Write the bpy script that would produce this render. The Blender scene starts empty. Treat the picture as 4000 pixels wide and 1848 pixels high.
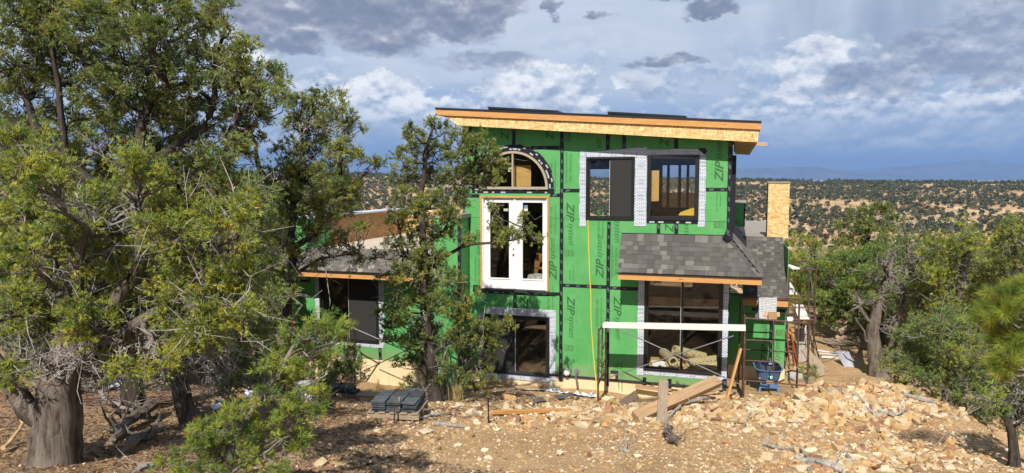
import bpy, math, random
import numpy as np
from mathutils import Vector, Matrix

# ------------------------------------------------------------------ camera, light, exposure
S = bpy.context.scene
C = S.collection
FPX, CXP, CYP = 2790.0, 2000.0, 924.0          # focal length and centre, in pixels of the 4000 px wide photograph
PITCH = math.atan(224.0 / FPX)
CAMZ = 5.1
cam_d = bpy.data.cameras.new("camera")
cam = bpy.data.objects.new("camera", cam_d)
C.objects.link(cam)
cam.location = (0, 0, CAMZ)
cam.rotation_euler = (math.pi / 2 - PITCH, 0, 0)
cam_d.sensor_width = 36.0
cam_d.lens = 36.0 * FPX / 4000.0
cam_d.clip_start = 0.05
cam_d.clip_end = 60000
S.camera = cam

TURN = math.radians(17.3)                       # the house is turned by this much
SUN_EL = math.radians(45)
SUN_AZ = math.radians(14.0)                     # the sun stands behind the camera, a little to its left
sun_d = bpy.data.lights.new("sun", "SUN")
sun_d.energy = 5.0
sun_d.angle = math.radians(0.53)
sun_d.color = (1.0, 0.945, 0.86)
sun = bpy.data.objects.new("sun", sun_d)
C.objects.link(sun)
sun.location = (-10, -30, 40)
sun.rotation_euler = (math.pi / 2 - SUN_EL, 0, -SUN_AZ)

S.view_settings.view_transform = "Standard"
S.view_settings.look = "None"
S.view_settings.exposure = 0.32
S.view_settings.gamma = 1.0
S.view_settings.use_curve_mapping = False
S.render.engine = "CYCLES"
S.cycles.use_denoising = True
S.cycles.max_bounces = 6
S.cycles.diffuse_bounces = 2
S.cycles.transparent_max_bounces = 24
S.cycles.volume_bounces = 0


# ------------------------------------------------------------------ node helpers
class NT:
    """short-hand for building a node tree"""
    def __init__(self, tree):
        self.t = tree
        self.n = tree.nodes
        self.l = tree.links

    def add(self, kind, **kw):
        nd = self.n.new(kind)
        for k, v in kw.items():
            setattr(nd, k, v)
        return nd

    def set(self, sock, v):
        if isinstance(v, bpy.types.NodeSocket):
            self.l.new(v, sock)
        elif v is not None:
            sock.default_value = v

    def m(self, op, a, b=None, c=None, clamp=False):
        nd = self.add("ShaderNodeMath", operation=op, use_clamp=clamp)
        self.set(nd.inputs[0], a)
        if b is not None:
            self.set(nd.inputs[1], b)
        if c is not None:
            self.set(nd.inputs[2], c)
        return nd.outputs[0]

    def noise(self, vec, scale, detail=4, rough=0.5, dist=0.0, color=False):
        nd = self.add("ShaderNodeTexNoise")
        self.set(nd.inputs["Vector"], vec)
        nd.inputs["Scale"].default_value = scale
        nd.inputs["Detail"].default_value = detail
        nd.inputs["Roughness"].default_value = rough
        nd.inputs["Distortion"].default_value = dist
        return nd.outputs["Color" if color else "Fac"]

    def ss(self, x, a, b, lo=0.0, hi=1.0):
        nd = self.add("ShaderNodeMapRange", interpolation_type="SMOOTHSTEP")
        self.set(nd.inputs[0], x)
        nd.inputs[1].default_value = a
        nd.inputs[2].default_value = b
        nd.inputs[3].default_value = lo
        nd.inputs[4].default_value = hi
        return nd.outputs[0]

    def mix(self, f, a, b, blend="MIX"):
        nd = self.add("ShaderNodeMix", data_type="RGBA", blend_type=blend)
        self.set(nd.inputs[0], f)
        for s, v in ((nd.inputs[6], a), (nd.inputs[7], b)):
            if isinstance(v, (tuple, list)):
                v = (*v[:3], 1.0)
            self.set(s, v)
        return nd.outputs[2]

    def ramp(self, f, stops, interp="LINEAR"):
        nd = self.add("ShaderNodeValToRGB")
        nd.color_ramp.interpolation = interp
        el = nd.color_ramp.elements
        while len(el) < len(stops):
            el.new(0.5)
        for e, (p, c) in zip(el, stops):
            e.position = p
            e.color = (*c[:3], 1.0)
        self.set(nd.inputs[0], f)
        return nd.outputs[0]

    def mapping(self, vec, scale=(1, 1, 1), rot=(0, 0, 0), loc=(0, 0, 0)):
        nd = self.add("ShaderNodeMapping")
        self.set(nd.inputs[0], vec)
        nd.inputs[1].default_value = loc
        nd.inputs[2].default_value = rot
        nd.inputs[3].default_value = scale
        return nd.outputs[0]


# ------------------------------------------------------------------ sky (world): sky texture behind clouds
W = bpy.data.worlds.new("World")
S.world = W
W.use_nodes = True
W.node_tree.nodes.clear()
k = NT(W.node_tree)
skyt = k.add("ShaderNodeTexSky", sky_type="NISHITA")
skyt.sun_disc = False
skyt.sun_elevation = SUN_EL
skyt.sun_rotation = math.pi + SUN_AZ
skyt.altitude = 2000
skyt.air_density = 1.0
skyt.dust_density = 0.6
bg_sky = k.add("ShaderNodeBackground")
k.set(bg_sky.inputs[0], skyt.outputs[0])
bg_sky.inputs[1].default_value = 0.07

tc = k.add("ShaderNodeTexCoord")
D = tc.outputs["Generated"]
sp = k.add("ShaderNodeSeparateXYZ")
k.set(sp.inputs[0], D)
dx, dy, dz = sp.outputs
AZ = k.m("ARCTAN2", dx, dy)
EL = k.m("ARCSINE", dz)
flat = k.mapping(D, scale=(1, 1, 1.7))
nb = k.noise(flat, 3.2, 6, 0.55)                     # big slow variation
def billow(vec, scale, detail=2.0, rough=0.55):
    """cauliflower lumps: summed rounded cells"""
    nd = k.add("ShaderNodeTexVoronoi", feature="F1")
    k.set(nd.inputs["Vector"], vec)
    nd.inputs["Scale"].default_value = scale
    nd.inputs["Detail"].default_value = detail
    nd.inputs["Roughness"].default_value = rough
    nd.inputs["Lacunarity"].default_value = 2.15
    nd.normalize = True
    return k.m("SUBTRACT", 1.0, nd.outputs["Distance"])
def warped(off):
    base = k.mapping(D, scale=(1, 1, 1.5), loc=(0, 0, off))
    wn = k.noise(base, 9.0, 4, 0.6, color=True)
    ad = k.add("ShaderNodeVectorMath", operation="MULTIPLY_ADD")
    k.set(ad.inputs[0], wn)
    ad.inputs[1].default_value = (0.11, 0.11, 0.11)
    k.set(ad.inputs[2], base)
    return ad.outputs[0]
bil = billow(warped(0.0), 11.0)
bil_up = billow(warped(0.022), 11.0)
fine = k.noise(flat, 30.0, 5, 0.62)
fine_up = k.noise(k.mapping(D, scale=(1, 1, 1.7), loc=(0, 0, 0.012)), 30.0, 5, 0.62)
lump = k.m("ADD", k.m("MULTIPLY", bil, 0.62), k.m("MULTIPLY", fine, 0.40))
lump_up = k.m("ADD", k.m("MULTIPLY", bil_up, 0.62), k.m("MULTIPLY", fine_up, 0.40))
streak = k.noise(k.mapping(D, scale=(7, 7, 0.45), rot=(0, 0.10, 0)), 2.0, 5, 0.5)
wisp = k.noise(k.mapping(D, scale=(1, 1, 4.5)), 4.5, 5, 0.6, 0.6)

def az_of(px):
    return math.atan((px - 2000) / FPX)
AZw = k.m("ADD", AZ, k.m("MULTIPLY", k.m("SUBTRACT", k.noise(flat, 16.0, 5, 0.6), 0.5), 0.10))
ELw = k.m("ADD", EL, k.m("MULTIPLY", k.m("SUBTRACT", k.noise(k.mapping(flat, loc=(3, 1, 2)), 16.0, 5, 0.6), 0.5), 0.07))
def blob(px, py, rx, ry, sharp, wob, noise, tilt=0.0, cut=None):
    """patch of cloud centred on a direction of the sky, its rim broken up by lumps; cut flattens its underside"""
    a = k.m("MULTIPLY", k.m("SUBTRACT", AZw, az_of(px)), FPX / rx)
    e = k.m("MULTIPLY", k.m("SUBTRACT", ELw, (700 - py) / FPX), FPX / ry)
    if tilt:
        e = k.m("ADD", e, k.m("MULTIPLY", a, tilt))
    if cut:
        e = k.m("MULTIPLY", e, k.m("ADD", 1.0, k.m("MULTIPLY", k.m("LESS_THAN", e, 0.0), cut)))
    r = k.m("SQRT", k.m("ADD", k.m("MULTIPLY", a, a), k.m("MULTIPLY", e, e)))
    v = k.m("ADD", k.m("SUBTRACT", 1.0, r), k.m("MULTIPLY", k.m("SUBTRACT", noise, 0.62), wob))
    return k.ss(v, 0.0, sharp)
def mx(*ms):
    o = ms[0]
    for q in ms[1:]:
        o = k.m("MAXIMUM", o, q)
    return o
# the air below and behind the clouds: deep blue storm at the horizon, pale veil above
air = k.ramp(k.m("ADD", k.m("MULTIPLY", EL, 3.0, clamp=True), k.m("MULTIPLY", k.m("SUBTRACT", wisp, 0.5), 0.13)), [
    (0.0, (0.14, 0.255, 0.48)), (0.06, (0.165, 0.29, 0.52)), (0.15, (0.21, 0.335, 0.555)), (0.27, (0.26, 0.37, 0.57)),
    (0.42, (0.43, 0.51, 0.635)), (0.62, (0.50, 0.565, 0.67)), (0.85, (0.41, 0.48, 0.60)), (1.0, (0.36, 0.42, 0.545))])
veil = k.m("MULTIPLY", k.ss(wisp, 0.36, 0.66), k.ss(EL, 0.06, 0.15))
col = k.mix(k.m("MULTIPLY", veil, 0.65), air, (0.60, 0.645, 0.72))
# rain shafts hanging on the right
rain = k.m("MULTIPLY", blob(3400, 200, 950, 470, 0.9, 0.3, nb), k.ss(streak, 0.30, 0.70, 0.10, 1.0))
col = k.mix(k.m("MULTIPLY", rain, 0.85), col, (0.25, 0.31, 0.43))
# cumulus: bright tops, grey-blue undersides
relief = k.m("ADD", k.m("MULTIPLY", k.m("SUBTRACT", lump, lump_up), 3.4), 0.50, clamp=True)
puff = k.ramp(relief, [(0.0, (0.24, 0.30, 0.43)), (0.28, (0.42, 0.485, 0.59)), (0.5, (0.70, 0.73, 0.78)), (0.75, (0.92, 0.92, 0.92))])
puff_low = k.ramp(relief, [(0.0, (0.19, 0.28, 0.46)), (0.4, (0.33, 0.42, 0.57)), (0.7, (0.58, 0.63, 0.71)), (1.0, (0.82, 0.83, 0.86))])
band = k.m("MULTIPLY", k.ss(EL, 0.022, 0.058), k.ss(EL, 0.22, 0.12))
cum = k.m("MULTIPLY", k.ss(k.m("ADD", lump, k.m("MULTIPLY", k.m("SUBTRACT", nb, 0.5), 0.9)), 0.60, 0.70), band)
col = k.mix(k.m("MULTIPLY", cum, 0.85), col, puff_low)
heaps = mx(blob(1620, 500, 470, 105, 0.14, 1.5, lump, 0.0, 0.5), blob(2120, 390, 250, 150, 0.12, 1.3, lump, 0.0, 0.6), blob(1450, 420, 240, 130, 0.16, 1.3, lump),
           blob(3500, 520, 620, 100, 0.14, 1.5, lump, 0.0, 0.4), blob(3160, 330, 120, 120, 0.16, 1.1, lump, 0.0, 0.3), blob(2500, 360, 105, 75, 0.2, 1.3, lump, 0.35, 0.6),
           blob(3820, 560, 330, 90, 0.14, 1.5, lump, 0.0, 0.5), blob(930, 170, 150, 200, 0.35, 1.2, lump), blob(1350, 560, 180, 70, 0.25, 1.4, lump))
grey = k.m("MAXIMUM", k.m("MULTIPLY", rain, 0.40), k.ss(k.noise(flat, 7.0, 3, 0.5), 0.50, 0.68, 0.0, 0.80))
puff_r = k.mix(grey, puff, k.mix(relief, (0.27, 0.33, 0.46), (0.52, 0.57, 0.655)))
puff_r = k.mix(k.ss(EL, 0.105, 0.055, 0.0, 0.75), puff_r, (0.28, 0.38, 0.56))
heaps = k.m("MULTIPLY", heaps, k.ss(EL, 0.028, 0.068))
col = k.mix(k.m("MULTIPLY", heaps, 0.90), col, puff_r)
# dark flat-bottomed clouds overhead and the ones drifting in front
dk_shade = k.ramp(relief, [(0.0, (0.125, 0.15, 0.23)), (0.45, (0.185, 0.21, 0.29)), (0.8, (0.33, 0.345, 0.41)), (1.0, (0.56, 0.57, 0.62))])
dark = mx(blob(1120, 50, 420, 190, 0.30, 1.3, lump, 0.1, 0.2), blob(1690, 40, 370, 195, 0.26, 1.3, lump, -0.12, 0.2), blob(1110, 170, 150, 80, 0.35, 1.2, lump), blob(1480, 150, 260, 110, 0.4, 1.2, lump),
          blob(2690, -10, 300, 75, 0.3, 1.5, lump), blob(2770, 85, 170, 40, 0.35, 1.3, fine), blob(2182, 55, 45, 50, 0.35, 1.6, fine),
          blob(2350, 105, 70, 30, 0.5, 1.6, fine), blob(2600, 265, 215, 36, 0.4, 1.4, fine))
col = k.mix(k.m("MULTIPLY", dark, 0.90), col, dk_shade)
gl = mx(blob(3740, 290, 260, 135, 0.2, 1.4, lump, 0.1, 0.2), blob(3370, 365, 150, 60, 0.25, 1.5, lump), blob(3900, 100, 230, 200, 0.8, 0.9, lump),
        blob(1880, 250, 300, 55, 0.6, 1.4, lump))
g_shade = k.ramp(relief, [(0.0, (0.17, 0.205, 0.30)), (0.45, (0.27, 0.305, 0.40)), (0.8, (0.45, 0.48, 0.55)), (1.0, (0.66, 0.67, 0.71))])
col = k.mix(k.m("MULTIPLY", gl, 0.85), col, g_shade)
bg_cloud = k.add("ShaderNodeBackground")
k.set(bg_cloud.inputs[0], col)
bg_cloud.inputs[1].default_value = 1.0
cover = k.ss(EL, 0.95, 0.45, 0.55, 0.94)             # thinner straight overhead, where blue shows through
behind = k.ss(dy, -0.55, 0.25, 0.30, 1.0)             # broken cloud where the sun stands
mxs = k.add("ShaderNodeMixShader")
k.set(mxs.inputs[0], k.m("MULTIPLY", cover, behind))
k.l.new(bg_sky.outputs[0], mxs.inputs[1])
k.l.new(bg_cloud.outputs[0], mxs.inputs[2])
wout = k.add("ShaderNodeOutputWorld")
k.l.new(mxs.outputs[0], wout.inputs[0])
W.cycles.sampling_method = "MANUAL"
W.cycles.sample_map_resolution = 512

# ------------------------------------------------------------------ object helpers
def tag(o, label=None, cat=None, group=None, kind=None):
    for key, v in (("label", label), ("category", cat), ("group", group), ("kind", kind)):
        if v:
            o[key] = v
    return o

def thing(name, label, cat, loc=(0, 0, 0), rz=0.0, group=None):
    o = bpy.data.objects.new(name, None)
    o.empty_display_size = 0.2
    C.objects.link(o)
    o.location = loc
    o.rotation_euler = (0, 0, rz)
    return tag(o, label, cat, group)

def link(name, me, parent=None, mat=None, M4=None):
    if mat is not None and not me.materials:
        me.materials.append(mat)
    o = bpy.data.objects.new(name, me)
    C.objects.link(o)
    if parent is not None:
        o.parent = parent
    if M4 is not None:
        o.matrix_local = M4
    return o

def mesh_from(verts, faces, name="mesh", smooth=False):
    me = bpy.data.meshes.new(name)
    me.from_pydata([tuple(v) for v in verts], [], [tuple(f) for f in faces])
    if smooth:
        me.polygons.foreach_set("use_smooth", [True] * len(me.polygons))
    me.update()
    return me

def tri_mesh(V, F, name="mesh", tint=None, mats=None, smooth=False):
    """fast mesh from numpy arrays: V (n,3), F (m,3)"""
    me = bpy.data.meshes.new(name)
    n, m = len(V), len(F)
    me.vertices.add(n)
    me.vertices.foreach_set("co", np.ascontiguousarray(V, dtype=np.float32).ravel())
    me.loops.add(m * 3)
    me.loops.foreach_set("vertex_index", np.ascontiguousarray(F, dtype=np.int32).ravel())
    me.polygons.add(m)
    me.polygons.foreach_set("loop_start", np.arange(0, m * 3, 3, dtype=np.int32))
    if mats is not None:
        me.polygons.foreach_set("material_index", np.ascontiguousarray(mats, dtype=np.int32))
    me.polygons.foreach_set("use_smooth", np.full(m, bool(smooth)))
    if tint is not None:
        at = me.attributes.new("tint", "FLOAT_COLOR", "POINT")
        c4 = np.ones((n, 4), dtype=np.float32)
        c4[:, :3] = tint
        at.data.foreach_set("color", c4.ravel())
    me.update(calc_edges=True)
    me.validate()
    return me

def rank_labels(items):
    """things sharing the same words are told apart by their order across the picture: items (px, object)"""
    by = {}
    for px, o in items:
        by.setdefault(o["label"], []).append((px, o))
    nth = ("second", "third", "fourth", "fifth", "sixth", "seventh", "eighth", "ninth", "tenth")
    for lab, lst in by.items():
        n = len(lst)
        if n < 2:
            continue
        lst.sort(key=lambda t: t[0])
        for i, (px, o) in enumerate(lst):
            j = n - 1 - i
            q = "leftmost" if i == 0 else "rightmost" if j == 0 else "middle" if n == 3 else None
            if q is None:
                q = nth[i - 1] + " from left" if i <= j and i <= 9 else (nth[j - 1] + " from right" if j <= 9 else None)
            if q:
                o["label"] = q + " " + lab

class MB:
    """collects boxes, prisms and tubes into one mesh"""
    def __init__(self):
        self.v = []
        self.f = []

    def add(self, vs, fs):
        b = len(self.v)
        self.v += [tuple(x) for x in vs]
        self.f += [tuple(i + b for i in f) for f in fs]
        return self

    def box(self, x0, x1, y0, y1, z0, z1):
        return self.add([(x0, y0, z0), (x1, y0, z0), (x1, y1, z0), (x0, y1, z0), (x0, y0, z1), (x1, y0, z1), (x1, y1, z1), (x0, y1, z1)],
                        [(0, 3, 2, 1), (4, 5, 6, 7), (0, 1, 5, 4), (1, 2, 6, 5), (2, 3, 7, 6), (3, 0, 4, 7)])

    def prism(self, pts, y0, y1):
        """polygon in (x,z), counter-clockwise as seen from -y, pushed from y0 back to y1"""
        n = len(pts)
        vs = [(p[0], y0, p[1]) for p in pts] + [(p[0], y1, p[1]) for p in pts]
        fs = [tuple(range(n)), tuple(range(2 * n - 1, n - 1, -1))]
        fs += [(i, i + n, (i + 1) % n + n, (i + 1) % n) for i in range(n)]
        return self.add(vs, fs)

    def slab(self, quad, th):
        """plate: quad of 3D points (counter-clockwise seen from outside), thickened inwards"""
        q = [Vector(p) for p in quad]
        nrm = (q[1] - q[0]).cross(q[2] - q[0]).normalized()
        n = len(q)
        vs = q + [p - nrm * th for p in q]
        fs = [tuple(range(n)), tuple(range(2 * n - 1, n - 1, -1))] + [(i, i + n, (i + 1) % n + n, (i + 1) % n) for i in range(n)]
        return self.add(vs, fs)

    def beam(self, a, b, w, h, up=(0, 0, 1)):
        """squared timber from a to b"""
        a, b = Vector(a), Vector(b)
        d = (b - a).normalized()
        s = d.cross(Vector(up))
        if s.length < 1e-4:
            s = d.cross(Vector((1, 0, 0)))
        s.normalize()
        u = s.cross(d)
        vs = [p + s * (w / 2 * i) + u * (h / 2 * j) for p in (a, b) for i, j in ((-1, -1), (1, -1), (1, 1), (-1, 1))]
        return self.add(vs, [(0, 1, 2, 3), (7, 6, 5, 4), (0, 4, 5, 1), (1, 5, 6, 2), (2, 6, 7, 3), (3, 7, 4, 0)])

    def tube(self, pts, r, n=8, cap=True):
        pts = [Vector(p) for p in pts]
        rs = r if isinstance(r, (list, tuple)) else [r] * len(pts)
        b = len(self.v)
        prev = None
        for i, p in enumerate(pts):
            d = (pts[min(i + 1, len(pts) - 1)] - pts[max(i - 1, 0)]).normalized()
            if prev is None:
                s = d.cross(Vector((0.13, 0.31, 0.94)))
                if s.length < 0.05:
                    s = d.cross(Vector((1, 0, 0)))
            else:
                s = prev - d * prev.dot(d)
            s.normalize()
            prev = s
            u = d.cross(s)
            for j in range(n):
                a = 2 * math.pi * j / n
                self.v.append(tuple(p + (s * math.cos(a) + u * math.sin(a)) * rs[i]))
        for i in range(len(pts) - 1):
            for j in range(n):
                q = b + i * n + j
                q2 = b + i * n + (j + 1) % n
                self.f.append((q, q2, q2 + n, q + n))
        if cap:
            self.f.append(tuple(b + j for j in range(n - 1, -1, -1)))
            e = b + (len(pts) - 1) * n
            self.f.append(tuple(e + j for j in range(n)))
        return self

    def mesh(self, smooth=False):
        return mesh_from(self.v, self.f, smooth=smooth)

    def build(self, name, mat, parent=None, M4=None, smooth=False):
        return link(name, self.mesh(smooth), parent, mat, M4)

def bevel(o, w=0.004, seg=1):
    md = o.modifiers.new("bevel", "BEVEL")
    md.width = w
    md.segments = seg
    md.limit_method = "ANGLE"
    return o

# ------------------------------------------------------------------ pixels of the photograph to rays
def ray(px, py):
    a, b = (px - CXP) / FPX, (CYP - py) / FPX
    return Vector((a, math.cos(PITCH) + b * math.sin(PITCH), -math.sin(PITCH) + b * math.cos(PITCH)))

def at_depth(px, py, y):
    r = ray(px, py)
    return Vector((0, 0, CAMZ)) + r * (y / r.y)

CT, ST = math.cos(TURN), math.sin(TURN)
HX, HY = 5.24, 17.10                               # front right corner of the tall block
def to_house(p):
    x, y = p[0] - HX, p[1] - HY
    return Vector((x * CT - y * ST, x * ST + y * CT, p[2]))
def to_world(u, w, z):
    return Vector((HX + u * CT + w * ST, HY - u * ST + w * CT, z))
def hp(px, py, w=0.0):
    """pixel to (u, z) on the upright plane at w in the house's own axes"""
    r = ray(px, py)
    o = to_house((0, 0, CAMZ))
    d = Vector((r.x * CT - r.y * ST, r.x * ST + r.y * CT, r.z))
    t = (w - o.y) / d.y
    return o.x + d.x * t, o.z + d.z * t
def hu(px, w=0.0, py=900):
    return hp(px, py, w)[0]

# ------------------------------------------------------------------ materials
def new_mat(name):
    m = bpy.data.materials.new(name)
    m.use_nodes = True
    kk = NT(m.node_tree)
    b = kk.n["Principled BSDF"]
    return m, kk, b

def M(name, col, rough=0.8, var=0.12, scale=6.0, bump=0.0, metal=0.0, stretch=(1, 1, 1), spec=0.3, per_object=0.0):
    """plain weathered surface: base colour with cloudy variation and fine relief"""
    m, kk, b = new_mat(name)
    t = kk.add("ShaderNodeTexCoord")
    v = kk.mapping(t.outputs["Object"], scale=stretch)
    n1 = kk.noise(v, scale, 6, 0.6)
    lo = tuple(max(0.0, c * (1 - var)) for c in col)
    hi = tuple(min(1.0, c * (1 + var)) for c in col)
    c = kk.mix(kk.ss(n1, 0.25, 0.75), lo, hi)
    if per_object:
        oi = kk.add("ShaderNodeObjectInfo")
        f = kk.m("ADD", 1 - per_object, kk.m("MULTIPLY", oi.outputs["Random"], 2 * per_object))
        mm = kk.add("ShaderNodeVectorMath", operation="SCALE")
        kk.set(mm.inputs[0], c)
        kk.set(mm.inputs[3], f)
        c = mm.outputs[0]
    kk.set(b.inputs["Base Color"], c)
    b.inputs["Roughness"].default_value = rough
    b.inputs["Metallic"].default_value = metal
    b.inputs["Specular IOR Level"].default_value = spec
    if bump:
        bp = kk.add("ShaderNodeBump")
        bp.inputs["Strength"].default_value = bump
        bp.inputs["Distance"].default_value = 0.01
        kk.set(bp.inputs["Height"], kk.noise(v, scale * 5, 5, 0.6))
        kk.l.new(bp.outputs[0], b.inputs["Normal"])
    return m

def wood(name, col, grain=0.35, rough=0.75, knots=True):
    """sawn timber, grain running along the object's local x"""
    m, kk, b = new_mat(name)
    t = kk.add("ShaderNodeTexCoord")
    oi = kk.add("ShaderNodeObjectInfo")
    off = kk.add("ShaderNodeVectorMath", operation="ADD")
    kk.set(off.inputs[0], t.outputs["Object"])
    kk.set(off.inputs[1], oi.outputs["Location"])
    v = off.outputs[0]
    g = kk.noise(kk.mapping(v, scale=(0.9, 16, 16)), 2.2, 5, 0.6, 1.2)
    g2 = kk.noise(kk.mapping(v, scale=(2.2, 60, 60)), 2.0, 3, 0.6)
    lo = tuple(c * (1 - grain) for c in col)
    c = kk.mix(kk.ss(g, 0.3, 0.7), lo, col)
    c = kk.mix(kk.m("MULTIPLY", kk.ss(g2, 0.5, 0.75), 0.35), c, tuple(x * 0.62 for x in col))
    if knots:
        vo = kk.add("ShaderNodeTexVoronoi")
        kk.set(vo.inputs["Vector"], kk.mapping(v, scale=(1.6, 6, 6)))
        vo.inputs["Scale"].default_value = 1.3
        kn = kk.ss(vo.outputs["Distance"], 0.16, 0.06)
        c = kk.mix(kk.m("MULTIPLY", kn, 0.75), c, (col[0] * 0.35, col[1] * 0.24, col[2] * 0.16))
    kk.set(b.inputs["Base Color"], c)
    b.inputs["Roughness"].default_value = rough
    b.inputs["Specular IOR Level"].default_value = 0.25
    bp = kk.add("ShaderNodeBump")
    bp.inputs["Strength"].default_value = 0.25
    bp.inputs["Distance"].default_value = 0.004
    kk.set(bp.inputs["Height"], g2)
    kk.l.new(bp.outputs[0], b.inputs["Normal"])
    return m

def osb(name, a=(0.46, 0.25, 0.085), bcol=(0.70, 0.46, 0.19), cc=(0.80, 0.60, 0.32), seams=False):
    """oriented strand board: overlapping flakes in several tans"""
    m, kk, b = new_mat(name)
    t = kk.add("ShaderNodeTexCoord")
    v0 = t.outputs["Object"]
    def flakes(rot, sc, dist):
        w = kk.noise(v0, 3.0, 2, 0.5, color=True)
        ad = kk.add("ShaderNodeVectorMath", operation="MULTIPLY_ADD")
        kk.set(ad.inputs[0], w)
        ad.inputs[1].default_value = (dist, dist, dist)
        kk.set(ad.inputs[2], v0)
        vo = kk.add("ShaderNodeTexVoronoi")
        kk.set(vo.inputs["Vector"], kk.mapping(ad.outputs[0], scale=sc, rot=rot))
        vo.inputs["Scale"].default_value = 1.0
        s = kk.add("ShaderNodeSeparateColor")
        kk.set(s.inputs[0], vo.outputs["Color"])
        return s.outputs[0], s.outputs[1]
    f1, g1 = flakes((0, 0.5, 0), (9, 9, 38), 0.1)
    f2, g2 = flakes((0, -0.7, 0), (34, 11, 11), 0.1)
    sel = kk.m("GREATER_THAN", g1, 0.52)
    f = kk.m("ADD", kk.m("MULTIPLY", f1, sel), kk.m("MULTIPLY", f2, kk.m("SUBTRACT", 1.0, sel)))
    c = kk.ramp(f, [(0.0, a), (0.22, tuple((x + y) / 2 for x, y in zip(a, bcol))), (0.5, bcol), (0.82, cc), (1.0, tuple(min(1, x * 1.12) for x in cc))])
    c = kk.mix(kk.m("MULTIPLY", kk.noise(v0, 1.6, 4), 0.4), c, bcol)
    kk.set(b.inputs["Base Color"], c)
    b.inputs["Roughness"].default_value = 0.7
    b.inputs["Specular IOR Level"].default_value = 0.25
    return m

MAT = {}
def green_mat():
    """factory-green panel face: faint mottling, dust streaks and pale scuffs"""
    m, kk, b = new_mat("sheathing_green")
    t = kk.add("ShaderNodeTexCoord")
    O = t.outputs["Object"]
    c = kk.mix(kk.ss(kk.noise(O, 1.3, 5, 0.6), 0.3, 0.7), (0.080, 0.322, 0.092), (0.112, 0.384, 0.122))
    c = kk.mix(kk.m("MULTIPLY", kk.ss(kk.noise(kk.mapping(O, scale=(5, 5, 0.5)), 1.6, 5, 0.65), 0.50, 0.80), 0.38), c, (0.235, 0.41, 0.19))
    c = kk.mix(kk.m("MULTIPLY", kk.ss(kk.noise(O, 42, 3, 0.7), 0.66, 0.74), 0.30), c, (0.24, 0.48, 0.22))
    sz = kk.add("ShaderNodeSeparateXYZ")
    kk.set(sz.inputs[0], O)
    mud = kk.m("MULTIPLY", kk.ss(kk.m("ADD", sz.outputs[2], kk.m("MULTIPLY", kk.noise(O, 5, 4, 0.6), -0.7)), 0.12, -0.35), 0.45)
    c = kk.mix(mud, c, (0.30, 0.24, 0.14))
    kk.set(b.inputs["Base Color"], c)
    kk.set(b.inputs["Roughness"], kk.ss(kk.noise(O, 3, 4, 0.6), 0.3, 0.7, 0.5, 0.75))
    b.inputs["Specular IOR Level"].default_value = 0.3
    bp = kk.add("ShaderNodeBump")
    bp.inputs["Strength"].default_value = 0.12
    bp.inputs["Distance"].default_value = 0.02
    kk.set(bp.inputs["Height"], kk.noise(O, 1.7, 3, 0.5))
    kk.l.new(bp.outputs[0], b.inputs["Normal"])
    return m
MAT["green"] = green_mat()
MAT["print"] = M("print_dark_green", (0.035, 0.130, 0.040), 0.6, 0.1, 30)
MAT["print_soft"] = M("print_soft_green", (0.055, 0.215, 0.058), 0.6, 0.1, 30)
MAT["tape"] = M("black_tape", (0.014, 0.015, 0.020), 0.45, 0.3, 20, 0.2)
MAT["tape_print"] = M("grey_tape_print", (0.17, 0.19, 0.24), 0.5, 0.3, 60)
MAT["label"] = M("white_label", (0.40, 0.43, 0.48), 0.5, 0.1, 40)
MAT["frame"] = M("black_window_frame", (0.016, 0.015, 0.016), 0.35, 0.15, 10, spec=0.5)
MAT["tan_frame"] = M("tan_window_frame", (0.40, 0.33, 0.24), 0.5, 0.06, 10)
MAT["screen"] = M("insect_screen", (0.030, 0.029, 0.028), 0.8, 0.15, 300)
MAT["white"] = M("white_paint", (0.80, 0.79, 0.77), 0.4, 0.02, 5, spec=0.4)
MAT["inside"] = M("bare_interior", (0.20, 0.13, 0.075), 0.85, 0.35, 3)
MAT["ply"] = wood("plywood", (0.60, 0.37, 0.12), 0.22)
MAT["osb"] = osb("strand_board")
MAT["osb_shaded"] = osb("shaded_strand_board", (0.26, 0.13, 0.055), (0.40, 0.22, 0.10), (0.50, 0.31, 0.16))  # strand board darkened to hold the shade of the parapet's inner face
MAT["fascia"] = wood("fascia_fir", (0.66, 0.335, 0.115), 0.28)
MAT["pine"] = wood("fresh_pine", (0.70, 0.47, 0.24), 0.25)
MAT["oldwood"] = wood("grey_weathered_timber", (0.40, 0.31, 0.215), 0.4)
MAT["beamwood"] = wood("dull_brown_timber", (0.48, 0.31, 0.17), 0.38)
MAT["whiteplank"] = wood("whitened_plank", (0.80, 0.76, 0.70), 0.16, knots=False)
MAT["metal_black"] = M("black_drip_edge", (0.02, 0.02, 0.023), 0.35, 0.2, 8, spec=0.5)
MAT["membrane"] = M("grey_roof_membrane", (0.30, 0.27, 0.235), 0.9, 0.1, 1.5)
MAT["deck"] = M("pale_roof_deck", (0.55, 0.47, 0.38), 0.9, 0.08, 1.5)
MAT["foam"] = M("cream_foam_board", (0.72, 0.57, 0.34), 0.85, 0.07, 3, 0.1)
MAT["flashing"] = M("dark_flashing", (0.035, 0.037, 0.042), 0.5, 0.2, 10)
MAT["rust"] = M("rusty_steel", (0.105, 0.052, 0.036), 0.65, 0.5, 12, 0.2, spec=0.4)
MAT["galv"] = M("galvanised_steel", (0.26, 0.265, 0.28), 0.5, 0.15, 14, metal=0.6)
MAT["yellow"] = M("yellow_cord", (0.78, 0.55, 0.06), 0.5, 0.05, 20)
MAT["blackrub"] = M("black_rubber", (0.02, 0.02, 0.02), 0.5, 0.2, 20)
MAT["pvc"] = M("white_plastic", (0.74, 0.72, 0.66), 0.4, 0.05, 10)
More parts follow.
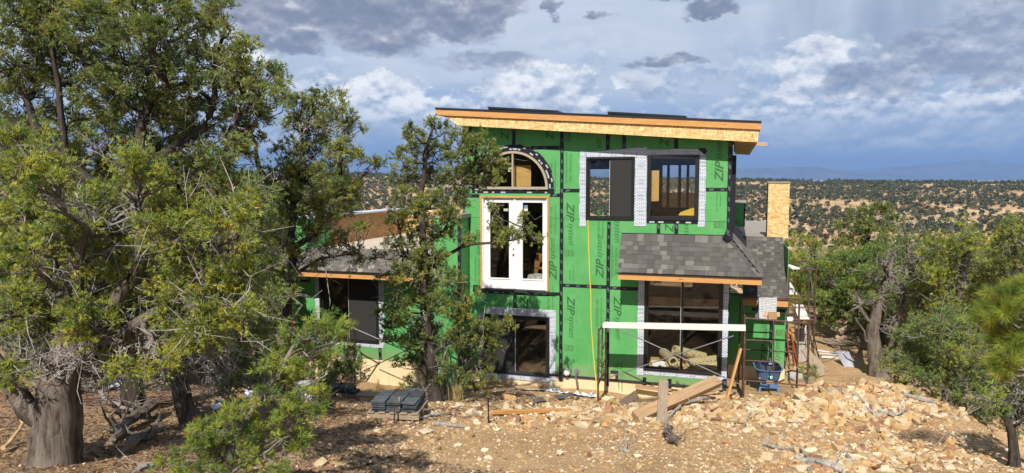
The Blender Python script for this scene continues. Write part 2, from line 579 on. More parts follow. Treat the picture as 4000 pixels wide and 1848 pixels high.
MAT["blue"] = M("blue_plastic", (0.075, 0.165, 0.33), 0.45, 0.15, 6, spec=0.5)
MAT["bluedark"] = M("dark_tub_inside", (0.022, 0.026, 0.038), 0.6, 0.25, 6)
MAT["slate"] = M("slate_tile", (0.070, 0.080, 0.088), 0.7, 0.3, 8, 0.3, per_object=0.35)
MAT["orange"] = M("orange_fibreglass", (0.62, 0.19, 0.03), 0.5, 0.2, 10)
MAT["redrust"] = M("red_painted_steel", (0.42, 0.09, 0.05), 0.6, 0.3, 10)
MAT["sheetgrey"] = M("grey_sheet_plastic", (0.30, 0.31, 0.36), 0.5, 0.1, 4)
MAT["tarp"] = M("pale_plastic_film", (0.66, 0.70, 0.78), 0.35, 0.1, 9, 0.2, spec=0.5)
MAT["roll"] = M("paper_roll", (0.58, 0.48, 0.25), 0.7, 0.12, 5)
MAT["yellow_board"] = M("yellow_board", (0.75, 0.48, 0.05), 0.5, 0.08, 5)
MAT["felt"] = M("roofing_felt", (0.13, 0.12, 0.11), 0.9, 0.25, 8)
MAT["concrete"] = M("grey_concrete", (0.36, 0.33, 0.29), 0.9, 0.15, 8, 0.3)

def shingle_mat():
    m, kk, b = new_mat("asphalt_shingle")
    oi = kk.add("ShaderNodeObjectInfo")
    t = kk.add("ShaderNodeTexCoord")
    c = kk.ramp(oi.outputs["Random"], [(0.0, (0.060, 0.056, 0.052)), (0.5, (0.080, 0.075, 0.069)), (0.80, (0.102, 0.096, 0.087)), (0.92, (0.145, 0.135, 0.118)), (1.0, (0.18, 0.166, 0.142))])
    wn = kk.noise(t.outputs["Object"], 160, 2, 0.7)
    c = kk.mix(kk.m("MULTIPLY", kk.ss(wn, 0.4, 0.8), 0.4), c, (0.26, 0.25, 0.235))
    kk.set(b.inputs["Base Color"], c)
    b.inputs["Roughness"].default_value = 0.92
    b.inputs["Specular IOR Level"].default_value = 0.15
    return m
MAT["shingle"] = shingle_mat()

def glass_mat(name, tint=(0.95, 0.96, 0.955), refl=0.9):
    m, kk, b = new_mat(name)
    out = kk.n["Material Output"]
    kk.n.remove(b)
    tr = kk.add("ShaderNodeBsdfTransparent")
    tr.inputs[0].default_value = (*tint, 1)
    gl = kk.add("ShaderNodeBsdfGlossy")
    gl.inputs["Roughness"].default_value = 0.015
    gl.inputs["Color"].default_value = (0.95, 0.97, 1, 1)
    ge = kk.add("ShaderNodeNewGeometry")
    dt = kk.add("ShaderNodeVectorMath", operation="DOT_PRODUCT")
    kk.set(dt.inputs[0], ge.outputs["Normal"])
    kk.set(dt.inputs[1], ge.outputs["Incoming"])
    c1 = kk.m("SUBTRACT", 1.0, kk.m("ABSOLUTE", dt.outputs["Value"]), clamp=True)
    fr = kk.m("ADD", 0.04, kk.m("MULTIPLY", kk.m("POWER", c1, 5.0), 0.96))
    ms = kk.add("ShaderNodeMixShader")
    kk.set(ms.inputs[0], kk.m("MULTIPLY", fr, refl, clamp=True))
    kk.l.new(tr.outputs[0], ms.inputs[1])
    kk.l.new(gl.outputs[0], ms.inputs[2])
    kk.l.new(ms.outputs[0], out.inputs["Surface"])
    return m
MAT["glass"] = glass_mat("window_glass")
MAT["glass_dark"] = glass_mat("window_glass_coated", (0.80, 0.81, 0.80), 1.5)

def flash_mat():
    """white flashing membrane with rows of small blue-grey print"""
    m, kk, b = new_mat("white_flashing_print")
    t = kk.add("ShaderNodeTexCoord")
    br = kk.add("ShaderNodeTexBrick")
    kk.set(br.inputs["Vector"], kk.mapping(t.outputs["Object"], scale=(1, 1, 1), rot=(math.pi / 2, 0, 0)))
    br.inputs["Scale"].default_value = 6.0
    br.inputs["Color1"].default_value = (0.74, 0.76, 0.79, 1)
    br.inputs["Color2"].default_value = (0.66, 0.69, 0.74, 1)
    br.inputs["Mortar"].default_value = (0.16, 0.20, 0.29, 1)
    br.inputs["Mortar Size"].default_value = 0.035
    br.inputs["Brick Width"].default_value = 0.62
    br.inputs["Row Height"].default_value = 0.2
    kk.set(b.inputs["Base Color"], br.outputs["Color"])
    b.inputs["Roughness"].default_value = 0.5
    bp = kk.add("ShaderNodeBump")
    bp.inputs["Strength"].default_value = 0.35
    bp.inputs["Distance"].default_value = 0.01
    kk.set(bp.inputs["Height"], kk.noise(t.outputs["Object"], 9, 4, 0.6))
    kk.l.new(bp.outputs[0], b.inputs["Normal"])
    return m
MAT["flash"] = flash_mat()

def tint_mat(name, rough=0.85, transl=0.0, bump=0.0, spec=0.2):
    """colour comes from the mesh's own per-piece tint"""
    m, kk, b = new_mat(name)
    a = kk.add("ShaderNodeAttribute")
    a.attribute_name = "tint"
    kk.set(b.inputs["Base Color"], a.outputs["Color"])
    b.inputs["Roughness"].default_value = rough
    b.inputs["Specular IOR Level"].default_value = spec
    if transl:
        tl = kk.add("ShaderNodeBsdfTranslucent")
        kk.set(tl.inputs[0], a.outputs["Color"])
        ms = kk.add("ShaderNodeMixShader")
        ms.inputs[0].default_value = transl
        kk.l.new(b.outputs[0], ms.inputs[1])
        kk.l.new(tl.outputs[0], ms.inputs[2])
        kk.l.new(ms.outputs[0], kk.n["Material Output"].inputs[0])
    return m
MAT["needles"] = tint_mat("conifer_needles", 0.6, 0.42, spec=0.3)
MAT["far_foliage"] = tint_mat("distant_foliage", 0.9, 0.15)
MAT["stones_tint"] = tint_mat("stone_chips", 0.9)

def bark_mat(name, lo, hi, sc=1.0):
    m, kk, b = new_mat(name)
    t = kk.add("ShaderNodeTexCoord")
    n1 = kk.noise(kk.mapping(t.outputs["Object"], scale=(22 * sc, 22 * sc, 3.2 * sc)), 1.0, 6, 0.65, 0.6)
    n2 = kk.noise(t.outputs["Object"], 2.0, 4, 0.5)
    c = kk.mix(kk.ss(n1, 0.32, 0.68), lo, hi)
    c = kk.mix(kk.m("MULTIPLY", kk.ss(n2, 0.45, 0.7), 0.5), c, tuple(x * 1.35 for x in hi))
    kk.set(b.inputs["Base Color"], c)
    b.inputs["Roughness"].default_value = 0.95
    b.inputs["Specular IOR Level"].default_value = 0.1
    bp = kk.add("ShaderNodeBump")
    bp.inputs["Strength"].default_value = 0.9
    bp.inputs["Distance"].default_value = 0.02
    kk.set(bp.inputs["Height"], n1)
    kk.l.new(bp.outputs[0], b.inputs["Normal"])
    return m
MAT["bark_dark"] = bark_mat("dark_bark", (0.030, 0.025, 0.022), (0.085, 0.070, 0.060))
MAT["bark_juniper"] = bark_mat("shaggy_juniper_bark", (0.055, 0.044, 0.036), (0.20, 0.165, 0.135), 0.8)
MAT["deadwood"] = bark_mat("bleached_dead_wood", (0.20, 0.185, 0.165), (0.42, 0.39, 0.35), 1.6)
MAT["twig"] = bark_mat("grey_twigs", (0.12, 0.105, 0.09), (0.27, 0.24, 0.21), 1.6)

# ------------------------------------------------------------------ the lie of the land
def vnoise(x, y, seed=0):
    """value noise, vectorised"""
    x = np.asarray(x, float)
    y = np.asarray(y, float)
    xi = np.floor(x).astype(np.int64)
    yi = np.floor(y).astype(np.int64)
    xf, yf = x - xi, y - yi
    xf = xf * xf * (3 - 2 * xf)
    yf = yf * yf * (3 - 2 * yf)
    def h(a, b):
        n = (a * 374761393 + b * 668265263 + seed * 982451653) & 0x7FFFFFFF
        n = ((n ^ (n >> 13)) * 1274126177) & 0x7FFFFFFF
        return ((n ^ (n >> 16)) & 0xFFFF) / 65535.0
    a = h(xi, yi) * (1 - xf) + h(xi + 1, yi) * xf
    b = h(xi, yi + 1) * (1 - xf) + h(xi + 1, yi + 1) * xf
    return a * (1 - yf) + b * yf
def fbm(x, y, octv=4, seed=0):
    s, a, t = 0.0, 0.5, 0.0
    for i in range(octv):
        s = s + a * (vnoise(x * 2 ** i, y * 2 ** i, seed + i) - 0.5)
        t += a
        a *= 0.5
    return s / t
def sst(x, a, b):
    t = np.clip((np.asarray(x, float) - a) / (b - a), 0, 1)
    return t * t * (3 - 2 * t)

def ground(x, y, fine=True):
    x = np.asarray(x, float)
    y = np.asarray(y, float)
    u = (x - HX) * CT - (y - HY) * ST
    w = (x - HX) * ST + (y - HY) * CT
    # bank that climbs towards the camera, level building pad at the house
    base = -0.36 + 0.20 * np.clip(-w, 0, 27) * sst(-w, 0.0, 2.0)
    base = base + 0.30 * sst(u, -2.4, 0.5) * sst(w, -6, -0.5) * sst(-w, -2.5, 0.5)
    base = base - 0.32 * sst(-u, 6.2, 8.5) * sst(w, -3.5, -0.5)
    base = base - 0.50 * sst(-u, 4.6, 7.2) * sst(w, -6.5, -2.8) * sst(-w, 0.4, 2.6)
    # rubble heap right of the scaffolding, ground falling away beyond it
    base = base + 0.74 * np.exp(-(((x - 7.3) / 1.75) ** 2 + ((y - 14.3) / 1.25) ** 2))
    base = base + 0.18 * np.exp(-(((x - 3.2) / 1.7) ** 2 + ((y - 14.2) / 0.8) ** 2))
    edge = 7.3 + (y - 9.6) * 0.24
    base = base - 2.3 * sst(x - edge, 0.2, 4.5) * sst(y, 3, 8) * sst(-w, -1.0, 1.0)
    base = base + 0.9 * np.exp(-(((x + 3.6) / 3.0) ** 2 + ((y - 12.5) / 2.0) ** 2)) * 0.15
    # land at a distance
    d = np.sqrt(np.clip(y, 0, None) ** 2 + 0.35 * x ** 2)
    ang = x / np.maximum(y, 1.0)
    ridge = np.clip(7.4 - 11.5 * ang, -9, 22) + 7.0 * fbm(ang * 9, ang * 0 + 3.3, 3, 5)
    prof = np.interp(d, [0, 33, 45, 60, 100, 170, 250, 950, 1150, 2200, 4500, 9000, 20000],
                     [-1.0, -1.1, -4.6, -9, -18, -28, -32, 0, -10, -55, -30, -9, -9])
    prof = prof + ridge * sst(d, 500, 950) * (1 - sst(d, 1000, 1500))
    prof = prof + 9.0 * fbm(x / 120.0, y / 170.0, 3, 11) * sst(d, 220, 330) * (1 - sst(d, 700, 900))
    k1 = sst(d, 24, 46)
    front = (y > 0)
    z = np.where(front, base * (1 - k1) + prof * k1, base)
    if fine:
        near = 1 - sst(np.sqrt(x * x + y * y), 25, 45)
        z = z + near * (0.16 * fbm(x * 0.9, y * 0.9, 3, 21) + 0.05 * fbm(x * 5, y * 5, 3, 31))
    return z

def gz(x, y):
    return float(ground(x, y))
_YS = np.geomspace(2.0, 140.0, 720)
def gpt(px, py, y0=2.0, y1=140.0):
    """where the line of sight through a pixel meets the ground"""
    r = ray(px, py)
    r = r / r.y
    ys = _YS[(_YS >= y0) & (_YS <= y1)]
    h = CAMZ + r.z * ys - ground(r.x * ys, ys)
    i = int(np.argmax(h < 0))
    if h[i] >= 0:
        y = ys[-1]
    elif i == 0:
        y = ys[0]
    else:
        t = h[i - 1] / (h[i - 1] - h[i])
        y = ys[i - 1] + (ys[i] - ys[i - 1]) * t
    y = float(y)
    return Vector((r.x * y, y, gz(r.x * y, y)))

def make_ground():
    fr = np.radians(np.arange(-48, 48.01, 0.30))
    bk = np.radians(np.arange(52, 309, 5.0))
    A = np.concatenate([fr, bk])
    R = np.concatenate([np.linspace(0.3, 4, 10)[:-1], np.linspace(4, 24, 180)[:-1], np.geomspace(24, 20000, 150)])
    aa, rr = np.meshgrid(A, R)
    X, Y = rr * np.sin(aa), rr * np.cos(aa)
    Z = ground(X, Y)
    V = np.stack([X, Y, Z], -1).reshape(-1, 3)
    V = np.vstack([V, [[0, 0, gz(0, 0)]]])
    nA, nR = len(A), len(R)
    i, j = np.meshgrid(np.arange(nR - 1), np.arange(nA), indexing="ij")
    j2 = (j + 1) % nA
    a, b, c, d = i * nA + j, i * nA + j2, (i + 1) * nA + j2, (i + 1) * nA + j
    F = np.concatenate([np.stack([a, c, b], -1).reshape(-1, 3), np.stack([a, d, c], -1).reshape(-1, 3)])
    jj = np.arange(nA)
    F = np.concatenate([F, np.stack([jj, (jj + 1) % nA, np.full(nA, len(V) - 1)], -1)])
    # every facet upwards
    e1, e2 = V[F[:, 1]] - V[F[:, 0]], V[F[:, 2]] - V[F[:, 0]]
    up = (e1[:, 0] * e2[:, 1] - e1[:, 1] * e2[:, 0]) < 0
    F[up] = F[up][:, [0, 2, 1]]
    me = tri_mesh(V, F, "ground", smooth=True)
    m, kk, b = new_mat("dry_stony_soil")
    g = kk.add("ShaderNodeNewGeometry")
    P = g.outputs["Position"]
    sep = kk.add("ShaderNodeSeparateXYZ")
    kk.set(sep.inputs[0], P)
    dist = kk.m("SQRT", kk.m("ADD", kk.m("MULTIPLY", sep.outputs[0], sep.outputs[0]), kk.m("MULTIPLY", sep.outputs[1], sep.outputs[1])))
    n1 = kk.noise(P, 0.55, 6, 0.6)
    n2 = kk.noise(P, 5.0, 6, 0.65)
    soil = kk.mix(kk.ss(n1, 0.35, 0.68), (0.345, 0.205, 0.098), (0.43, 0.275, 0.142))
    soil = kk.mix(kk.m("MULTIPLY", kk.ss(n2, 0.42, 0.7), 0.55), soil, (0.50, 0.345, 0.185))
    duff_shade = kk.ss(kk.m("ADD", kk.noise(P, 0.8, 5, 0.6, 0.4), kk.ss(sep.outputs[0], -0.6, -3.2, 0.0, 0.17)), 0.50, 0.64)  # needle duff patches, plus darkening towards the left that stands in for tree shade
    soil = kk.mix(kk.m("MULTIPLY", duff_shade, 0.70), soil, (0.185, 0.108, 0.064))
    vo = kk.add("ShaderNodeTexVoronoi")
    kk.set(vo.inputs["Vector"], P)
    vo.inputs["Scale"].default_value = 30
    s2 = kk.add("ShaderNodeSeparateColor")
    kk.set(s2.inputs[0], vo.outputs["Color"])
    chip = kk.m("MULTIPLY", kk.ss(s2.outputs[0], 0.62, 0.7), kk.ss(vo.outputs["Distance"], 0.5, 0.3))
    chipc = kk.ramp(s2.outputs[1], [(0, (0.30, 0.16, 0.08)), (0.4, (0.52, 0.34, 0.16)), (1, (0.72, 0.58, 0.38))])
    soil = kk.mix(kk.m("MULTIPLY", chip, 0.8), soil, chipc)
    vo2 = kk.add("ShaderNodeTexVoronoi")
    kk.set(vo2.inputs["Vector"], kk.mapping(P, scale=(1, 1.5, 1)))
    vo2.inputs["Scale"].default_value = 70
    s3 = kk.add("ShaderNodeSeparateColor")
    kk.set(s3.inputs[0], vo2.outputs["Color"])
    c2 = kk.ramp(s3.outputs[0], [(0, (0.22, 0.12, 0.06)), (0.3, (0.40, 0.24, 0.11)), (0.7, (0.58, 0.41, 0.22)), (1, (0.80, 0.66, 0.46))])
    soil = kk.mix(kk.m("MULTIPLY", kk.ss(s3.outputs[1], 0.35, 0.5), 0.6), soil, c2)
    # far slopes: pale orange earth with chalky outcrops
    n3 = kk.noise(P, 0.018, 6, 0.62)
    far = kk.mix(kk.ss(n3, 0.40, 0.60), (0.47, 0.285, 0.14), (0.59, 0.42, 0.245))
    far = kk.mix(kk.ss(kk.noise(kk.mapping(P, scale=(1, 1, 4)), 0.03, 5, 0.6), 0.56, 0.68), far, (0.66, 0.56, 0.42))
    far = kk.mix(kk.ss(kk.noise(P, 0.12, 4, 0.6), 0.5, 0.62), far, (0.27, 0.19, 0.10))
    plain = kk.mix(kk.ss(kk.noise(kk.mapping(P, scale=(0.6, 1.8, 1)), 0.0013, 5, 0.6), 0.44, 0.60), (0.16, 0.15, 0.13), (0.62, 0.55, 0.47))
    c = kk.mix(kk.ss(dist, 28, 60), soil, far)
    c = kk.mix(kk.ss(dist, 1300, 2200), c, plain)
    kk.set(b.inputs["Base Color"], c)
    b.inputs["Roughness"].default_value = 0.95
    b.inputs["Specular IOR Level"].default_value = 0.1
    bp = kk.add("ShaderNodeBump")
    bp.inputs["Strength"].default_value = 0.6
    bp.inputs["Distance"].default_value = 0.03
    kk.set(bp.inputs["Height"], kk.m("ADD", kk.noise(P, 26, 6, 0.7), kk.m("MULTIPLY", chip, 0.4)))
    kk.l.new(bp.outputs[0], b.inputs["Normal"])
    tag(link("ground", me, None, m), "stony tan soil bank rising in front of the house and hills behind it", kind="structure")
make_ground()

# flat-topped mesas far beyond the plain
def mesa(name, label, pts, y, depth, seed):
    xs_px = np.array([p[0] for p in pts], float)
    hs_px = np.array([p[1] for p in pts], float)
    px = np.linspace(xs_px[0], xs_px[-1], 220)
    top = np.interp(px, xs_px, hs_px)
    X = (px - 2000) / FPX * y
    H = (700 - top) / FPX * y + CAMZ + 9
    H = H + H * 0.05 * fbm(px / 60.0, px * 0 + seed, 4, seed) * 2
    prof = [(-0.55, 0.0), (-0.38, 0.10), (-0.22, 0.30), (-0.12, 0.58), (-0.075, 0.72), (-0.06, 0.97), (0.0, 1.0), (0.35, 0.98), (0.75, 0.4), (1.0, 0.0)]
    V = []
    for f, hh in prof:
        wob = 1200 * fbm(px / 90.0 + f * 2, px * 0 + seed + 7 + f, 4, seed + 3) * (0.4 + abs(f))
        V.append(np.stack([X * (1 + (f * depth) / y * 0.5), y + f * depth + wob, -12 + H * hh], -1))
    V = np.array(V)
    nP, nX = V.shape[:2]
    i, j = np.meshgrid(np.arange(nP - 1), np.arange(nX - 1), indexing="ij")
    a, b, c, d = i * nX + j, i * nX + j + 1, (i + 1) * nX + j + 1, (i + 1) * nX + j
    F = np.concatenate([np.stack([a, b, c], -1).reshape(-1, 3), np.stack([a, c, d], -1).reshape(-1, 3)])
    me = tri_mesh(V.reshape(-1, 3), F, name)
    tag(link(name, me, None, MAT_MESA), label, kind="structure")
MAT_MESA = M("wooded_mesa_rock", (0.10, 0.12, 0.14), 0.95, 0.35, 0.002, stretch=(1, 1, 3))
mesa("mesa", "long flat-topped blue mesa on the horizon behind the house",
     [(600, 690), (900, 676), (1250, 668), (1500, 672), (1900, 660), (2300, 650), (2700, 647), (2880, 655), (2950, 657), (3010, 655), (3040, 650), (3180, 651), (3260, 660), (3400, 672), (3560, 688), (3650, 697)], 11500, 3000, 3)
mesa("mesa", "distant blue tableland under the clouds at the right",
     [(3200, 690), (3330, 668), (3500, 650), (3650, 640), (3740, 632), (3790, 625), (3840, 626), (3870, 634), (4000, 640), (4300, 642), (4700, 660)], 14000, 3200, 8)

# the air: one closed box round everything, sky outside it
def make_haze():
    hb = MB().box(-21000, 21000, -20500, 20500, -75, 440)
    m = bpy.data.materials.new("pale_air")
    m.use_nodes = True
    kk = NT(m.node_tree)
    kk.n.clear()
    v = kk.add("ShaderNodeVolumePrincipled")
    v.inputs["Color"].default_value = (0.30, 0.50, 0.90, 1)
    v.inputs["Density"].default_value = 0.000100
    v.inputs["Anisotropy"].default_value = 0.0
    o = kk.add("ShaderNodeOutputMaterial")
    kk.l.new(v.outputs[0], o.inputs["Volume"])
    hz = hb.build("haze", m)
    tag(hz, "thin blue air over the valley and the mesas", kind="stuff")
HAZE = True
if HAZE:
    make_haze()

# ------------------------------------------------------------------ the house
house = thing("house", "unfinished two-storey house sheathed in green panels with a sloping flat roof", "house", (HX, HY, 0), -TURN)

def sub_rects(u0, u1, z0, z1, holes):
    """rectangle minus rectangular holes, as small rectangles"""
    us = sorted({u0, u1, *[min(max(v, u0), u1) for h in holes for v in h[:2]]})
    zs = sorted({z0, z1, *[min(max(v, z0), z1) for h in holes for v in h[2:]]})
    out = []
    for a, b in zip(us, us[1:]):
        for c, d in zip(zs, zs[1:]):
            if b - a < 1e-4 or d - c < 1e-4:
                continue
            mu, mz = (a + b) / 2, (c + d) / 2
            if not any(h[0] < mu < h[1] and h[2] < mz < h[3] for h in holes):
                out.append((a, b, c, d))
    return out

def R4(px0, px1, py0, py1, w=0.0):
    """pixel rectangle on a wall plane -> u0,u1,z0,z1 (py0 above py1)"""
    pm, qm = (px0 + px1) / 2, (py0 + py1) / 2
    return hp(px0, qm, w)[0], hp(px1, qm, w)[0], hp(pm, py1, w)[1], hp(pm, py0, w)[1]

uL = hp(1807, 640)[0]
uR = 0.0
# roof edge of the tall block, in the plane of the eaves
WE = -0.52
rL, rR = hp(1702, 423, WE), hp(2972, 476, WE)
def roof_z(u):
    return rL[1] + (rR[1] - rL[1]) * (u - rL[0]) / (rR[0] - rL[0])
ROOF_TH = 0.40

# openings in the main wall
OP_ARCH = R4(1868, 2141, 588, 733)
OP_DOOR = R4(1879, 2145, 766, 1134)
OP_UL = R4(2289, 2479, 613, 859)
OP_UR = R4(2527, 2731, 606, 862)
OP_LL = R4(1891, 2147, 1232, 1464)
OP_LR = R4(2516, 2823, 1066, 1458)
ARC_U = hu(2003, 0, 700)
ARC_R = (OP_ARCH[1] - ARC_U)
ARC_Z = OP_ARCH[2]
OP_ARCH = (ARC_U - ARC_R, ARC_U + ARC_R, ARC_Z, ARC_Z + ARC_R)
HOLES = [OP_ARCH, OP_DOOR, OP_UL, OP_UR, OP_LL, OP_LR]

# sheathing panels, cut round the openings
SEAM_U = [uL, hu(2007), hu(2193), hu(2375), hu(2571), hu(2642), uR]
zb, z1h = 0.0, hp(2290, 1118)[1]
z2h = hp(2230, 745)[1]
PANELS = []
def panel(u0, u1, z0, z1, w=0.0, holes=(), top=None, mat="green", th=0.012, name="sheathing_panel"):
    mb = MB()
    gap = 0.0015
    for a, b, c, d in sub_rects(u0 + gap, u1 - gap, z0 + gap, z1 - gap, holes):
        if top:
            ta, tb = min(d, top(a)), min(d, top(b))
            if ta <= c + 0.01:
                continue
            mb.prism([(a, c), (b, c), (b, tb), (a, ta)], w, w + th)
        else:
            mb.box(a, b, w, w + th, c, d)
    if not mb.v:
        return None
    o = mb.build(name, MAT[mat], house)
    PANELS.append((u0, u1, z0, z1, w, o))
    return o
ztop = lambda u: roof_z(u) - ROOF_TH + 0.02
rows = [(zb, z1h), (z1h, z2h), (z2h, 9.0)]
cols = [[SEAM_U[0], SEAM_U[1], SEAM_U[2], SEAM_U[3], SEAM_U[4], SEAM_U[6]],
        [SEAM_U[0], SEAM_U[2], SEAM_U[3], SEAM_U[5], SEAM_U[6]],
        [SEAM_U[0], SEAM_U[1], SEAM_U[2], SEAM_U[3], hu(2438), SEAM_U[5], SEAM_U[6]]]
for (c0, c1), cs in zip(rows, cols):
    for a, b in zip(cs, cs[1:]):
        panel(a, b, c0, c1, 0.0, HOLES, ztop)
# the two corners of wall left over the arch
mb = MB()
for s in (-1, 1):
    n = 14
    for i in range(n):
        t0, t1 = i / n * math.pi / 2, (i + 1) / n * math.pi / 2
        p = [(ARC_U + s * ARC_R * math.sin(t0), ARC_Z + ARC_R * math.cos(t0)), (ARC_U + s * ARC_R * math.sin(t1), ARC_Z + ARC_R * math.cos(t1))]
        quad = [p[0], p[1], (p[1][0], ARC_Z + ARC_R), (p[0][0], ARC_Z + ARC_R)]
        if s < 0:
            quad = quad[::-1]
        mb.prism(quad, 0.0005, 0.0115)
mb.build("arch_infill", MAT["green"], house)

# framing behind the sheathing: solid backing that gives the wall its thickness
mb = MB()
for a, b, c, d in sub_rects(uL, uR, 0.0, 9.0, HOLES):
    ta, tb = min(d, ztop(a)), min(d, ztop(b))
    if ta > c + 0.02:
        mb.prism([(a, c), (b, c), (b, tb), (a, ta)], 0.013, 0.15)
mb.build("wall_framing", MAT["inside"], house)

# ---- lettering
FONT_CACHE = {}
def text_mesh(s, shear=0.0, bold=0.0, aspect=None):
    """lettering as a flat mesh, 1 m long, centred; returns mesh and its height for that length"""
    key = (s, shear, bold, aspect)
    if key in FONT_CACHE:
        return FONT_CACHE[key]
    cu = bpy.data.curves.new("lettering", "FONT")
    cu.body = s
    cu.shear = shear
    cu.offset = bold
    cu.resolution_u = 2
    cu.align_x = "CENTER"
    cu.align_y = "CENTER"
    to = bpy.data.objects.new("lettering", cu)
    C.objects.link(to)
    dg = bpy.context.evaluated_depsgraph_get()
    me = bpy.data.meshes.new_from_object(to.evaluated_get(dg))
    bpy.data.objects.remove(to)
    n = len(me.vertices)
    co = np.zeros(n * 3, np.float32)
    me.vertices.foreach_get("co", co)
    co = co.reshape(-1, 3)
    lo, hi = co.min(0), co.max(0)
    co[:, :2] -= ((lo + hi) / 2)[:2]
    sx = 1.0 / (hi[0] - lo[0])
    co[:, 0] *= sx
    co[:, 1] *= sx if aspect is None else (1.0 / aspect) / (hi[1] - lo[1])
    # lay it on the wall: text x -> local x, text y -> local z
    co = np.stack([co[:, 0], 0 * co[:, 0], co[:, 1]], -1)
    me.vertices.foreach_set("co", co.astype(np.float32).ravel())
    me.materials.clear()
    me.update()
    FONT_CACHE[key] = me
    return me

def owner_panel(u, z, w=0.0):
    for a, b, c, d, ww, o in PANELS:
        if a <= u <= b and c <= z <= d and abs(ww - w) < 0.02:
            return o
    return None
mat_text = {}
def letter(s, u, z, length, turn, mat="print", shear=0.0, bold=0.0, aspect=None, w=-0.0022, parent=None, name="lettering"):
    me = text_mesh(s, shear, bold, aspect)
    key = (s, shear, bold, aspect, mat)
    if key not in mat_text:
        mm = me.copy()
        mm.materials.append(MAT[mat])
        mat_text[key] = mm
    M4 = Matrix.Translation((u, w, z)) @ Matrix.Rotation(math.radians(turn), 4, "Y") @ Matrix.Diagonal((length, 1, length, 1))
    return link(name, mat_text[key], parent or house, None, M4)

def print_at(kind, px, py, dirn, w=0.0):
    """one of the panel maker's printed words; dirn -1 reads downwards, +1 upwards"""
    u, z = hp(px, py, w)
    par = owner_panel(u, z, w) or house
    t = 90 if dirn < 0 else -90
    ww = w - 0.0022
    s = -dirn                      # along the reading direction
    if kind in ("logo", "z", "zip", "em", "system"):
        if kind == "logo":
            letter("ZIP", u, z + dirn * -0.26, 0.52, t, "print", 0.32, 0.02, 2.55, ww, par)
            letter("system", u + 0.01 * dirn, z + dirn * 0.30, 0.56, t, "print", 0.28, 0.0, 3.3, ww, par)
            letter("®", u - 0.07 * dirn, z + dirn * 0.60, 0.035, t, "print_soft", 0, 0, None, ww, par)
        elif kind == "z":
            letter("Z", u, z, 0.24, t, "print", 0.32, 0.02, 1.15, ww, par)
        elif kind == "zip":
            letter("ZIP", u, z, 0.52, t, "print", 0.32, 0.02, 2.55, ww, par)
        elif kind == "em":
            letter("em", u, z, 0.24, t, "print", 0.28, 0.0, 1.7, ww, par)
        else:
            letter("system", u, z, 0.56, t, "print", 0.28, 0.0, 3.3, ww, par)
    elif kind == "30":
        mbb = MB().box(u - 0.075, u + 0.075, w - 0.0016, w - 0.0004, z - 0.075, z + 0.075)
        mbb.build("lettering", MAT["print_soft"], par)
        letter("30", u, z, 0.115, t, "green", 0, 0.02, 1.25, w - 0.0034, par)
        letter("YEAR SYSTEM", u - 0.105 * s * 1.0, z, 0.20, t, "print_soft", 0, 0.01, 6.5, ww, par)
        letter("LIMITED WARRANTY", u - 0.145 * s, z, 0.20, t, "print_soft", 0, 0, 10, ww, par)
    elif kind == "join":
        letter("Join the revolution.", u + 0.045 * s, z, 0.46, t, "print_soft", 0.1, 0.004, 8.5, ww, par)
        letter("#zipsystem", u - 0.04 * s, z + dirn * 0.04, 0.26, t, "print_soft", 0, 0.004, 5.2, ww, par)
    elif kind == "struct":
        letter("7/16\" STRUCTURAL 1 PANEL", u + 0.045 * s, z, 0.72, t, "print_soft", 0, 0.012, 10.0, ww, par)
        letter("WATER-RESISTIVE & AIR BARRIER PROTECTION", u - 0.06 * s, z, 0.80, t, "print_soft", 0, 0.004, 18, ww, par)

for kind, px, py, dr in [
    ("logo", 2228, 868, -1), ("30", 2230, 990, -1), ("join", 2232, 1070, -1),
    ("logo", 2343, 1010, 1), ("struct", 2346, 872, 1),
    ("logo", 2230, 1232, -1), ("30", 2228, 1360, -1), ("join", 2226, 1445, -1),
    ("struct", 2340, 1222, 1), ("logo", 2346, 1396, 1),
    ("em", 2219, 535, -1), ("struct", 2222, 655, -1), ("em", 2342, 560, 1),
    ("logo", 2160, 1018, 1), ("struct", 2160, 860, 1),
    ("z", 1972, 530, -1), ("z", 2148, 530, -1), ("join", 2040, 528, -1), ("struct", 2160, 690, 1),
    ("system", 2408, 905, -1), ("logo", 2412, 1235, -1), ("30", 2420, 1430, -1), ("join", 2423, 1495, -1),
    ("struct", 2400, 1022, -1),
    ("join", 2416, 545, -1), ("join", 2478, 548, -1), ("z", 2595, 555, -1), ("system", 2678, 905, -1), ("z", 2614, 890, -1),
    ("logo", 2810, 628, 1), ("join", 2808, 790, 1), ("30", 2802, 878, 1),
    ("zip", 2048, 1192, -1), ("struct", 2150, 1180, 1), ("z", 2658, 1505, -1), ("em", 1868, 915, -1), ("system", 1868, 955, -1),
    ("struct", 1866, 1060, -1), ("zip", 1858, 715, -1),
]:
    print_at(kind, px, py, dr)

# nail heads: rows of small marks on every panel of the tall wall
mb = MB()
rnd = random.Random(4)
for a, b, c, d, ww, o in PANELS:
    for fx in (0.08, 0.36, 0.64, 0.92):
        uu = a + (b - a) * fx
        z = c + 0.12
        while z < min(d, ztop(uu)) - 0.1:
            x, zz = uu + rnd.uniform(-0.015, 0.015), z + rnd.uniform(-0.03, 0.03)
            if not any(h[0] - 0.2 < x < h[1] + 0.2 and h[2] - 0.2 < zz < h[3] + 0.2 for h in HOLES):
                mb.box(x - 0.011, x + 0.011, -0.0016, -0.0004, zz - 0.011, zz + 0.011)
            z += 0.27
o = mb.build("nail_head", MAT["print_soft"], house)
o["kind"] = "stuff"

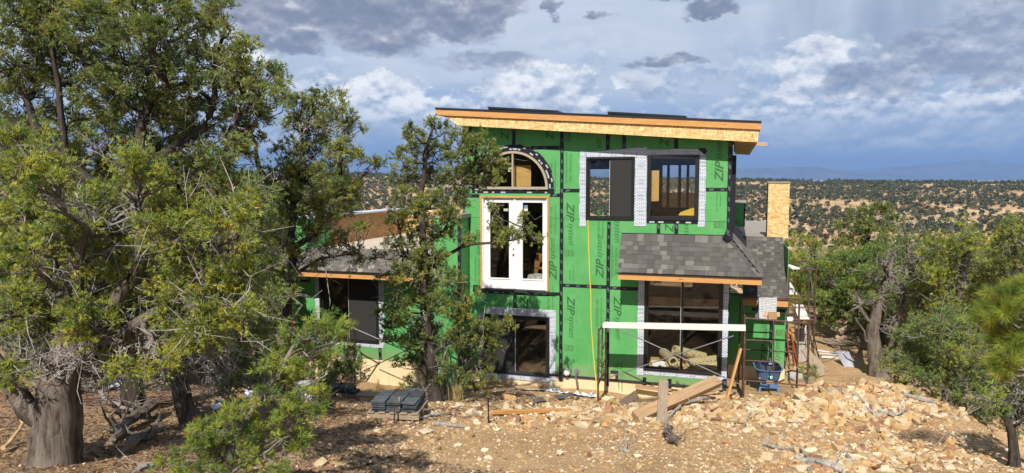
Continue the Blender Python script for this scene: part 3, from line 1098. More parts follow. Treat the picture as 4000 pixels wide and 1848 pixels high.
# ---- seam tape with its rows of small print
def tape(u0, u1, z0, z1, w=0.0, lift=0.004, printed=True, seed=0):
    """strip of black tape along its long side"""
    rr = random.Random(int((u0 * 31 + z0 * 17 + seed) * 1000))
    mb = MB()
    vert = (z1 - z0) > (u1 - u0)
    L = (z1 - z0) if vert else (u1 - u0)
    n = max(2, int(L / 0.35))
    f0, f1 = [], []
    for i in range(n + 1):
        t = i / n
        j0, j1 = rr.uniform(-0.006, 0.006), rr.uniform(-0.006, 0.006)
        if vert:
            f0.append((u0 + j0, z0 + L * t))
            f1.append((u1 + j1, z0 + L * t))
        else:
            f0.append((u0 + L * t, z1 + j0))
            f1.append((u0 + L * t, z0 + j1))
    for i in range(n):
        q = [f0[i], f1[i], f1[i + 1], f0[i + 1]]
        mb.prism(q, w - lift, w - 0.0003)
    o = mb.build("seam_tape", MAT["tape"], house)
    if printed:
        pos = 0.12
        k2 = 0
        while pos < L - 0.12:
            s = "ZIP" if k2 % 2 == 0 else "FLASHING"
            uu, zz = ((u0 + u1) / 2, z1 - pos) if vert else (u0 + pos, (z0 + z1) / 2)
            letter(s, uu, zz, 0.12 if s == "ZIP" else 0.09, 90 if vert else 0, "tape_print", 0.3, 0.03, 2.6, w - lift - 0.0012, o)
            pos += 0.26 + rr.uniform(-0.03, 0.03)
            k2 += 1
    return o
def tape_px(px0, px1, py0, py1, w=0.0, lift=0.004, seed=0):
    pm, qm = (px0 + px1) / 2, (py0 + py1) / 2
    return tape(hp(px0, qm, w)[0], hp(px1, qm, w)[0], hp(pm, py1, w)[1], hp(pm, py0, w)[1], w, lift, seed=seed)
TW = 0.092
def vtape(px, py0, py1, w=0.0, lift=0.004):
    u = hp(px, (py0 + py1) / 2, w)[0]
    return tape(u - TW / 2, u + TW / 2, hp(px, py1, w)[1], hp(px, py0, w)[1], w, lift)
def htape(px0, px1, py, w=0.0, lift=0.0025):
    z = hp((px0 + px1) / 2, py, w)[1]
    u0, u1 = hp(px0, py, w)[0], hp(px1, py, w)[0]
    return tape(u0, u1, z - TW / 2, z + TW / 2, w, lift)
vtape(2193, 490, 1490)
vtape(2375, 500, 585)
vtape(2375, 866, 1508)
vtape(2438, 505, 588)
vtape(2642, 515, 586)
vtape(2642, 866, 922)
vtape(2572, 866, 920)
vtape(2007, 490, 566)
vtape(2012, 1152, 1206)
vtape(1836, 490, 585)
tape(-TW, -0.002, 0.0, ztop(0) - 0.02, 0.0, 0.0045)
tape(uL + 0.002, uL + 0.07, hp(1812, 840)[1], ztop(uL) - 0.02, 0.0, 0.0045)
vtape(2517, 1474, 1510)
vtape(2616, 1480, 1516)
vtape(2817, 1492, 1532)
htape(2074, 2186, 577)
htape(2199, 2266, 745)
htape(2758, 2846, 741)
htape(1818, 1872, 765)
htape(2149, 2187, 763)
htape(2199, 2369, 1118)
htape(2381, 2494, 1127)
htape(1847, 2186, 1141)
htape(1848, 1878, 1120)

def split_boxes(mb, name, mat, parent):
    """every eight-cornered piece collected in mb becomes a mesh of its own"""
    for i in range(0, len(mb.v), 8):
        fs = [tuple(v - i for v in f) for f in mb.f if i <= min(f) and max(f) < i + 8]
        link(name, mesh_from(mb.v[i:i + 8], fs), parent, MAT[mat])

# ---- black flashing round the arch, with its white labels
mb, ml = MB(), MB()
rnd = random.Random(8)
n = 26
for i in range(n):
    t0, t1 = -math.pi / 2 + i * math.pi / n, -math.pi / 2 + (i + 1) * math.pi / n
    ro = ARC_R + 0.17 + rnd.uniform(-0.015, 0.02)
    pts = [(ARC_U + math.sin(a) * r, ARC_Z + math.cos(a) * r) for a, r in ((t0, ARC_R - 0.01), (t1, ARC_R - 0.01), (t1, ro), (t0, ro))]
    mb.prism(pts, -0.006, -0.0005)
    if rnd.random() < 0.75:
        a = (t0 + t1) / 2 + rnd.uniform(-0.02, 0.02)
        rm = ARC_R + rnd.choice((0.05, 0.12))
        cu, cz = ARC_U + math.sin(a) * rm, ARC_Z + math.cos(a) * rm
        tx, tz = math.cos(a), -math.sin(a)
        nx, nz = math.sin(a), math.cos(a)
        hl, hh = rnd.choice((0.05, 0.03, 0.06)), 0.020
        ml.prism([(cu - tx * hl - nx * hh, cz - tz * hl - nz * hh), (cu + tx * hl - nx * hh, cz + tz * hl - nz * hh),
                  (cu + tx * hl + nx * hh, cz + tz * hl + nz * hh), (cu - tx * hl + nx * hh, cz - tz * hl + nz * hh)], -0.0078, -0.0062)
af = mb.build("arch_flashing", MAT["tape"], house)
split_boxes(ml, "label", "label", af)
mb, ml = MB(), MB()
mb.box(ARC_U - ARC_R - 0.18, ARC_U + ARC_R + 0.17, -0.0065, -0.0005, ARC_Z - 0.15, ARC_Z - 0.02)
x = ARC_U - ARC_R - 0.1
while x < ARC_U + ARC_R:
    for zz in (-0.055, -0.125):
        if rnd.random() < 0.7:
            ml.box(x, x + rnd.choice((0.06, 0.13)), -0.0082, -0.0068, ARC_Z + zz - 0.018, ARC_Z + zz + 0.018)
    x += 0.24
sf = mb.build("arch_flashing", MAT["tape"], house)
split_boxes(ml, "label", "label", sf)
# same dark flashing under the french door and the upper right window
for (a, b, c, d) in (R4(1856, 2172, 1138, 1150), R4(2520, 2730, 863, 874)):
    mb, ml = MB(), MB()
    mb.box(a, b, -0.0065, -0.0005, c, d)
    x = a + 0.1
    while x < b - 0.15:
        if rnd.random() < 0.75:
            ml.box(x, x + rnd.choice((0.06, 0.13)), -0.0082, -0.0068, (c + d) / 2 - 0.02, (c + d) / 2 + 0.02)
        x += 0.22
    q = mb.build("sill_flashing", MAT["tape"], house)
    split_boxes(ml, "label", "label", q)

# ---- white printed flashing round the windows
def flash_strip(px0, px1, py0, py1, w=0.0, lift=0.006, word="TOTO", step=0.33, skew=(0, 0)):
    a, b, c, d = R4(px0, px1, py0, py1, w)
    mb = MB()
    rr = random.Random(int(px0 + py0 * 7))
    vert = (d - c) > (b - a)
    L = (d - c) if vert else (b - a)
    n = max(2, int(L / 0.18))
    for i in range(n):
        t0, t1 = i / n, (i + 1) / n
        j = [rr.uniform(-0.012, 0.012) for _ in range(4)]
        if vert:
            q = [(a + j[0], c + L * t0), (b + j[1], c + L * t0), (b + j[2], c + L * t1), (a + j[3], c + L * t1)]
        else:
            k0, k1 = skew[0] * (1 - t0) + skew[1] * t0, skew[0] * (1 - t1) + skew[1] * t1
            q = [(a + L * t0, c + j[0] * 0.5), (a + L * t1, c + j[1] * 0.5), (a + L * t1, d + k1 + j[2]), (a + L * t0, d + k0 + j[3])]
        mb.prism(q, w - lift - rr.uniform(0, 0.003), w - 0.0003)
    o = mb.build("window_flashing", MAT["flash"], house)
    pos = 0.14
    while pos < L - 0.1:
        if vert:
            uu, zz, tn = (a + b) / 2, d - pos, 0
        else:
            uu, zz, tn = a + pos, (c + d) / 2 + skew[0] * 0.5, 90
        letter(word, uu, zz, 0.13, tn, "blueprint", 0, 0.0, 3.6, w - lift - 0.0045, o)
        if rr.random() < 0.5:
            if vert:
                zz -= 0.085
            else:
                uu += 0.085
            letter(word, uu, zz, 0.13, tn, "blueprint", 0, 0.0, 3.6, w - lift - 0.0045, o)
        pos += step + rr.uniform(-0.06, 0.1)
    return o
MAT["blueprint"] = M("blue_print", (0.10, 0.19, 0.36), 0.5, 0.05, 20)
flash_strip(2264, 2290, 592, 883)
flash_strip(2268, 2526, 592, 616, lift=0.008, skew=(-0.02, 0.10))
flash_strip(2480, 2526, 616, 884, lift=0.007)
flash_strip(2524, 2756, 583, 610, lift=0.009)
flash_strip(2730, 2756, 612, 886, lift=0.007)
flash_strip(1869, 1892, 1222, 1476)
flash_strip(1905, 2170, 1205, 1233, lift=0.008)
flash_strip(2146, 2170, 1220, 1486, lift=0.007)
flash_strip(1880, 2150, 1464, 1482, lift=0.009)
flash_strip(2491, 2517, 1070, 1466)
flash_strip(2821, 2844, 1070, 1480)
flash_strip(2496, 2824, 1452, 1474, lift=0.009)
# torn black corner patch
a, z = hp(2745, 588)
MB().prism([(a - 0.13, z + 0.05), (a + 0.05, z - 0.10), (a + 0.11, z - 0.02), (a + 0.05, z + 0.06)], -0.016, -0.0125).build("corner_patch", MAT["tape"], house)

# ---- windows
def frame_mb(u0, u1, z0, z1, t, y0, y1):
    mb = MB()
    mb.box(u0, u0 + t, y0, y1, z0, z1)
    mb.box(u1 - t, u1, y0, y1, z0, z1)
    mb.box(u0 + t, u1 - t, y0, y1, z0, z0 + t)
    mb.box(u0 + t, u1 - t, y0, y1, z1 - t, z1)
    return mb
def slider(op, split, screen, glass="glass", label=None, w=0.0, t=0.055, stickers=(), name="window"):
    """black sliding window: outer frame, two sashes, panes, insect screen on one side"""
    u0, u1, z0, z1 = op
    fo = bevel(frame_mb(u0, u1, z0, z1, t, w - 0.035, w + 0.10).build(name, MAT["frame"], house), 0.006)
    if label:
        fo["label"] = label
    um = u0 + (u1 - u0) * split
    g = t * 0.98
    for i, (a, b, yy) in enumerate(((u0 + g, um + 0.03, 0.045), (um - 0.03, u1 - g, 0.015))):
        s = frame_mb(a, b, z0 + g, z1 - g, 0.045, w + yy - 0.02, w + yy + 0.008).build("sash", MAT["frame"], fo)
        MB().box(a + 0.044, b - 0.044, w + yy - 0.007, w + yy - 0.003, z0 + g + 0.044, z1 - g - 0.044).build("pane", MAT[glass], fo)
        if screen == i:
            MB().box(a + 0.03, b - 0.03, w + yy - 0.030, w + yy - 0.0275, z0 + g + 0.03, z1 - g - 0.03).build("insect_screen", MAT["screen"], fo)
    MB().box(um - 0.035, um - 0.028, w - 0.028, w - 0.012, z0 + g + 0.04, z1 - g - 0.04).build("track_strip", MAT["pvc"], fo)
    for px0, px1, py0, py1 in stickers:
        a, b, c, d = R4(px0, px1, py0, py1, w)
        MB().box(a, b, w - 0.0135, w - 0.0125, c, d).build("sticker", MAT["sticker"], fo)
    return fo
MAT["sticker"] = M("pale_green_sticker", (0.42, 0.47, 0.36), 0.6, 0.1, 30)
slider(OP_UL, 0.52, 1)
slider(OP_LL, 0.505, 0, "glass_dark")
slider(OP_LR, 0.49, -1, "glass", stickers=((2540, 2556, 1096, 1113), (2677, 2694, 1096, 1113)))
# fixed window, upper right
fo = bevel(frame_mb(*OP_UR, 0.10, -0.035, 0.10).build("window", MAT["frame"], house), 0.008)
MB().box(OP_UR[0] + 0.098, OP_UR[1] - 0.098, 0.010, 0.014, OP_UR[2] + 0.098, OP_UR[3] - 0.098).build("pane", MAT["glass"], fo)
# half-round window
def arc_pts(r, n=28):
    return [(ARC_U + r * math.cos(math.pi * i / n), ARC_Z + r * math.sin(math.pi * i / n)) for i in range(n + 1)]
mb = MB()
po, pi_ = arc_pts(ARC_R), arc_pts(ARC_R - 0.06)
for i in range(28):
    mb.prism([pi_[i], po[i], po[i + 1], pi_[i + 1]], -0.04, 0.09)
mb.box(ARC_U - ARC_R, ARC_U + ARC_R, -0.045, 0.09, ARC_Z - 0.045, ARC_Z + 0.022)
fo = mb.build("arched_window", MAT["tan_frame"], house)
MB().box(ARC_U - 0.022, ARC_U + 0.022, -0.03, 0.05, ARC_Z + 0.023, ARC_Z + ARC_R - 0.058).build("mullion", MAT["tan_frame"], fo)
MB().prism([(p[0], max(p[1], ARC_Z + 0.021)) for p in arc_pts(ARC_R - 0.058)], 0.02, 0.024).build("pane", MAT["glass"], fo)
a, b, c, d = R4(1984, 1998, 652, 671)
MB().box(a, b, 0.014, 0.0155, c, d).build("sticker", MAT["sticker"], fo)

# ---- french door
u0, u1, z0, z1 = OP_DOOR
mb = MB()
j = 0.045
mb.box(u0, u0 + j, -0.05, 0.12, z0 + 0.02, z1)
mb.box(u1 - j, u1, -0.05, 0.12, z0 + 0.02, z1)
mb.box(u0 + j, u1 - j, -0.05, 0.12, z1 - j, z1)
fd = mb.build("french_door", MAT["fascia"], house)
MB().box(u0 + 0.01, u1 - 0.01, -0.07, 0.12, z0 - 0.055, z0 + 0.018).build("door_sill", MAT["flashing"], fd)
mb = MB()
mb.box(u0 + j, u0 + j + 0.03, -0.02, 0.10, z0 + 0.02, z1 - j)
mb.box(u1 - j - 0.03, u1 - j, -0.02, 0.10, z0 + 0.02, z1 - j)
mb.box(u0 + j + 0.03, u1 - j - 0.03, -0.02, 0.10, z1 - j - 0.03, z1 - j)
mb.build("door_frame", MAT["white"], fd)
um = (u0 + u1) / 2
for k2, (a, b, gp) in enumerate(((u0 + j + 0.033, um - 0.003, (1914, 1988, 792, 1086)), (um + 0.003, u1 - j - 0.033, (2041, 2119, 792, 1091)))):
    g0, g1, h0, h1 = R4(*gp)
    za, zz = z0 + 0.03, z1 - j - 0.034
    dm = MB()
    for r in sub_rects(a, b, za, zz, [(g0, g1, h0, h1)]):
        dm.box(r[0], r[1], 0.022, 0.066, r[2], r[3])
    dl = dm.build("door_leaf", MAT["white"], fd)
    bevel(frame_mb(g0 - 0.035, g1 + 0.035, h0 - 0.035, h1 + 0.035, 0.036, 0.004, 0.021).build("glazing_bead", MAT["white"], fd), 0.006)
    MB().box(g0 + 0.0005, g1 - 0.0005, 0.035, 0.039, h0 + 0.0005, h1 - 0.0005).build("pane", MAT["glass_dark"], fd)
bevel(MB().box(um - 0.028, um + 0.028, -0.006, 0.0215, z0 + 0.03, z1 - j - 0.034).build("astragal", MAT["white"], fd), 0.006)
for px, py in ((2006, 995), (2006, 973)):
    u, z = hp(px, py)
    mb = MB().tube([(u, -0.018, z), (u, 0.02, z)], 0.026 if py > 980 else 0.018, 12)
    mb.build("lock_hole", MAT["flashing"], fd)
MAT["sticker_blue"] = M("blue_sticker", (0.10, 0.30, 0.42), 0.5, 0.4, 40)
for px0, px1, py0, py1, mt in ((1918, 1938, 805, 815, "sticker_blue"), (1966, 1984, 815, 825, "sticker"), (2046, 2060, 802, 814, "sticker_blue"), (2045, 2060, 815, 825, "pvc")):
    a, b, c, d = R4(px0, px1, py0, py1)
    MB().box(a, b, 0.0315, 0.0335, c, d).build("sticker", MAT[mt], fd)

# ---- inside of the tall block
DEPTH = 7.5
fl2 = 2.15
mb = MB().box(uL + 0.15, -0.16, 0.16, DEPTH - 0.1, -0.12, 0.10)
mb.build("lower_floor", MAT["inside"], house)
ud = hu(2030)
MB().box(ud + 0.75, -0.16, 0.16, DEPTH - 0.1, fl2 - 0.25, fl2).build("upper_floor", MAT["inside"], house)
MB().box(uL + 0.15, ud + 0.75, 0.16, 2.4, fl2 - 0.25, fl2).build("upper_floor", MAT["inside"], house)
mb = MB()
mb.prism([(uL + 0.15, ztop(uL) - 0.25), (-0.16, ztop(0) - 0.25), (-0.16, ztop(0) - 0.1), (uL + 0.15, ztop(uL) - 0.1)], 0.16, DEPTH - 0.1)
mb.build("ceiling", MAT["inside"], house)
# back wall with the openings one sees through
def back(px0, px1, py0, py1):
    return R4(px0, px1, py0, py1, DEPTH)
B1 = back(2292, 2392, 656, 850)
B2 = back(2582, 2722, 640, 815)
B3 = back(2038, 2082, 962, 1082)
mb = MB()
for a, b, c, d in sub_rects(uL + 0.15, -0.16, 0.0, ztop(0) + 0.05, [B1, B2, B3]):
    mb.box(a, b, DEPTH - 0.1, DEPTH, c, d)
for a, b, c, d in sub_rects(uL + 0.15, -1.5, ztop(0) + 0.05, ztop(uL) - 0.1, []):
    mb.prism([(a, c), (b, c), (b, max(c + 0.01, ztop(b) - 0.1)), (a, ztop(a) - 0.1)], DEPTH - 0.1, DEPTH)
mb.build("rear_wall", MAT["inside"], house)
# side walls of the tall block, outside face sheathed
mb = MB()
mb.prism([(-0.15, 0.0), (-0.013, 0.0), (-0.013, ztop(0)), (-0.15, ztop(0))], 0.16, DEPTH)
mb.build("side_framing", MAT["inside"], house)
MB().prism([(-0.012, 0.0), (0.0, 0.0), (0.0, ztop(0)), (-0.012, ztop(0))], 0.013, DEPTH).build("side_sheathing", MAT["green"], house)
MB().box(0.0005, 0.004, 0.0, 0.10, 0.0, ztop(0) - 0.02).build("corner_tape", MAT["tape"], house)
MB().box(0.0006, 0.10, 0.30, 0.42, hp(2866, 915)[1], hp(2866, 605)[1]).build("stacked_tape_lap", MAT["tape"], house)
mb = MB()
mb.prism([(uL + 0.013, 0.0), (uL + 0.15, 0.0), (uL + 0.15, ztop(uL)), (uL + 0.013, ztop(uL))], 0.16, DEPTH)
mb.build("side_framing", MAT["inside"], house)
MB().prism([(uL, 0.0), (uL + 0.012, 0.0), (uL + 0.012, ztop(uL)), (uL, ztop(uL))], 0.013, DEPTH).build("side_sheathing", MAT["green"], house)
# rear window frame with posts, seen through the upper right window
rf = frame_mb(*B2, 0.05, DEPTH - 0.14, DEPTH + 0.02).build("window", MAT["frame"], house)
for px in (2611, 2655, 2687):
    u = hu(px, DEPTH, 720)
    MB().box(u - 0.045, u + 0.045, DEPTH - 0.11, DEPTH, B2[2] + 0.05, B2[3] - 0.05).build("mullion", MAT["frame"], rf)
MAT["mint"] = M("pale_green_film", (0.55, 0.66, 0.55), 0.5, 0.05, 8)
for px in (2578, 2585, 2613, 2658, 2688):
    u, z = hp(px, 690, DEPTH - 0.2)
    zb2 = hp(px, 812, DEPTH - 0.2)[1]
    MB().box(u - 0.03, u + 0.03, DEPTH - 0.22, DEPTH - 0.18, zb2, z).build("film_strip", MAT["mint"], rf)
frame_mb(*B1, 0.05, DEPTH - 0.14, DEPTH + 0.02).build("window", MAT["frame"], house)
# plywood partitions catching the sun inside
for box, w in (((2009, 2074, 646, 729), 0.30), ((2540, 2574, 666, 786), 0.24), ((2458, 2466, 664, 776), 0.24)):
    a, b, c, d = R4(*box, w)
    MB().box(a, b, w, w + 0.018, c, d).build("plywood_sheet", MAT["ply"], house)
# low parapet of strand board behind the rear window, yellow boards on the upper floor
a, b, c, d = R4(2560, 2760, 752, 830, DEPTH + 2.2)
MB().box(a, b, DEPTH + 2.2, DEPTH + 2.3, 2.4, d).build("parapet_panel", MAT["osb"], house)
MB().box(uL, 0.0, DEPTH + 0.01, DEPTH + 6, 2.3, 2.42).build("rear_roof_deck", MAT["membrane"], house)
a, b, c, d = R4(2650, 2745, 812, 842, 1.2)
MB().prism([(a, c), (b, c), (b, d + 0.1), (a + 0.05, d - 0.12)], 1.2, 1.9).build("yellow_board", MAT["yellow_board"], house)
# galvanised beam and stairs inside
z = hp(2660, 1226, 0.5)[1]
MB().box(OP_LR[0] - 0.2, OP_LR[1] + 0.1, 0.5, 0.56, z - 0.055, z + 0.055).build("interior_beam", MAT["galv"], house)
st = MB()
for i in range(4):
    u, z = hp(2100 - i * 6, 985 + i * 30, 1.6)
    st.beam((u, 1.6, z), (u + 0.5, 1.6, z), 0.25, 0.05)
a0 = hp(2098, 1040, 1.5)
a1 = hp(2116, 966, 1.5)
st.beam((a0[0] - 0.1, 1.5, a0[1] - 0.3), (a1[0], 1.5, a1[1]), 0.05, 0.16)
st.build("stair", MAT["fascia"], house)

# ---- sloping roof of the tall block
ov_b = DEPTH + 0.5
mb = MB()
def roof_prism(dz0, dz1, inset, y0, y1):
    a, b = rL[0] + inset, rR[0] - inset
    return MB().prism([(a, roof_z(a) + dz0), (b, roof_z(b) + dz0), (b, roof_z(b) + dz1), (a, roof_z(a) + dz1)], y0, y1)
mr = roof_prism(-0.165, -0.030, 0.06, WE + 0.04, ov_b).build("flat_roof", MAT["membrane"], house)
roof_prism(-0.030, 0.022, -0.012, WE - 0.012, ov_b + 0.01).build("drip_edge", MAT["metal_black"], mr)
# front fascia board (two lengths butted) and the strand board below it
uj = hu(2850, WE, 470)
for a, b in ((rL[0], uj - 0.002), (uj + 0.002, rR[0])):
    q = MB().prism([(a, roof_z(a) - 0.175), (b, roof_z(b) - 0.175), (b, roof_z(b) - 0.031), (a, roof_z(a) - 0.031)], WE, WE + 0.038)
    sl = math.atan2(rR[1] - rL[1], rR[0] - rL[0])
    q.build("fascia", MAT["fascia"], mr)
for x in (rL[0], rR[0] - 0.038):
    MB().prism([(x, roof_z(x) - 0.175), (x + 0.038, roof_z(x + 0.038) - 0.175), (x + 0.038, roof_z(x + 0.038) - 0.031), (x, roof_z(x) - 0.031)], WE + 0.039, ov_b).build("fascia", MAT["fascia"], mr)
a, b = rL[0] + 0.30, rR[0] - 0.035
MB().prism([(a + 0.28, roof_z(a) - 0.43), (b - 0.02, roof_z(b) - 0.46), (b, roof_z(b) - 0.176), (a - 0.05, roof_z(a) - 0.176)], WE + 0.05, WE + 0.075).build("strand_board_edge", MAT["osb"], mr)
# soffit joists under the right and left overhang
for x0, x1 in ((0.02, rR[0] - 0.06), (rL[0] + 0.5, uL - 0.02)):
    for i in range(16):
        y = WE + 0.10 + i * 0.5
        MB().prism([(x0, roof_z(x0) - 0.44), (x1, roof_z(x1) - 0.42), (x1, roof_z(x1) - 0.17), (x0, roof_z(x0) - 0.17)], y, y + 0.04).build("joist", MAT["oldwood"], mr)
for i in range(5):
    x = 0.05 + i * (rR[0] - 0.15) / 5
    MB().box(x, x + 0.12, WE + 0.08, ov_b, roof_z(x) - 0.485, roof_z(x) - 0.462).build("soffit_board", MAT["beamwood"], mr)
MB().prism([(uL, ztop(uL) - 0.03), (0.0, ztop(0.0) - 0.03), (0.0, ztop(0) + 0.0), (uL, ztop(uL) + 0.0)], WE + 0.08, -0.01).build("soffit_panel", MAT["oldwood"], mr)
# skylight kerbs on the roof
for px0, px1, py0, py1 in ((1908, 2180, 421, 436), (2375, 2680, 440, 457)):
    w0 = 1.4
    p0, p1 = hp(px0, py0, w0), hp(px1, py1, w0)
    mb = MB().prism([(p0[0], roof_z(p0[0]) - 0.02), (p1[0] + 0.35, roof_z(p1[0] + 0.35) - 0.02), (p1[0], p1[1]), (p0[0], p0[1])], w0, w0 + 1.3)
    sk = mb.build("skylight", MAT["flashing"], mr)
    MB().prism([(p0[0] - 0.01, p0[1] - 0.02), (p1[0], p1[1] - 0.02), (p1[0], p1[1] + 0.03), (p0[0] - 0.01, p0[1] + 0.03)], w0 - 0.03, w0 + 1.34).build("skylight_frame", MAT["frame"], sk)

# ---- foundation: cream foam board below the walls
zg = -0.75
for a, b in ((uL + 0.0, hu(2040)), (hu(2040) + 0.004, hu(2330)), (hu(2330) + 0.004, hu(2600)), (hu(2600) + 0.004, 0.0)):
    MB().box(a, b, 0.02, 0.12, zg, -0.055).build("foam_board", MAT["foam"], house)
MB().box(uL, 0.0, -0.012, 0.03, -0.054, 0.006).build("base_flashing", MAT["flashing"], house)

# ---- shingled roofs
SH = {}
def shingle_mesh(wd):
    if wd not in SH:
        mb = MB()
        mb.add([(0.002, 0, 0.012), (wd - 0.002, 0, 0.012), (wd - 0.002, 0.26, 0.003), (0.002, 0.26, 0.003), (0.002, 0, 0.0), (wd - 0.002, 0, 0.0)],
               [(0, 1, 2, 3), (4, 5, 1, 0), (4, 0, 3), (5, 2, 1)])
        me = mb.mesh()
        me.materials.append(MAT["shingle"])
        SH[wd] = me
    return SH[wd]
def shingle_field(parent, e0, e1, t0, t1, n, widths=(0.11, 0.15, 0.19), seed=1, merge=False):
    """courses of tabs between eave e0-e1 and top t0-t1 (house axes, left to right)"""
    rr = random.Random(seed)
    e0, e1, t0, t1 = map(Vector, (e0, e1, t0, t1))
    up0 = ((t0 + t1) / 2 - (e0 + e1) / 2)
    along = (e1 - e0).normalized()
    nrm = along.cross(up0).normalized()
    up = nrm.cross(along).normalized()
    mb = MB()
    for i in range(n):
        f = i / n
        a, b = e0.lerp(t0, f), e1.lerp(t1, f)
        L = (b - a).length
        x = -rr.uniform(0, 0.1)
        while x < L - 0.02:
            wd = rr.choice(widths)
            x0, x1 = max(x, 0), min(x + wd, L)
            if x1 - x0 > 0.02:
                org = a + along * x0 + nrm * (0.006 + rr.uniform(0, 0.004))
                M4 = Matrix((( along.x, up.x, nrm.x, org.x), (along.y, up.y, nrm.y, org.y), (along.z, up.z, nrm.z, org.z), (0, 0, 0, 1)))
                M4 = M4 @ Matrix.Diagonal(((x1 - x0) / wd, 1, 1, 1))
                if merge:
                    me = shingle_mesh(wd)
                    mb.add([M4 @ v.co for v in me.vertices], [tuple(p.vertices) for p in me.polygons])
                else:
                    link("shingle", shingle_mesh(wd), parent, None, M4)
            x += wd
    if merge:
        o = mb.build("shingle", MAT["shingle_mass"], parent)
        o["kind"] = "stuff"
def shingle_mass():
    m, kk, b = new_mat("asphalt_shingle_mass")
    g = kk.add("ShaderNodeNewGeometry")
    c = kk.ramp(g.outputs["Random Per Island"], [(0.0, (0.085, 0.075, 0.066)), (0.5, (0.13, 0.116, 0.10)), (0.8, (0.18, 0.165, 0.14)), (1.0, (0.29, 0.26, 0.21))])
    kk.set(b.inputs["Base Color"], c)
    b.inputs["Roughness"].default_value = 0.92
    return m
MAT["shingle_mass"] = shingle_mass()

# pent roof over the big window, wrapping round the right corner
zt = hp(2640, 921)[1]
PD = 0.75
uP = hp(2427, 960)[0]
ze = hp(2680, 1071, -PD)[1]
ue0 = hp(2413, 1056, -PD)[0]
uer = 0.72
pr = MB()
pr.slab([(ue0, -PD, ze), (uer, -PD, ze), (0.0, 0.0, zt), (uP, 0.0, zt)], 0.035)
pr.slab([(uer, -PD, ze), (uer, DEPTH - 0.6, ze), (0.0, DEPTH - 0.6, zt), (0.0, 0.0, zt)], 0.035)
pr.prism([(uP, zt - 0.05), (uP + 0.02, zt - 0.05), (uP + 0.02, ze), (uP, ze)], -0.02, -0.005)
porch = pr.build("pent_roof", MAT["beamwood"], house)
shingle_field(porch, (ue0, -PD - 0.03, ze - 0.02), (uer + 0.02, -PD - 0.03, ze - 0.02), (uP, -0.06, zt - 0.05), (-0.02, -0.06, zt - 0.05), 8, seed=5)
shingle_field(porch, (uer + 0.03, -PD, ze - 0.02), (uer + 0.03, DEPTH - 0.6, ze - 0.02), (0.05, -0.02, zt - 0.04), (0.05, DEPTH - 0.6, zt - 0.04), 8, seed=6, merge=True)
MB().box(ue0 - 0.01, uer + 0.015, -PD - 0.032, -PD - 0.002, ze - 0.048, ze - 0.026).build("drip_edge", MAT["metal_black"], porch)
MB().box(ue0 + 0.01, uer - 0.002, -PD + 0.0, -PD + 0.038, ze - 0.19, ze - 0.049).build("fascia", MAT["fascia"], porch)
MB().box(uer - 0.04, uer - 0.003, -PD + 0.039, DEPTH - 0.6, ze - 0.19, ze - 0.049).build("fascia", MAT["fascia"], porch)
MB().box(ue0 + 0.05, uer - 0.05, -PD + 0.04, -0.008, ze - 0.16, ze - 0.145).build("soffit_panel", MAT["oldwood"], porch)
# step flashing against the wall in three lengths
for px0, px1 in ((2428, 2590), (2592, 2760), (2762, 2848)):
    a, b = hu(px0, 0, 925), hu(px1, 0, 925)
    mb = MB()
    mb.box(a, b, -0.012, -0.007, zt - 0.03, zt + 0.005)
    mb.slab([(a, -0.16, zt - 0.142), (b, -0.16, zt - 0.142), (b, -0.010, zt + 0.022), (a, -0.010, zt + 0.022)], 0.004)
    mb.build("wall_flashing", MAT["felt"], porch)
MB().box(uP, -0.01, -0.010, -0.006, zt + 0.006, zt + 0.045).build("top_tape", MAT["tape"], porch)
# hip caps
A, B = Vector((uer + 0.04, -PD - 0.04, ze + 0.0)), Vector((-0.02, -0.02, zt + 0.01))
hip = (B - A)
hd = hip.normalized()
for i in range(9):
    c0 = A + hip * (i / 9.3)
    c1 = c0 + hd * 0.21
    lift = Vector((0, 0, 0.030))
    s1, s2 = Vector((-0.135, 0.0, -0.012)), Vector((0.0, 0.135, -0.012))
    low = Vector((0, 0, 0.012))
    mb = MB()
    vs = [c0 + lift, c0 + s1 + lift, c1 + s1 + low, c1 + low, c0 + s2 + lift, c1 + s2 + low]
    vs += [v - Vector((0, 0, 0.014)) for v in vs]
    mb.add(vs, [(0, 3, 2, 1), (0, 4, 5, 3), (0, 1, 7, 6), (4, 0, 6, 10), (1, 2, 8, 7), (5, 4, 10, 11), (6, 7, 8, 9), (6, 9, 11, 10)])
    mb.build("hip_cap", MAT["shingle"], porch)
# crumpled black membrane where the wall meets the hip
def lump(name, c, r, mat, parent, seed=0, n=2, flat=(1, 1, 1), amp=0.35):
    import bmesh
    bm = bmesh.new()
    bmesh.ops.create_icosphere(bm, subdivisions=n, radius=1.0)
    rr = random.Random(seed)
    for v in bm.verts:
        f = 1 + rr.uniform(-amp, amp)
        v.co = Vector((v.co.x * r * flat[0] * f + c[0], v.co.y * r * flat[1] * f + c[1], v.co.z * r * flat[2] * f + c[2]))
    me = bpy.data.meshes.new(name)
    bm.to_mesh(me)
    bm.free()
    return link(name, me, parent, mat)
u, z = hp(2843, 928, -0.1)
lump("membrane_corner", (u, -0.12, z), 0.10, MAT["tape"], house, 3, 2, (1, 0.7, 1.25))

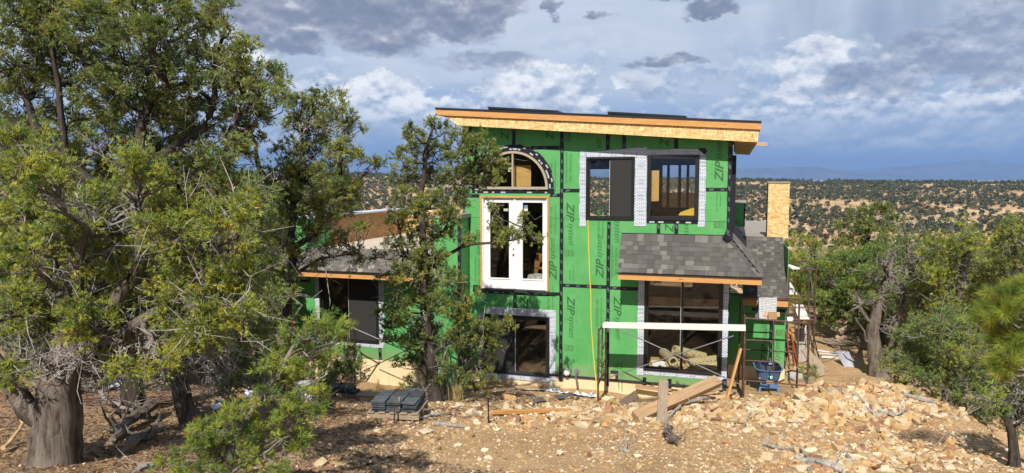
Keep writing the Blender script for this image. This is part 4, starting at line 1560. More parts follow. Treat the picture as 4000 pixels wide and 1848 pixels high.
# ---- lower wing on the right
WW = 2.4
wr = hp(3072, 1300, WW)[0]
we_z = hp(3000, 1168, WW - 0.6)[1]
wt_w = WW + 2.35
wt_z = hp(3010, 932, wt_w)[1]
sx = hu(3012, WW, 1300)
panel(0.012, sx, 0.0, we_z - 0.02, WW)
panel(sx, wr, 0.0, we_z - 0.02, WW)
MB().box(0.012, wr, WW + 0.013, WW + 0.14, 0.0, we_z).build("wall_framing", MAT["inside"], house)
MB().box(wr - 0.012, wr, WW + 0.013, wt_w + 9, -0.3, wt_z - 0.1).build("side_sheathing", MAT["green"], house)
tape(sx - TW / 2, sx + TW / 2, 0.0, we_z - 0.05, WW, 0.004)
z = hp(3040, 1213, WW)[1]
tape(0.6, wr, z - TW / 2, z + TW / 2, WW, 0.0025)
tape(wr - 0.03, wr, 0.0, we_z - 0.05, WW, 0.0045)
MB().box(0.012, wr, WW + 0.02, WW + 0.12, -0.7, -0.002).build("foam_board", MAT["foam"], house)
for k2, px, py, dr in (("logo", 2988, 1345, 1), ("struct", 2984, 1255, 1), ("system", 3040, 1370, 1), ("30", 3042, 1300, 1)):
    print_at(k2, px, py, dr, WW)
lx0, lx1 = hp(2903, 1100, WW - 0.6)[0], hp(3080, 1150, WW - 0.6)[0]
wing = MB().slab([(lx0, WW - 0.6, we_z), (lx1, WW - 0.6, we_z), (lx1, wt_w, wt_z), (lx0, wt_w, wt_z)], 0.04).build("pent_roof", MAT["beamwood"], house)
shingle_field(wing, (lx0, WW - 0.63, we_z - 0.01), (lx1 + 0.02, WW - 0.63, we_z - 0.01), (lx0, wt_w - 0.02, wt_z - 0.005), (lx1 + 0.01, wt_w - 0.02, wt_z - 0.005), 20, (0.08, 0.12, 0.16), seed=9)
MB().box(lx0, lx1, WW - 0.6, WW - 0.562, we_z - 0.19, we_z - 0.045).build("fascia", MAT["fascia"], wing)
MB().box(lx0, lx1, wt_w - 0.01, wt_w + 0.12, wt_z + 0.004, wt_z + 0.03).build("ridge_flashing", MAT["felt"], wing)
# flat membrane behind it, parapet with tape, boxed chimney of strand board
MB().box(0.012, wr, wt_w + 0.13, wt_w + 9.5, wt_z - 0.15, wt_z).build("flat_roof", MAT["membrane"], house)
cu0, cu1 = hp(2999, 820, wt_w + 0.15)[0], hp(3082, 820, wt_w + 0.15)[0]
cz = hp(3040, 716, wt_w + 0.15)[1]
ch = thing("chimney", None, None)
ch.parent = house
y0 = wt_w + 0.15
ncol = 1
zs = [wt_z + 0.01, wt_z + (cz - wt_z) * 0.46, cz]
for c, d in zip(zs, zs[1:]):
    MB().box(cu0, cu1, y0, y0 + 0.012, c + 0.001, d - 0.001).build("strand_board_panel", MAT["osb"], ch)
MB().box(cu0 + 0.001, cu1 - 0.001, y0 + 0.013, y0 + 0.9, wt_z + 0.01, cz - 0.002).build("chimney_core", MAT["felt"], ch)
MB().box(cu0 - 0.03, cu1 + 0.015, y0 - 0.02, y0 + 0.93, cz, cz + 0.05).build("chimney_cap", MAT["membrane"], ch)
WP = wt_w + 5.5
pu0, pu1 = 0.02, hp(2911, 840, WP)[0]
pz = hp(2890, 793, WP)[1]
panel(pu0, pu1, wt_z, pz, WP)
print_at("join", 2880, 822, 1, WP)
print_at("30", 2876, 868, 1, WP)
tape(pu1 - 0.06, pu1, wt_z, pz, WP, 0.004)
MB().box(pu0, pu1, WP + 0.013, WP + 0.3, wt_z, pz).build("parapet_core", MAT["membrane"], house)
MB().box(pu0, pu1 + 0.03, WP - 0.03, WP + 0.33, pz, pz + 0.10).build("parapet_cap", MAT["membrane"], house)

# ---- lower wing on the left
lw0, lw1 = hp(1152, 1250)[0], hp(1662, 1250)[0]
lze = hp(1300, 1058, -PD)[1]
lzt = hp(1300, 978, -0.0)[1]
OP_WL = R4(1250, 1480, 1078, 1335)
for a, b in ((lw0, hu(1500, 0, 1250)), (hu(1500, 0, 1250), lw1)):
    panel(a, b, 0.0, lzt, 0.0, [OP_WL])
MB().box(lw0, lw1, 0.013, 0.02, lzt - 0.01, lzt).build("wall_framing", MAT["inside"], house)
mb = MB()
for a, b, c, d in sub_rects(lw0, lw1, 0.0, lzt, [OP_WL]):
    mb.box(a, b, 0.021, 0.15, c, d)
mb.box(lw0, lw0 + 0.12, 0.16, 5.0, 0, lzt)
mb.box(lw0, lw1, 5.0, 5.1, 0, lzt)
mb.box(lw0, lw1, 0.16, 5.0, -0.05, 0.05)
mb.build("wall_framing", MAT["inside"], house)
slider(OP_WL, 0.52, 1, "glass_dark")
flash_strip(1233, 1251, 1078, 1340)
flash_strip(1480, 1500, 1078, 1345)
flash_strip(1252, 1498, 1334, 1350, lift=0.008)
vtape(1485, 1352, 1438)
vtape(1648, 1070, 1455)
htape(1155, 1212, 1096)
print_at("em", 1450, 1412, 1)
for a, b in ((lw0, hu(1520, 0, 1480)), (hu(1520, 0, 1480) + 0.005, lw1)):
    MB().box(a, b, -0.03, 0.10, -1.1, -0.012).build("foam_board", MAT["foam"], house)
lp = MB().slab([(lw0 - 0.05, -PD, lze), (lw1, -PD, lze), (lw1, 0.0, lzt), (lw0 + 0.1, 0.0, lzt)], 0.035).build("pent_roof", MAT["beamwood"], house)
shingle_field(lp, (lw0 - 0.05, -PD - 0.03, lze - 0.01), (lw1, -PD - 0.03, lze - 0.01), (lw0 + 0.1, -0.02, lzt - 0.0), (lw1, -0.02, lzt - 0.0), 6, seed=15, merge=True)
MB().box(lw0 - 0.04, lw1, -PD, -PD + 0.038, lze - 0.19, lze - 0.049).build("fascia", MAT["fascia"], lp)
MB().box(lw0 - 0.05, lw1, -PD - 0.032, -PD - 0.002, lze - 0.048, lze - 0.026).build("drip_edge", MAT["metal_black"], lp)
MB().box(lw0, lw1 + 0.6, 0.03, 6.6, lzt - 0.12, lzt + 0.01).build("flat_roof", MAT["deck"], house)
# parapets round that roof
ppz = hp(1175, 850)[1]
pw = hu(1203, 0, 900)
panel(lw0, pw, lzt - 0.35, ppz, -0.02)
MB().box(lw0 + 0.002, pw - 0.014, -0.007, 6.4, lzt - 0.1, ppz - 0.03).build("parapet_core", MAT["inside"], house)
MB().box(pw - 0.012, pw, -0.006, 1.2, lzt + 0.012, ppz - 0.03).build("parapet_panel", MAT["green"], house)
for i in range(4):
    MB().box(pw - 0.012, pw, 1.203 + i * 1.3, 1.2 + (i + 1) * 1.3, lzt + 0.012, ppz - 0.03).build("parapet_panel", MAT["osb_shaded"], house)
MB().box(lw0 - 0.02, pw + 0.03, 0.3, 6.5, ppz - 0.028, ppz + 0.02).build("parapet_cap", MAT["tarp"], house)
mw0 = hp(1684, 1000, -0.7)[0]
MB().box(pw + 0.01, mw0, 6.42, 6.55, lzt + 0.012, ppz - 0.02).build("parapet_panel", MAT["osb"], house)

# ---- bay that stands forward between the left wing and the tall block
WB = -0.70
bw1 = hp(1797, 1000, WB)[0]
bzt = hp(1740, 852, WB)[1]
panel(mw0, bw1, -0.75, hp(1740, 1118, WB)[1], WB)
panel(mw0, bw1, hp(1740, 1118, WB)[1], bzt, WB)
MB().box(mw0 + 0.01, bw1 - 0.013, WB + 0.013, 0.0, -0.75, bzt - 0.02).build("bay_core", MAT["inside"], house)
MB().box(bw1 - 0.012, bw1, WB + 0.013, -0.001, -0.75, bzt).build("side_sheathing", MAT["green"], house)
tape(bw1 - 0.07, bw1 - 0.001, -0.7, bzt, WB, 0.0045)
tape(mw0 + 0.001, mw0 + 0.07, -0.7, bzt, WB, 0.0045)
MB().box(bw1 + 0.0005, bw1 + 0.003, WB, WB + 0.06, -0.7, bzt).build("corner_tape", MAT["tape"], house)
MB().box(bw1 + 0.0005, bw1 + 0.003, -0.07, -0.006, -0.1, bzt).build("corner_tape", MAT["tape"], house)
MB().box(mw0 - 0.1, bw1 + 0.05, WB - 0.04, -0.008, bzt + 0.001, bzt + 0.10).build("parapet_cap", MAT["membrane"], house)
print_at("logo", 1738, 1010, 1, WB)

# ---- vent cap and hose tap low on the wall
u, z = hp(2217, 1452)
vm = MB().tube([(u, -0.001, z), (u, -0.07, z), (u, -0.13, z - 0.01), (u, -0.165, z - 0.01)], [0.085, 0.085, 0.075, 0.035], 16)
vent = vm.build("vent_cap", MAT["pvc"], house, smooth=False)
u, z = hp(2253, 1452)
mb = MB().tube([(u, -0.001, z), (u, -0.02, z)], 0.075, 8)
mb.tube([(u, -0.02, z), (u, -0.09, z), (u, -0.10, z - 0.07), (u, -0.09, z - 0.20)], 0.022, 8)
mb.tube([(u - 0.03, -0.10, z + 0.005), (u + 0.03, -0.10, z + 0.005)], 0.012, 6)
mb.build("hose_tap", MAT["galv"], house)
u, z = hp(2400, 1462)
eb = MB().box(u - 0.09, u + 0.10, -0.06, -0.006, z - 0.12, z + 0.10).build("outlet_box", MAT["flashing"], house)
u2, z2 = hp(2396, 1468)
MB().box(u2 - 0.06, u2 + 0.06, -0.075, -0.061, z2 - 0.06, z2 + 0.06).build("cover_plate", MAT["pine"], eb)

# ------------------------------------------------------------------ trees
def frames(d):
    """two unit vectors across each direction"""
    ref = np.where(np.abs(d[:, 2:3]) > 0.9, np.array([[1.0, 0, 0]]), np.array([[0, 0, 1.0]]))
    s = np.cross(d, ref)
    s /= np.linalg.norm(s, axis=1, keepdims=True) + 1e-9
    return s, np.cross(s, d)

STAT = []
class Tree:
    def __init__(self, seed, kind):
        self.r = np.random.RandomState(seed)
        self.kind = kind
        self.wood, self.dead = [], []            # polylines (points, radii)
        self.tp, self.td, self.ts, self.tt = [], [], [], []     # tufts: position, direction, size, tint

    def wob(self, a, b, n, amp):
        a, b = np.array(a, float), np.array(b, float)
        L = np.linalg.norm(b - a)
        pts = [a + (b - a) * t for t in np.linspace(0, 1, n + 1)]
        off = np.zeros(3)
        for i in range(1, n):
            off = off * 0.5 + self.r.normal(0, amp * L, 3)
            pts[i] = pts[i] + off
        return pts

    def branch(self, a, b, r0, r1, n=4, amp=0.06, dead=False):
        pts = self.wob(a, b, n, amp)
        (self.dead if dead else self.wood).append((pts, list(np.linspace(r0, r1, n + 1))))
        return pts

    def tint(self, n, clump=0.0):
        r = self.r
        if self.kind == "bright":
            base = np.array([0.290, 0.365, 0.070])
        elif self.kind == "juniper":
            base = np.array([0.355, 0.405, 0.070])
        elif self.kind == "green_juniper":
            base = np.array([0.245, 0.330, 0.075])
        else:
            base = np.array([0.270, 0.318, 0.084])
        f = (0.80 + 0.45 * r.rand(n))[:, None] * np.clip(1 + clump, 0.5, 1.5)
        warm = np.clip(r.normal(0, 0.10, (n, 1)) + clump * 0.45, -0.35, 0.35)
        c = base * f * np.concatenate([1 + warm, 1 + 0 * warm, 1 - warm], 1)
        brown = r.rand(n) < (0.018 if self.kind != "piñon" else 0.010)
        c[brown] = np.array([0.28, 0.13, 0.045]) * (0.7 + 0.5 * r.rand(brown.sum(), 1))
        return np.clip(c, 0.004, 1)

    def clump(self, c, rc, src, ntw, per, size, up=0.25, r_tw=0.005):
        """a knot of foliage: twigs fanning from c, tufts along their outer half"""
        r = self.r
        c = np.array(c, float)
        cl = r.normal(0, 0.20)
        out = c - np.array(src, float)
        out /= np.linalg.norm(out) + 1e-6
        for _ in range(ntw):
            d = r.normal(0, 1, 3)
            d = d / np.linalg.norm(d) + out * 0.45 + np.array([0, 0, up])
            d /= np.linalg.norm(d)
            L = rc * (0.55 + 0.6 * r.rand())
            e = c + d * L
            self.wood.append(([c, c + d * L * 0.55 + r.normal(0, 0.08 * L, 3), e], [r_tw, r_tw * 0.7, r_tw * 0.4]))
            t = np.linspace(0.35, 1.0, per)
            p = c + np.outer(t, d * L) + r.normal(0, 0.10 * rc, (per, 3))
            dd = d + r.normal(0, 0.35, (per, 3)) + np.array([0, 0, up * 0.6])
            self.tp.append(p)
            self.td.append(dd / np.linalg.norm(dd, axis=1, keepdims=True))
            self.ts.append(size * (0.7 + 0.6 * r.rand(per)))
            self.tt.append(self.tint(per, cl))

    def lobe(self, start, c, rad, dens=1.0, r_limb=0.035, size=0.075, flat=0.8, dead=0.0, clump_r=0.26, ntw=7, per=3, shell=0.45):
        """limb from start to a crown lobe, filled with knots of foliage"""
        r = self.r
        c = np.array(c, float)
        mid = np.array(start) * 0.25 + c * 0.75 - np.array([0, 0, 0.12 * rad])
        pts = self.branch(start, mid, r_limb, r_limb * 0.45, 5, 0.07)
        n = max(3, int(dens * 9.5 * (rad / 0.55) ** 2 * (0.26 / clump_r) ** 2))
        for i in range(n):
            d = r.normal(0, 1, 3)
            d /= np.linalg.norm(d)
            if d[2] < -0.55 and r.rand() < 0.6:
                d[2] = -d[2]
            q = c + d * np.array([1, 1, flat]) * rad * (shell + (1 - shell) * r.rand() ** 0.6)
            src = pts[r.randint(3, len(pts))]
            bp = self.branch(src, q, max(0.006, r_limb * 0.33), 0.005, 3, 0.10)
            if r.rand() < (1.0 if dead >= 1 else dead * 0.5):
                for _ in range(3):
                    self.branch(q, q + r.normal(0, 0.22, 3) + d * 0.15, 0.006, 0.002, 3, 0.18, True)
                if r.rand() < 0.5 or dead >= 1:
                    continue
            self.clump(q, clump_r * (0.7 + 0.6 * r.rand()), bp[-2], ntw, per, size)
        for _ in range(int(dead * 10)):
            d = r.normal(0, 1, 3)
            d /= np.linalg.norm(d)
            src = np.array(pts[r.randint(2, len(pts))])
            e = src + d * rad * (0.6 + 0.6 * r.rand())
            bp = self.branch(src, e, 0.011, 0.004, 7, 0.07, True)
            for _ in range(4):
                self.branch(bp[r.randint(1, 8)], e + r.normal(0, 0.24 * rad + 0.05, 3), 0.006, 0.002, 5, 0.09, True)

    # ---- meshes
    @staticmethod
    def tubes(lines, sides):
        Vs, Fs, base = [], [], 0
        for pts, rs in lines:
            P = np.array(pts, float)
            T = np.gradient(P, axis=0)
            T /= np.linalg.norm(T, axis=1, keepdims=True) + 1e-9
            s, u = frames(T)
            ang = np.arange(sides) * 2 * np.pi / sides
            ring = P[:, None, :] + (np.cos(ang)[None, :, None] * s[:, None, :] + np.sin(ang)[None, :, None] * u[:, None, :]) * np.array(rs)[:, None, None]
            n = len(P)
            if sides > 6 and rs[0] > 0.05:
                r7 = np.random.RandomState(int(abs(P[0].sum()) * 1000) % 99991)
                mod = 1 + np.cumsum(r7.normal(0, 0.05, (n, sides)), axis=0) * 0.6 + r7.normal(0, 0.10, (1, sides)) + r7.normal(0, 0.03, (n, sides))
                ring = P[:, None, :] + (ring - P[:, None, :]) * np.clip(mod, 0.7, 1.4)[..., None]
            Vs.append(ring.reshape(-1, 3))
            i, j = np.meshgrid(np.arange(n - 1), np.arange(sides), indexing="ij")
            j2 = (j + 1) % sides
            a, b, c, d = base + i * sides + j, base + i * sides + j2, base + (i + 1) * sides + j2, base + (i + 1) * sides + j
            Fs.append(np.stack([a, b, c], -1).reshape(-1, 3))
            Fs.append(np.stack([a, c, d], -1).reshape(-1, 3))
            base += n * sides
        return np.concatenate(Vs), np.concatenate(Fs)

    def foliage(self, needles=9, width=0.011, spread=0.95):
        p, d = np.concatenate(self.tp), np.concatenate(self.td)
        sz, tn = np.concatenate(self.ts), np.concatenate(self.tt)
        N = len(p)
        r = self.r
        s, u = frames(d)
        K = needles
        th = np.arccos(1 - (1 - np.cos(spread)) * r.rand(N, K))
        ph = r.rand(N, K) * 2 * np.pi
        nd = (d[:, None] * np.cos(th)[..., None] + s[:, None] * (np.sin(th) * np.cos(ph))[..., None] + u[:, None] * (np.sin(th) * np.sin(ph))[..., None])
        side = np.cross(nd, r.normal(0, 1, (N, K, 3)))
        side /= np.linalg.norm(side, axis=2, keepdims=True) + 1e-9
        L = sz[:, None, None] * (0.65 + 0.6 * r.rand(N, K, 1))
        root = p[:, None] + nd * L * 0.1
        w = width * (sz / 0.075)[:, None, None]
        V = np.stack([root + side * w, p[:, None] + nd * L, root - side * w], 2).reshape(-1, 3)
        F = np.arange(N * K * 3).reshape(-1, 3)
        tint = np.repeat(np.repeat(tn, K, 0) * (0.85 + 0.3 * r.rand(N * K, 1)), 3, 0)
        STAT.append((self.name if hasattr(self, "name") else "", N, N * K))
        return V, F, tint

    def build(self, name, label, cat, base, bark="bark_dark", needles=11, width=0.0068, group=None, spread=0.95):
        """meshes are made relative to the foot of the tree"""
        base = np.array(base, float)
        root = thing(name, label, cat, base, 0, group)
        self.name = label[:30]
        big = [l for l in self.wood if l[1][0] > 0.03]
        thin = [l for l in self.wood if l[1][0] <= 0.03]
        V, F = self.tubes(big, 14)
        o = link("trunk", tri_mesh(V - base, F, "trunk", smooth=True), root, MAT[bark])
        if thin:
            V, F = self.tubes(thin, 3)
            link("branch", tri_mesh(V - base, F, "branch"), root, MAT["bark_dark" if bark == "bark_dark" else "twig"])["kind"] = "stuff"
        if self.dead:
            V, F = self.tubes(self.dead, 3)
            link("dead_branch", tri_mesh(V - base, F, "dead_branch"), root, MAT["deadwood"])["kind"] = "stuff"
        V, F, tint = self.foliage(needles, width, spread)
        link("crown", tri_mesh(V - base, F, "crown", tint), root, MAT["needles"])
        return root

def nearest_on(pts, c, drop):
    """where on the trunk a limb for a lobe at c springs from"""
    c = np.array(c, float)
    best = None
    P = []
    for a, b in zip(pts[:-1], pts[1:]):
        for t in np.linspace(0, 1, 6):
            P.append(np.array(a) * (1 - t) + np.array(b) * t)
    P = np.array(P)
    h = np.linalg.norm((P - c)[:, :2], axis=1)
    cost = np.abs(P[:, 2] - (c[2] - drop * h)) + 0.4 * h
    return P[np.argmin(cost)]

def tree_px(name, label, cat, kind, seed, base, trunk, r0, lobes, depth, bark="bark_dark", dens=1.0, size=0.075, clump_r=0.26, dead=0.0,
            spread_d=0.35, ntw=7, per=3, needles=11, width=0.0068, group=None, forks=(), limb=0.035, drop=0.5, flat=0.8, shell=0.45, spread=0.95, grow=1.0):
    """tree whose trunk and crown lobes are read off the photograph: (px, py, radius px[, depth offset])"""
    T = Tree(seed, kind)
    rr = np.random.RandomState(seed + 77)
    g = gpt(*base) if depth is None else None
    if g is None:
        p = at_depth(base[0], base[1], depth)
        g = Vector((p.x, p.y, gz(p.x, p.y) - 0.05))
    else:
        depth = g.y
    g = np.array(g)
    tp = [g - np.array([0, 0, 0.1])] + [np.array(at_depth(x, y, depth + (q[0] if q else 0))) for x, y, *q in trunk]
    fine = [tp[0]]
    for a, b in zip(tp[:-1], tp[1:]):
        fine += T.wob(a, b, 4, 0.025)[1:]
    rad = list(r0 * (1 - 0.82 * np.linspace(0, 1, len(fine)) ** 0.9))
    rad[0] *= 1.75
    rad[1] *= 1.18
    T.wood.append((fine, rad))
    stems = [fine]
    for fk in forks:                                  # further stems: list of (px,py[,dd]) from the trunk
        *path, rf = fk
        fp = [np.array(at_depth(x, y, depth + (q[0] if q else 0))) for x, y, *q in path]
        s = nearest_on(fine, fp[0], 0.6)
        ff = [s]
        for a, b in zip([s] + fp[:-1], fp):
            ff += T.wob(a, b, 3, 0.04)[1:]
        T.wood.append((ff, list(np.linspace(rf, rf * 0.3, len(ff)))))
        stems.append(ff)
    m = depth / FPX * grow
    for lb in lobes:
        px, py, rp = lb[:3]
        R = rp * m
        dd = lb[3] if len(lb) > 3 else rr.uniform(-1, 1) * spread_d
        c = np.array(at_depth(px, py, depth + dd))
        cands = [nearest_on(s, c, drop) for s in stems]
        s = min(cands, key=lambda q: np.linalg.norm(q - c))
        dl = lb[4] if len(lb) > 4 else dead
        T.lobe(s, c, R, dens, limb * (0.7 + 0.5 * R), size, flat, dl, clump_r, ntw, per, shell)
    return T.build(name, label, cat, g, bark, needles, width, group, spread)

N_TREES = True
# --- left: juniper in front with the shaggy trunk
tree_px("juniper_tree", "yellow-green juniper with a thick shaggy trunk at the lower left edge", "tree", "juniper", 1,
        (205, 1960), [(215, 1700), (245, 1450), (290, 1200), (330, 900)], 0.27,
        [(160, 700, 110), (70, 560, 90), (60, 880, 110), (330, 790, 110), (560, 790, 120), (240, 950, 120), (460, 930, 130), (660, 900, 120), (860, 860, 85),
         (760, 1010, 115), (600, 1060, 130), (380, 1090, 130), (900, 980, 90), (860, 1130, 100), (700, 1200, 110), (500, 1230, 120), (330, 1270, 110), (180, 1290, 70), (30, 1330, 70), (560, 1420, 70, 0.5, 1.0), (700, 1440, 70, 0.6, 1.0), (420, 1480, 60, 0.6, 1.0), (880, 1400, 70, 0.4, 1.0), (120, 1420, 60, -0.3, 1.0), (640, 1350, 70, 0.2, 1.0), (330, 1420, 50, -0.4, 1.0), (760, 1330, 80), (620, 1420, 60), (560, 1370, 70), (700, 1330, 70), (820, 1250, 80), (40, 1480, 60), (480, 1440, 50), (250, 1120, 100), (520, 640, 60), (950, 820, 60),
         (100, 1130, 100), (60, 1180, 80), (380, 1360, 90), (460, 1330, 80), (960, 1090, 80), (930, 1230, 70), (40, 1020, 80), (560, 720, 70), (170, 1000, 90)],
        7.2, "bark_juniper", dens=3.0, size=0.050, clump_r=0.16, dead=0.30, spread_d=0.8, ntw=9, per=5, needles=9, width=0.0066, limb=0.04, shell=0.2, spread=0.7,
        forks=[((110, 1600), (20, 1480), (-60, 1300), 0.15), ((420, 1250), (520, 1050), (560, 880), 0.10), ((400, 1330), (700, 1180), (830, 980), 0.09)])
# --- left: tall piñon behind it
tree_px("pinyon_tree", "tall dark piñon filling the upper left corner of the view", "tree", "piñon", 2,
        (500, 1620), [(540, 1250), (560, 900), (550, 560), (600, 250), (560, -60)], 0.145,
        [(90, 80, 130), (60, 240, 120), (230, 60, 120), (360, 140, 130), (210, 190, 110), (470, 40, 110), (330, 270, 120), (130, 330, 110), (540, 190, 120),
         (640, 60, 100), (760, 120, 90), (830, 60, 70), (700, 250, 120), (560, 330, 120), (420, 370, 110), (840, 260, 85), (890, 60, 45), (930, 190, 55), (970, 210, 45),
         (930, 300, 90), (1020, 330, 80), (820, 380, 110), (670, 420, 110), (1060, 380, 55), (950, 430, 90), (540, 460, 100), (300, 430, 100), (800, 500, 110),
         (960, 540, 90), (660, 560, 110), (880, 620, 100), (1020, 470, 60), (750, 690, 100), (900, 740, 90), (460, 560, 90), (600, 680, 90), (40, 420, 90), (380, -40, 120), (150, -50, 120), (620, -50, 110), (840, 900, 100), (700, 830, 90), (560, 860, 90), (940, 960, 80), (800, 1020, 90), (250, 640, 90), (40, 640, 80)],
        10.6, "bark_dark", dens=2.3, size=0.062, clump_r=0.19, dead=0.12, spread_d=1.1, ntw=7, per=5, needles=9, width=0.0066,
        forks=[((420, 850), (250, 600), (230, 330), (200, 60), 0.075), ((760, 760), (900, 560), (960, 380), 0.06), ((800, 500), (840, 380), (880, 120), 0.08), ((340, 700), (130, 480), (60, 250), 0.10)])
# --- left: dark leaning juniper further in
tree_px("juniper_tree", "dark leaning juniper trunk with bleached dead twigs behind the front juniper", "tree", "green_juniper", 3,
        (755, 1690), [(700, 1500), (690, 1320), (760, 1120), (820, 900)], 0.16,
        [(700, 1010, 100), (850, 990, 100), (980, 900, 100), (960, 1060, 100), (800, 1150, 110), (1000, 1200, 90), (900, 1290, 100), (740, 1290, 80), (1020, 1030, 70), (580, 1200, 90), (860, 800, 100), (1010, 780, 80), (1050, 1300, 70), (980, 1400, 60), (850, 1390, 70), (650, 1330, 60), (1000, 1500, 60), (920, 1480, 50), (760, 1400, 50), (1080, 1180, 60), (1060, 900, 60), (640, 1500, 60, -0.4, 1.0), (860, 1480, 60, 0, 1.0), (960, 1420, 60, 0.3, 1.0), (1080, 1450, 60, 0.3, 1.0), (800, 1560, 50, 0.3, 1.0), (900, 1560, 50), (1040, 1560, 50), (560, 1480, 50)],
        10.2, "bark_juniper", dens=2.6, size=0.058, clump_r=0.20, dead=0.55, spread_d=0.8, ntw=8, per=3, needles=10, width=0.0065, spread=0.8,
        forks=[((800, 1400), (900, 1250), (980, 1050), 0.09), ((620, 1400), (560, 1250), 0.06)])
# --- left centre: piñon in front of the left wing
tree_px("pinyon_tree", "piñon with a rounded open crown in front of the left wing of the house", "tree", "piñon", 4,
        (1075, 1600), [(1090, 1400), (1120, 1200), (1130, 950), (1170, 750), (1180, 520)], 0.13,
        [(1160, 420, 52), (1240, 410, 58), (1310, 400, 50), (1200, 480, 68), (1290, 500, 68), (1360, 470, 42), (1375, 500, 34), (1130, 470, 42), (1340, 600, 58), (1230, 590, 78),
         (1140, 590, 58), (1300, 690, 72), (1380, 610, 36), (1200, 700, 80), (1340, 740, 58), (1110, 690, 68), (1240, 800, 78), (1360, 800, 52), (1150, 810, 70), (1400, 720, 30),
         (1440, 650, 26), (1480, 645, 24), (1060, 780, 56), (1330, 850, 46), (1230, 890, 52), (1120, 920, 52), (1040, 900, 44), (1270, 980, 46, 0, 0.7), (1180, 1000, 40, 0, 0.7), (1360, 980, 40, 0, 0.7), (1090, 1050, 50), (1130, 1160, 40), (1200, 940, 46), (1330, 930, 40), (1410, 900, 34), (1280, 860, 44), (1100, 860, 50), (1240, 1040, 40, 0, 0.6), (1400, 1030, 30, 0, 0.6), (1140, 1080, 46), (1060, 1140, 50)],
        13.2, "bark_dark", dens=1.9, size=0.060, clump_r=0.150, dead=0.22, spread_d=0.9, ntw=7, per=4, needles=9, width=0.0072, limb=0.03,
        forks=[((1050, 720), (1000, 600), (990, 540), 0.07), ((1250, 900), (1320, 700), (1340, 520), 0.06), ((1250, 1010), (1400, 990), 0.04)])
# --- centre: piñon in front of the french door
tree_px("pinyon_tree", "slender piñon standing in front of the white french doors", "tree", "piñon", 5,
        (1700, 1625), [(1690, 1450), (1665, 1200), (1655, 950), (1640, 780), (1660, 600), (1690, 500)], 0.135,
        [(1625, 530, 48), (1700, 490, 34), (1740, 520, 34), (1660, 590, 58), (1590, 620, 50), (1570, 690, 48), (1650, 690, 60), (1720, 610, 52), (1800, 560, 48), (1860, 560, 46),
         (1900, 600, 54), (1930, 650, 46), (1880, 670, 62), (1820, 640, 62), (1930, 700, 36), (1760, 700, 60), (1840, 740, 48), (1600, 780, 58), (1690, 800, 62), (1560, 860, 50), (1640, 880, 66),
         (1720, 900, 58), (1540, 950, 40), (1600, 980, 62), (1690, 1000, 66), (1760, 850, 46), (1790, 790, 40), (1570, 1080, 58), (1660, 1100, 62), (1740, 1090, 52), (1540, 1180, 44), (1520, 1290, 40), (1590, 1290, 54),
         (1640, 1200, 60), (1730, 1190, 54), (1790, 1220, 52), (1850, 1170, 34), (1700, 1310, 54), (1800, 1320, 54), (1880, 1290, 46), (1930, 1290, 44), (1980, 1270, 30), (1850, 1390, 44),
         (1920, 880, 36), (1990, 930, 42), (1960, 930, 36), (2060, 890, 20), (2100, 935, 20), (1920, 820, 24), (2035, 860, 22), (1850, 930, 30), (1900, 1420, 34), (1820, 1480, 36), (1870, 1530, 30), (1480, 1010, 30), (1530, 1340, 36), (1640, 1400, 44), (1740, 1420, 40), (1580, 1420, 36), (1690, 1500, 30), (1900, 1480, 34), (1760, 1330, 44), (1600, 1500, 30, 0, 0.8), (1930, 1380, 30), (1500, 1230, 40), (1560, 1240, 44), (1820, 1250, 44), (1900, 1340, 40), (1660, 1290, 50), (1520, 1100, 40), (1780, 1130, 40), (1610, 1330, 44)],
        14.6, "bark_dark", grow=1.08, dens=1.45, size=0.060, clump_r=0.135, dead=0.14, spread_d=0.7, ntw=6, per=4, needles=9, width=0.0072, limb=0.03, drop=0.35,
        forks=[((1740, 900), (1810, 700), (1860, 620), 0.06), ((1760, 990), (1900, 950), (2060, 920), 0.05), ((1580, 1000), (1550, 850), 0.04), ((1790, 1330), (1810, 1420), (1850, 1500), 0.045)])
# --- lower left: young piñon close by, bright long needles
tree_px("pinyon_sapling", "bright green young piñon branches low in front of the stone stacks", "tree", "bright", 6,
        (880, 1990), [(900, 1750), (1020, 1550), (1150, 1350), (1250, 1270)], 0.055,
        [(1240, 1290, 60), (1310, 1270, 44), (1170, 1320, 60), (1120, 1390, 62), (1200, 1390, 52), (1260, 1360, 44), (1060, 1450, 52), (1130, 1480, 50), (1220, 1500, 46), (1180, 1560, 42), (1240, 1540, 34), (1310, 1330, 34),
         (900, 1640, 60), (820, 1690, 66), (960, 1700, 60), (760, 1740, 60), (860, 1770, 60), (1010, 1780, 52), (950, 1810, 52), (720, 1810, 52), (800, 1830, 52), (1090, 1640, 42), (1140, 1700, 40), (1060, 1730, 42), (1180, 1740, 34), (1120, 1800, 40), (900, 1840, 44), (1210, 1620, 30), (1000, 1640, 50), (860, 1700, 50), (1040, 1560, 40), (1080, 1840, 44), (740, 1860, 50), (640, 1830, 40), (1150, 1440, 44), (980, 1740, 46), (1270, 1420, 36), (1330, 1290, 30), (1150, 1620, 34)],
        6.6, "twig", dens=1.35, size=0.062, clump_r=0.095, dead=0.03, spread_d=0.35, ntw=6, per=3, needles=12, width=0.0042, limb=0.016, shell=0.3,
        forks=[((860, 1780), (780, 1720), 0.025), ((1050, 1760), (1150, 1700), 0.02)])
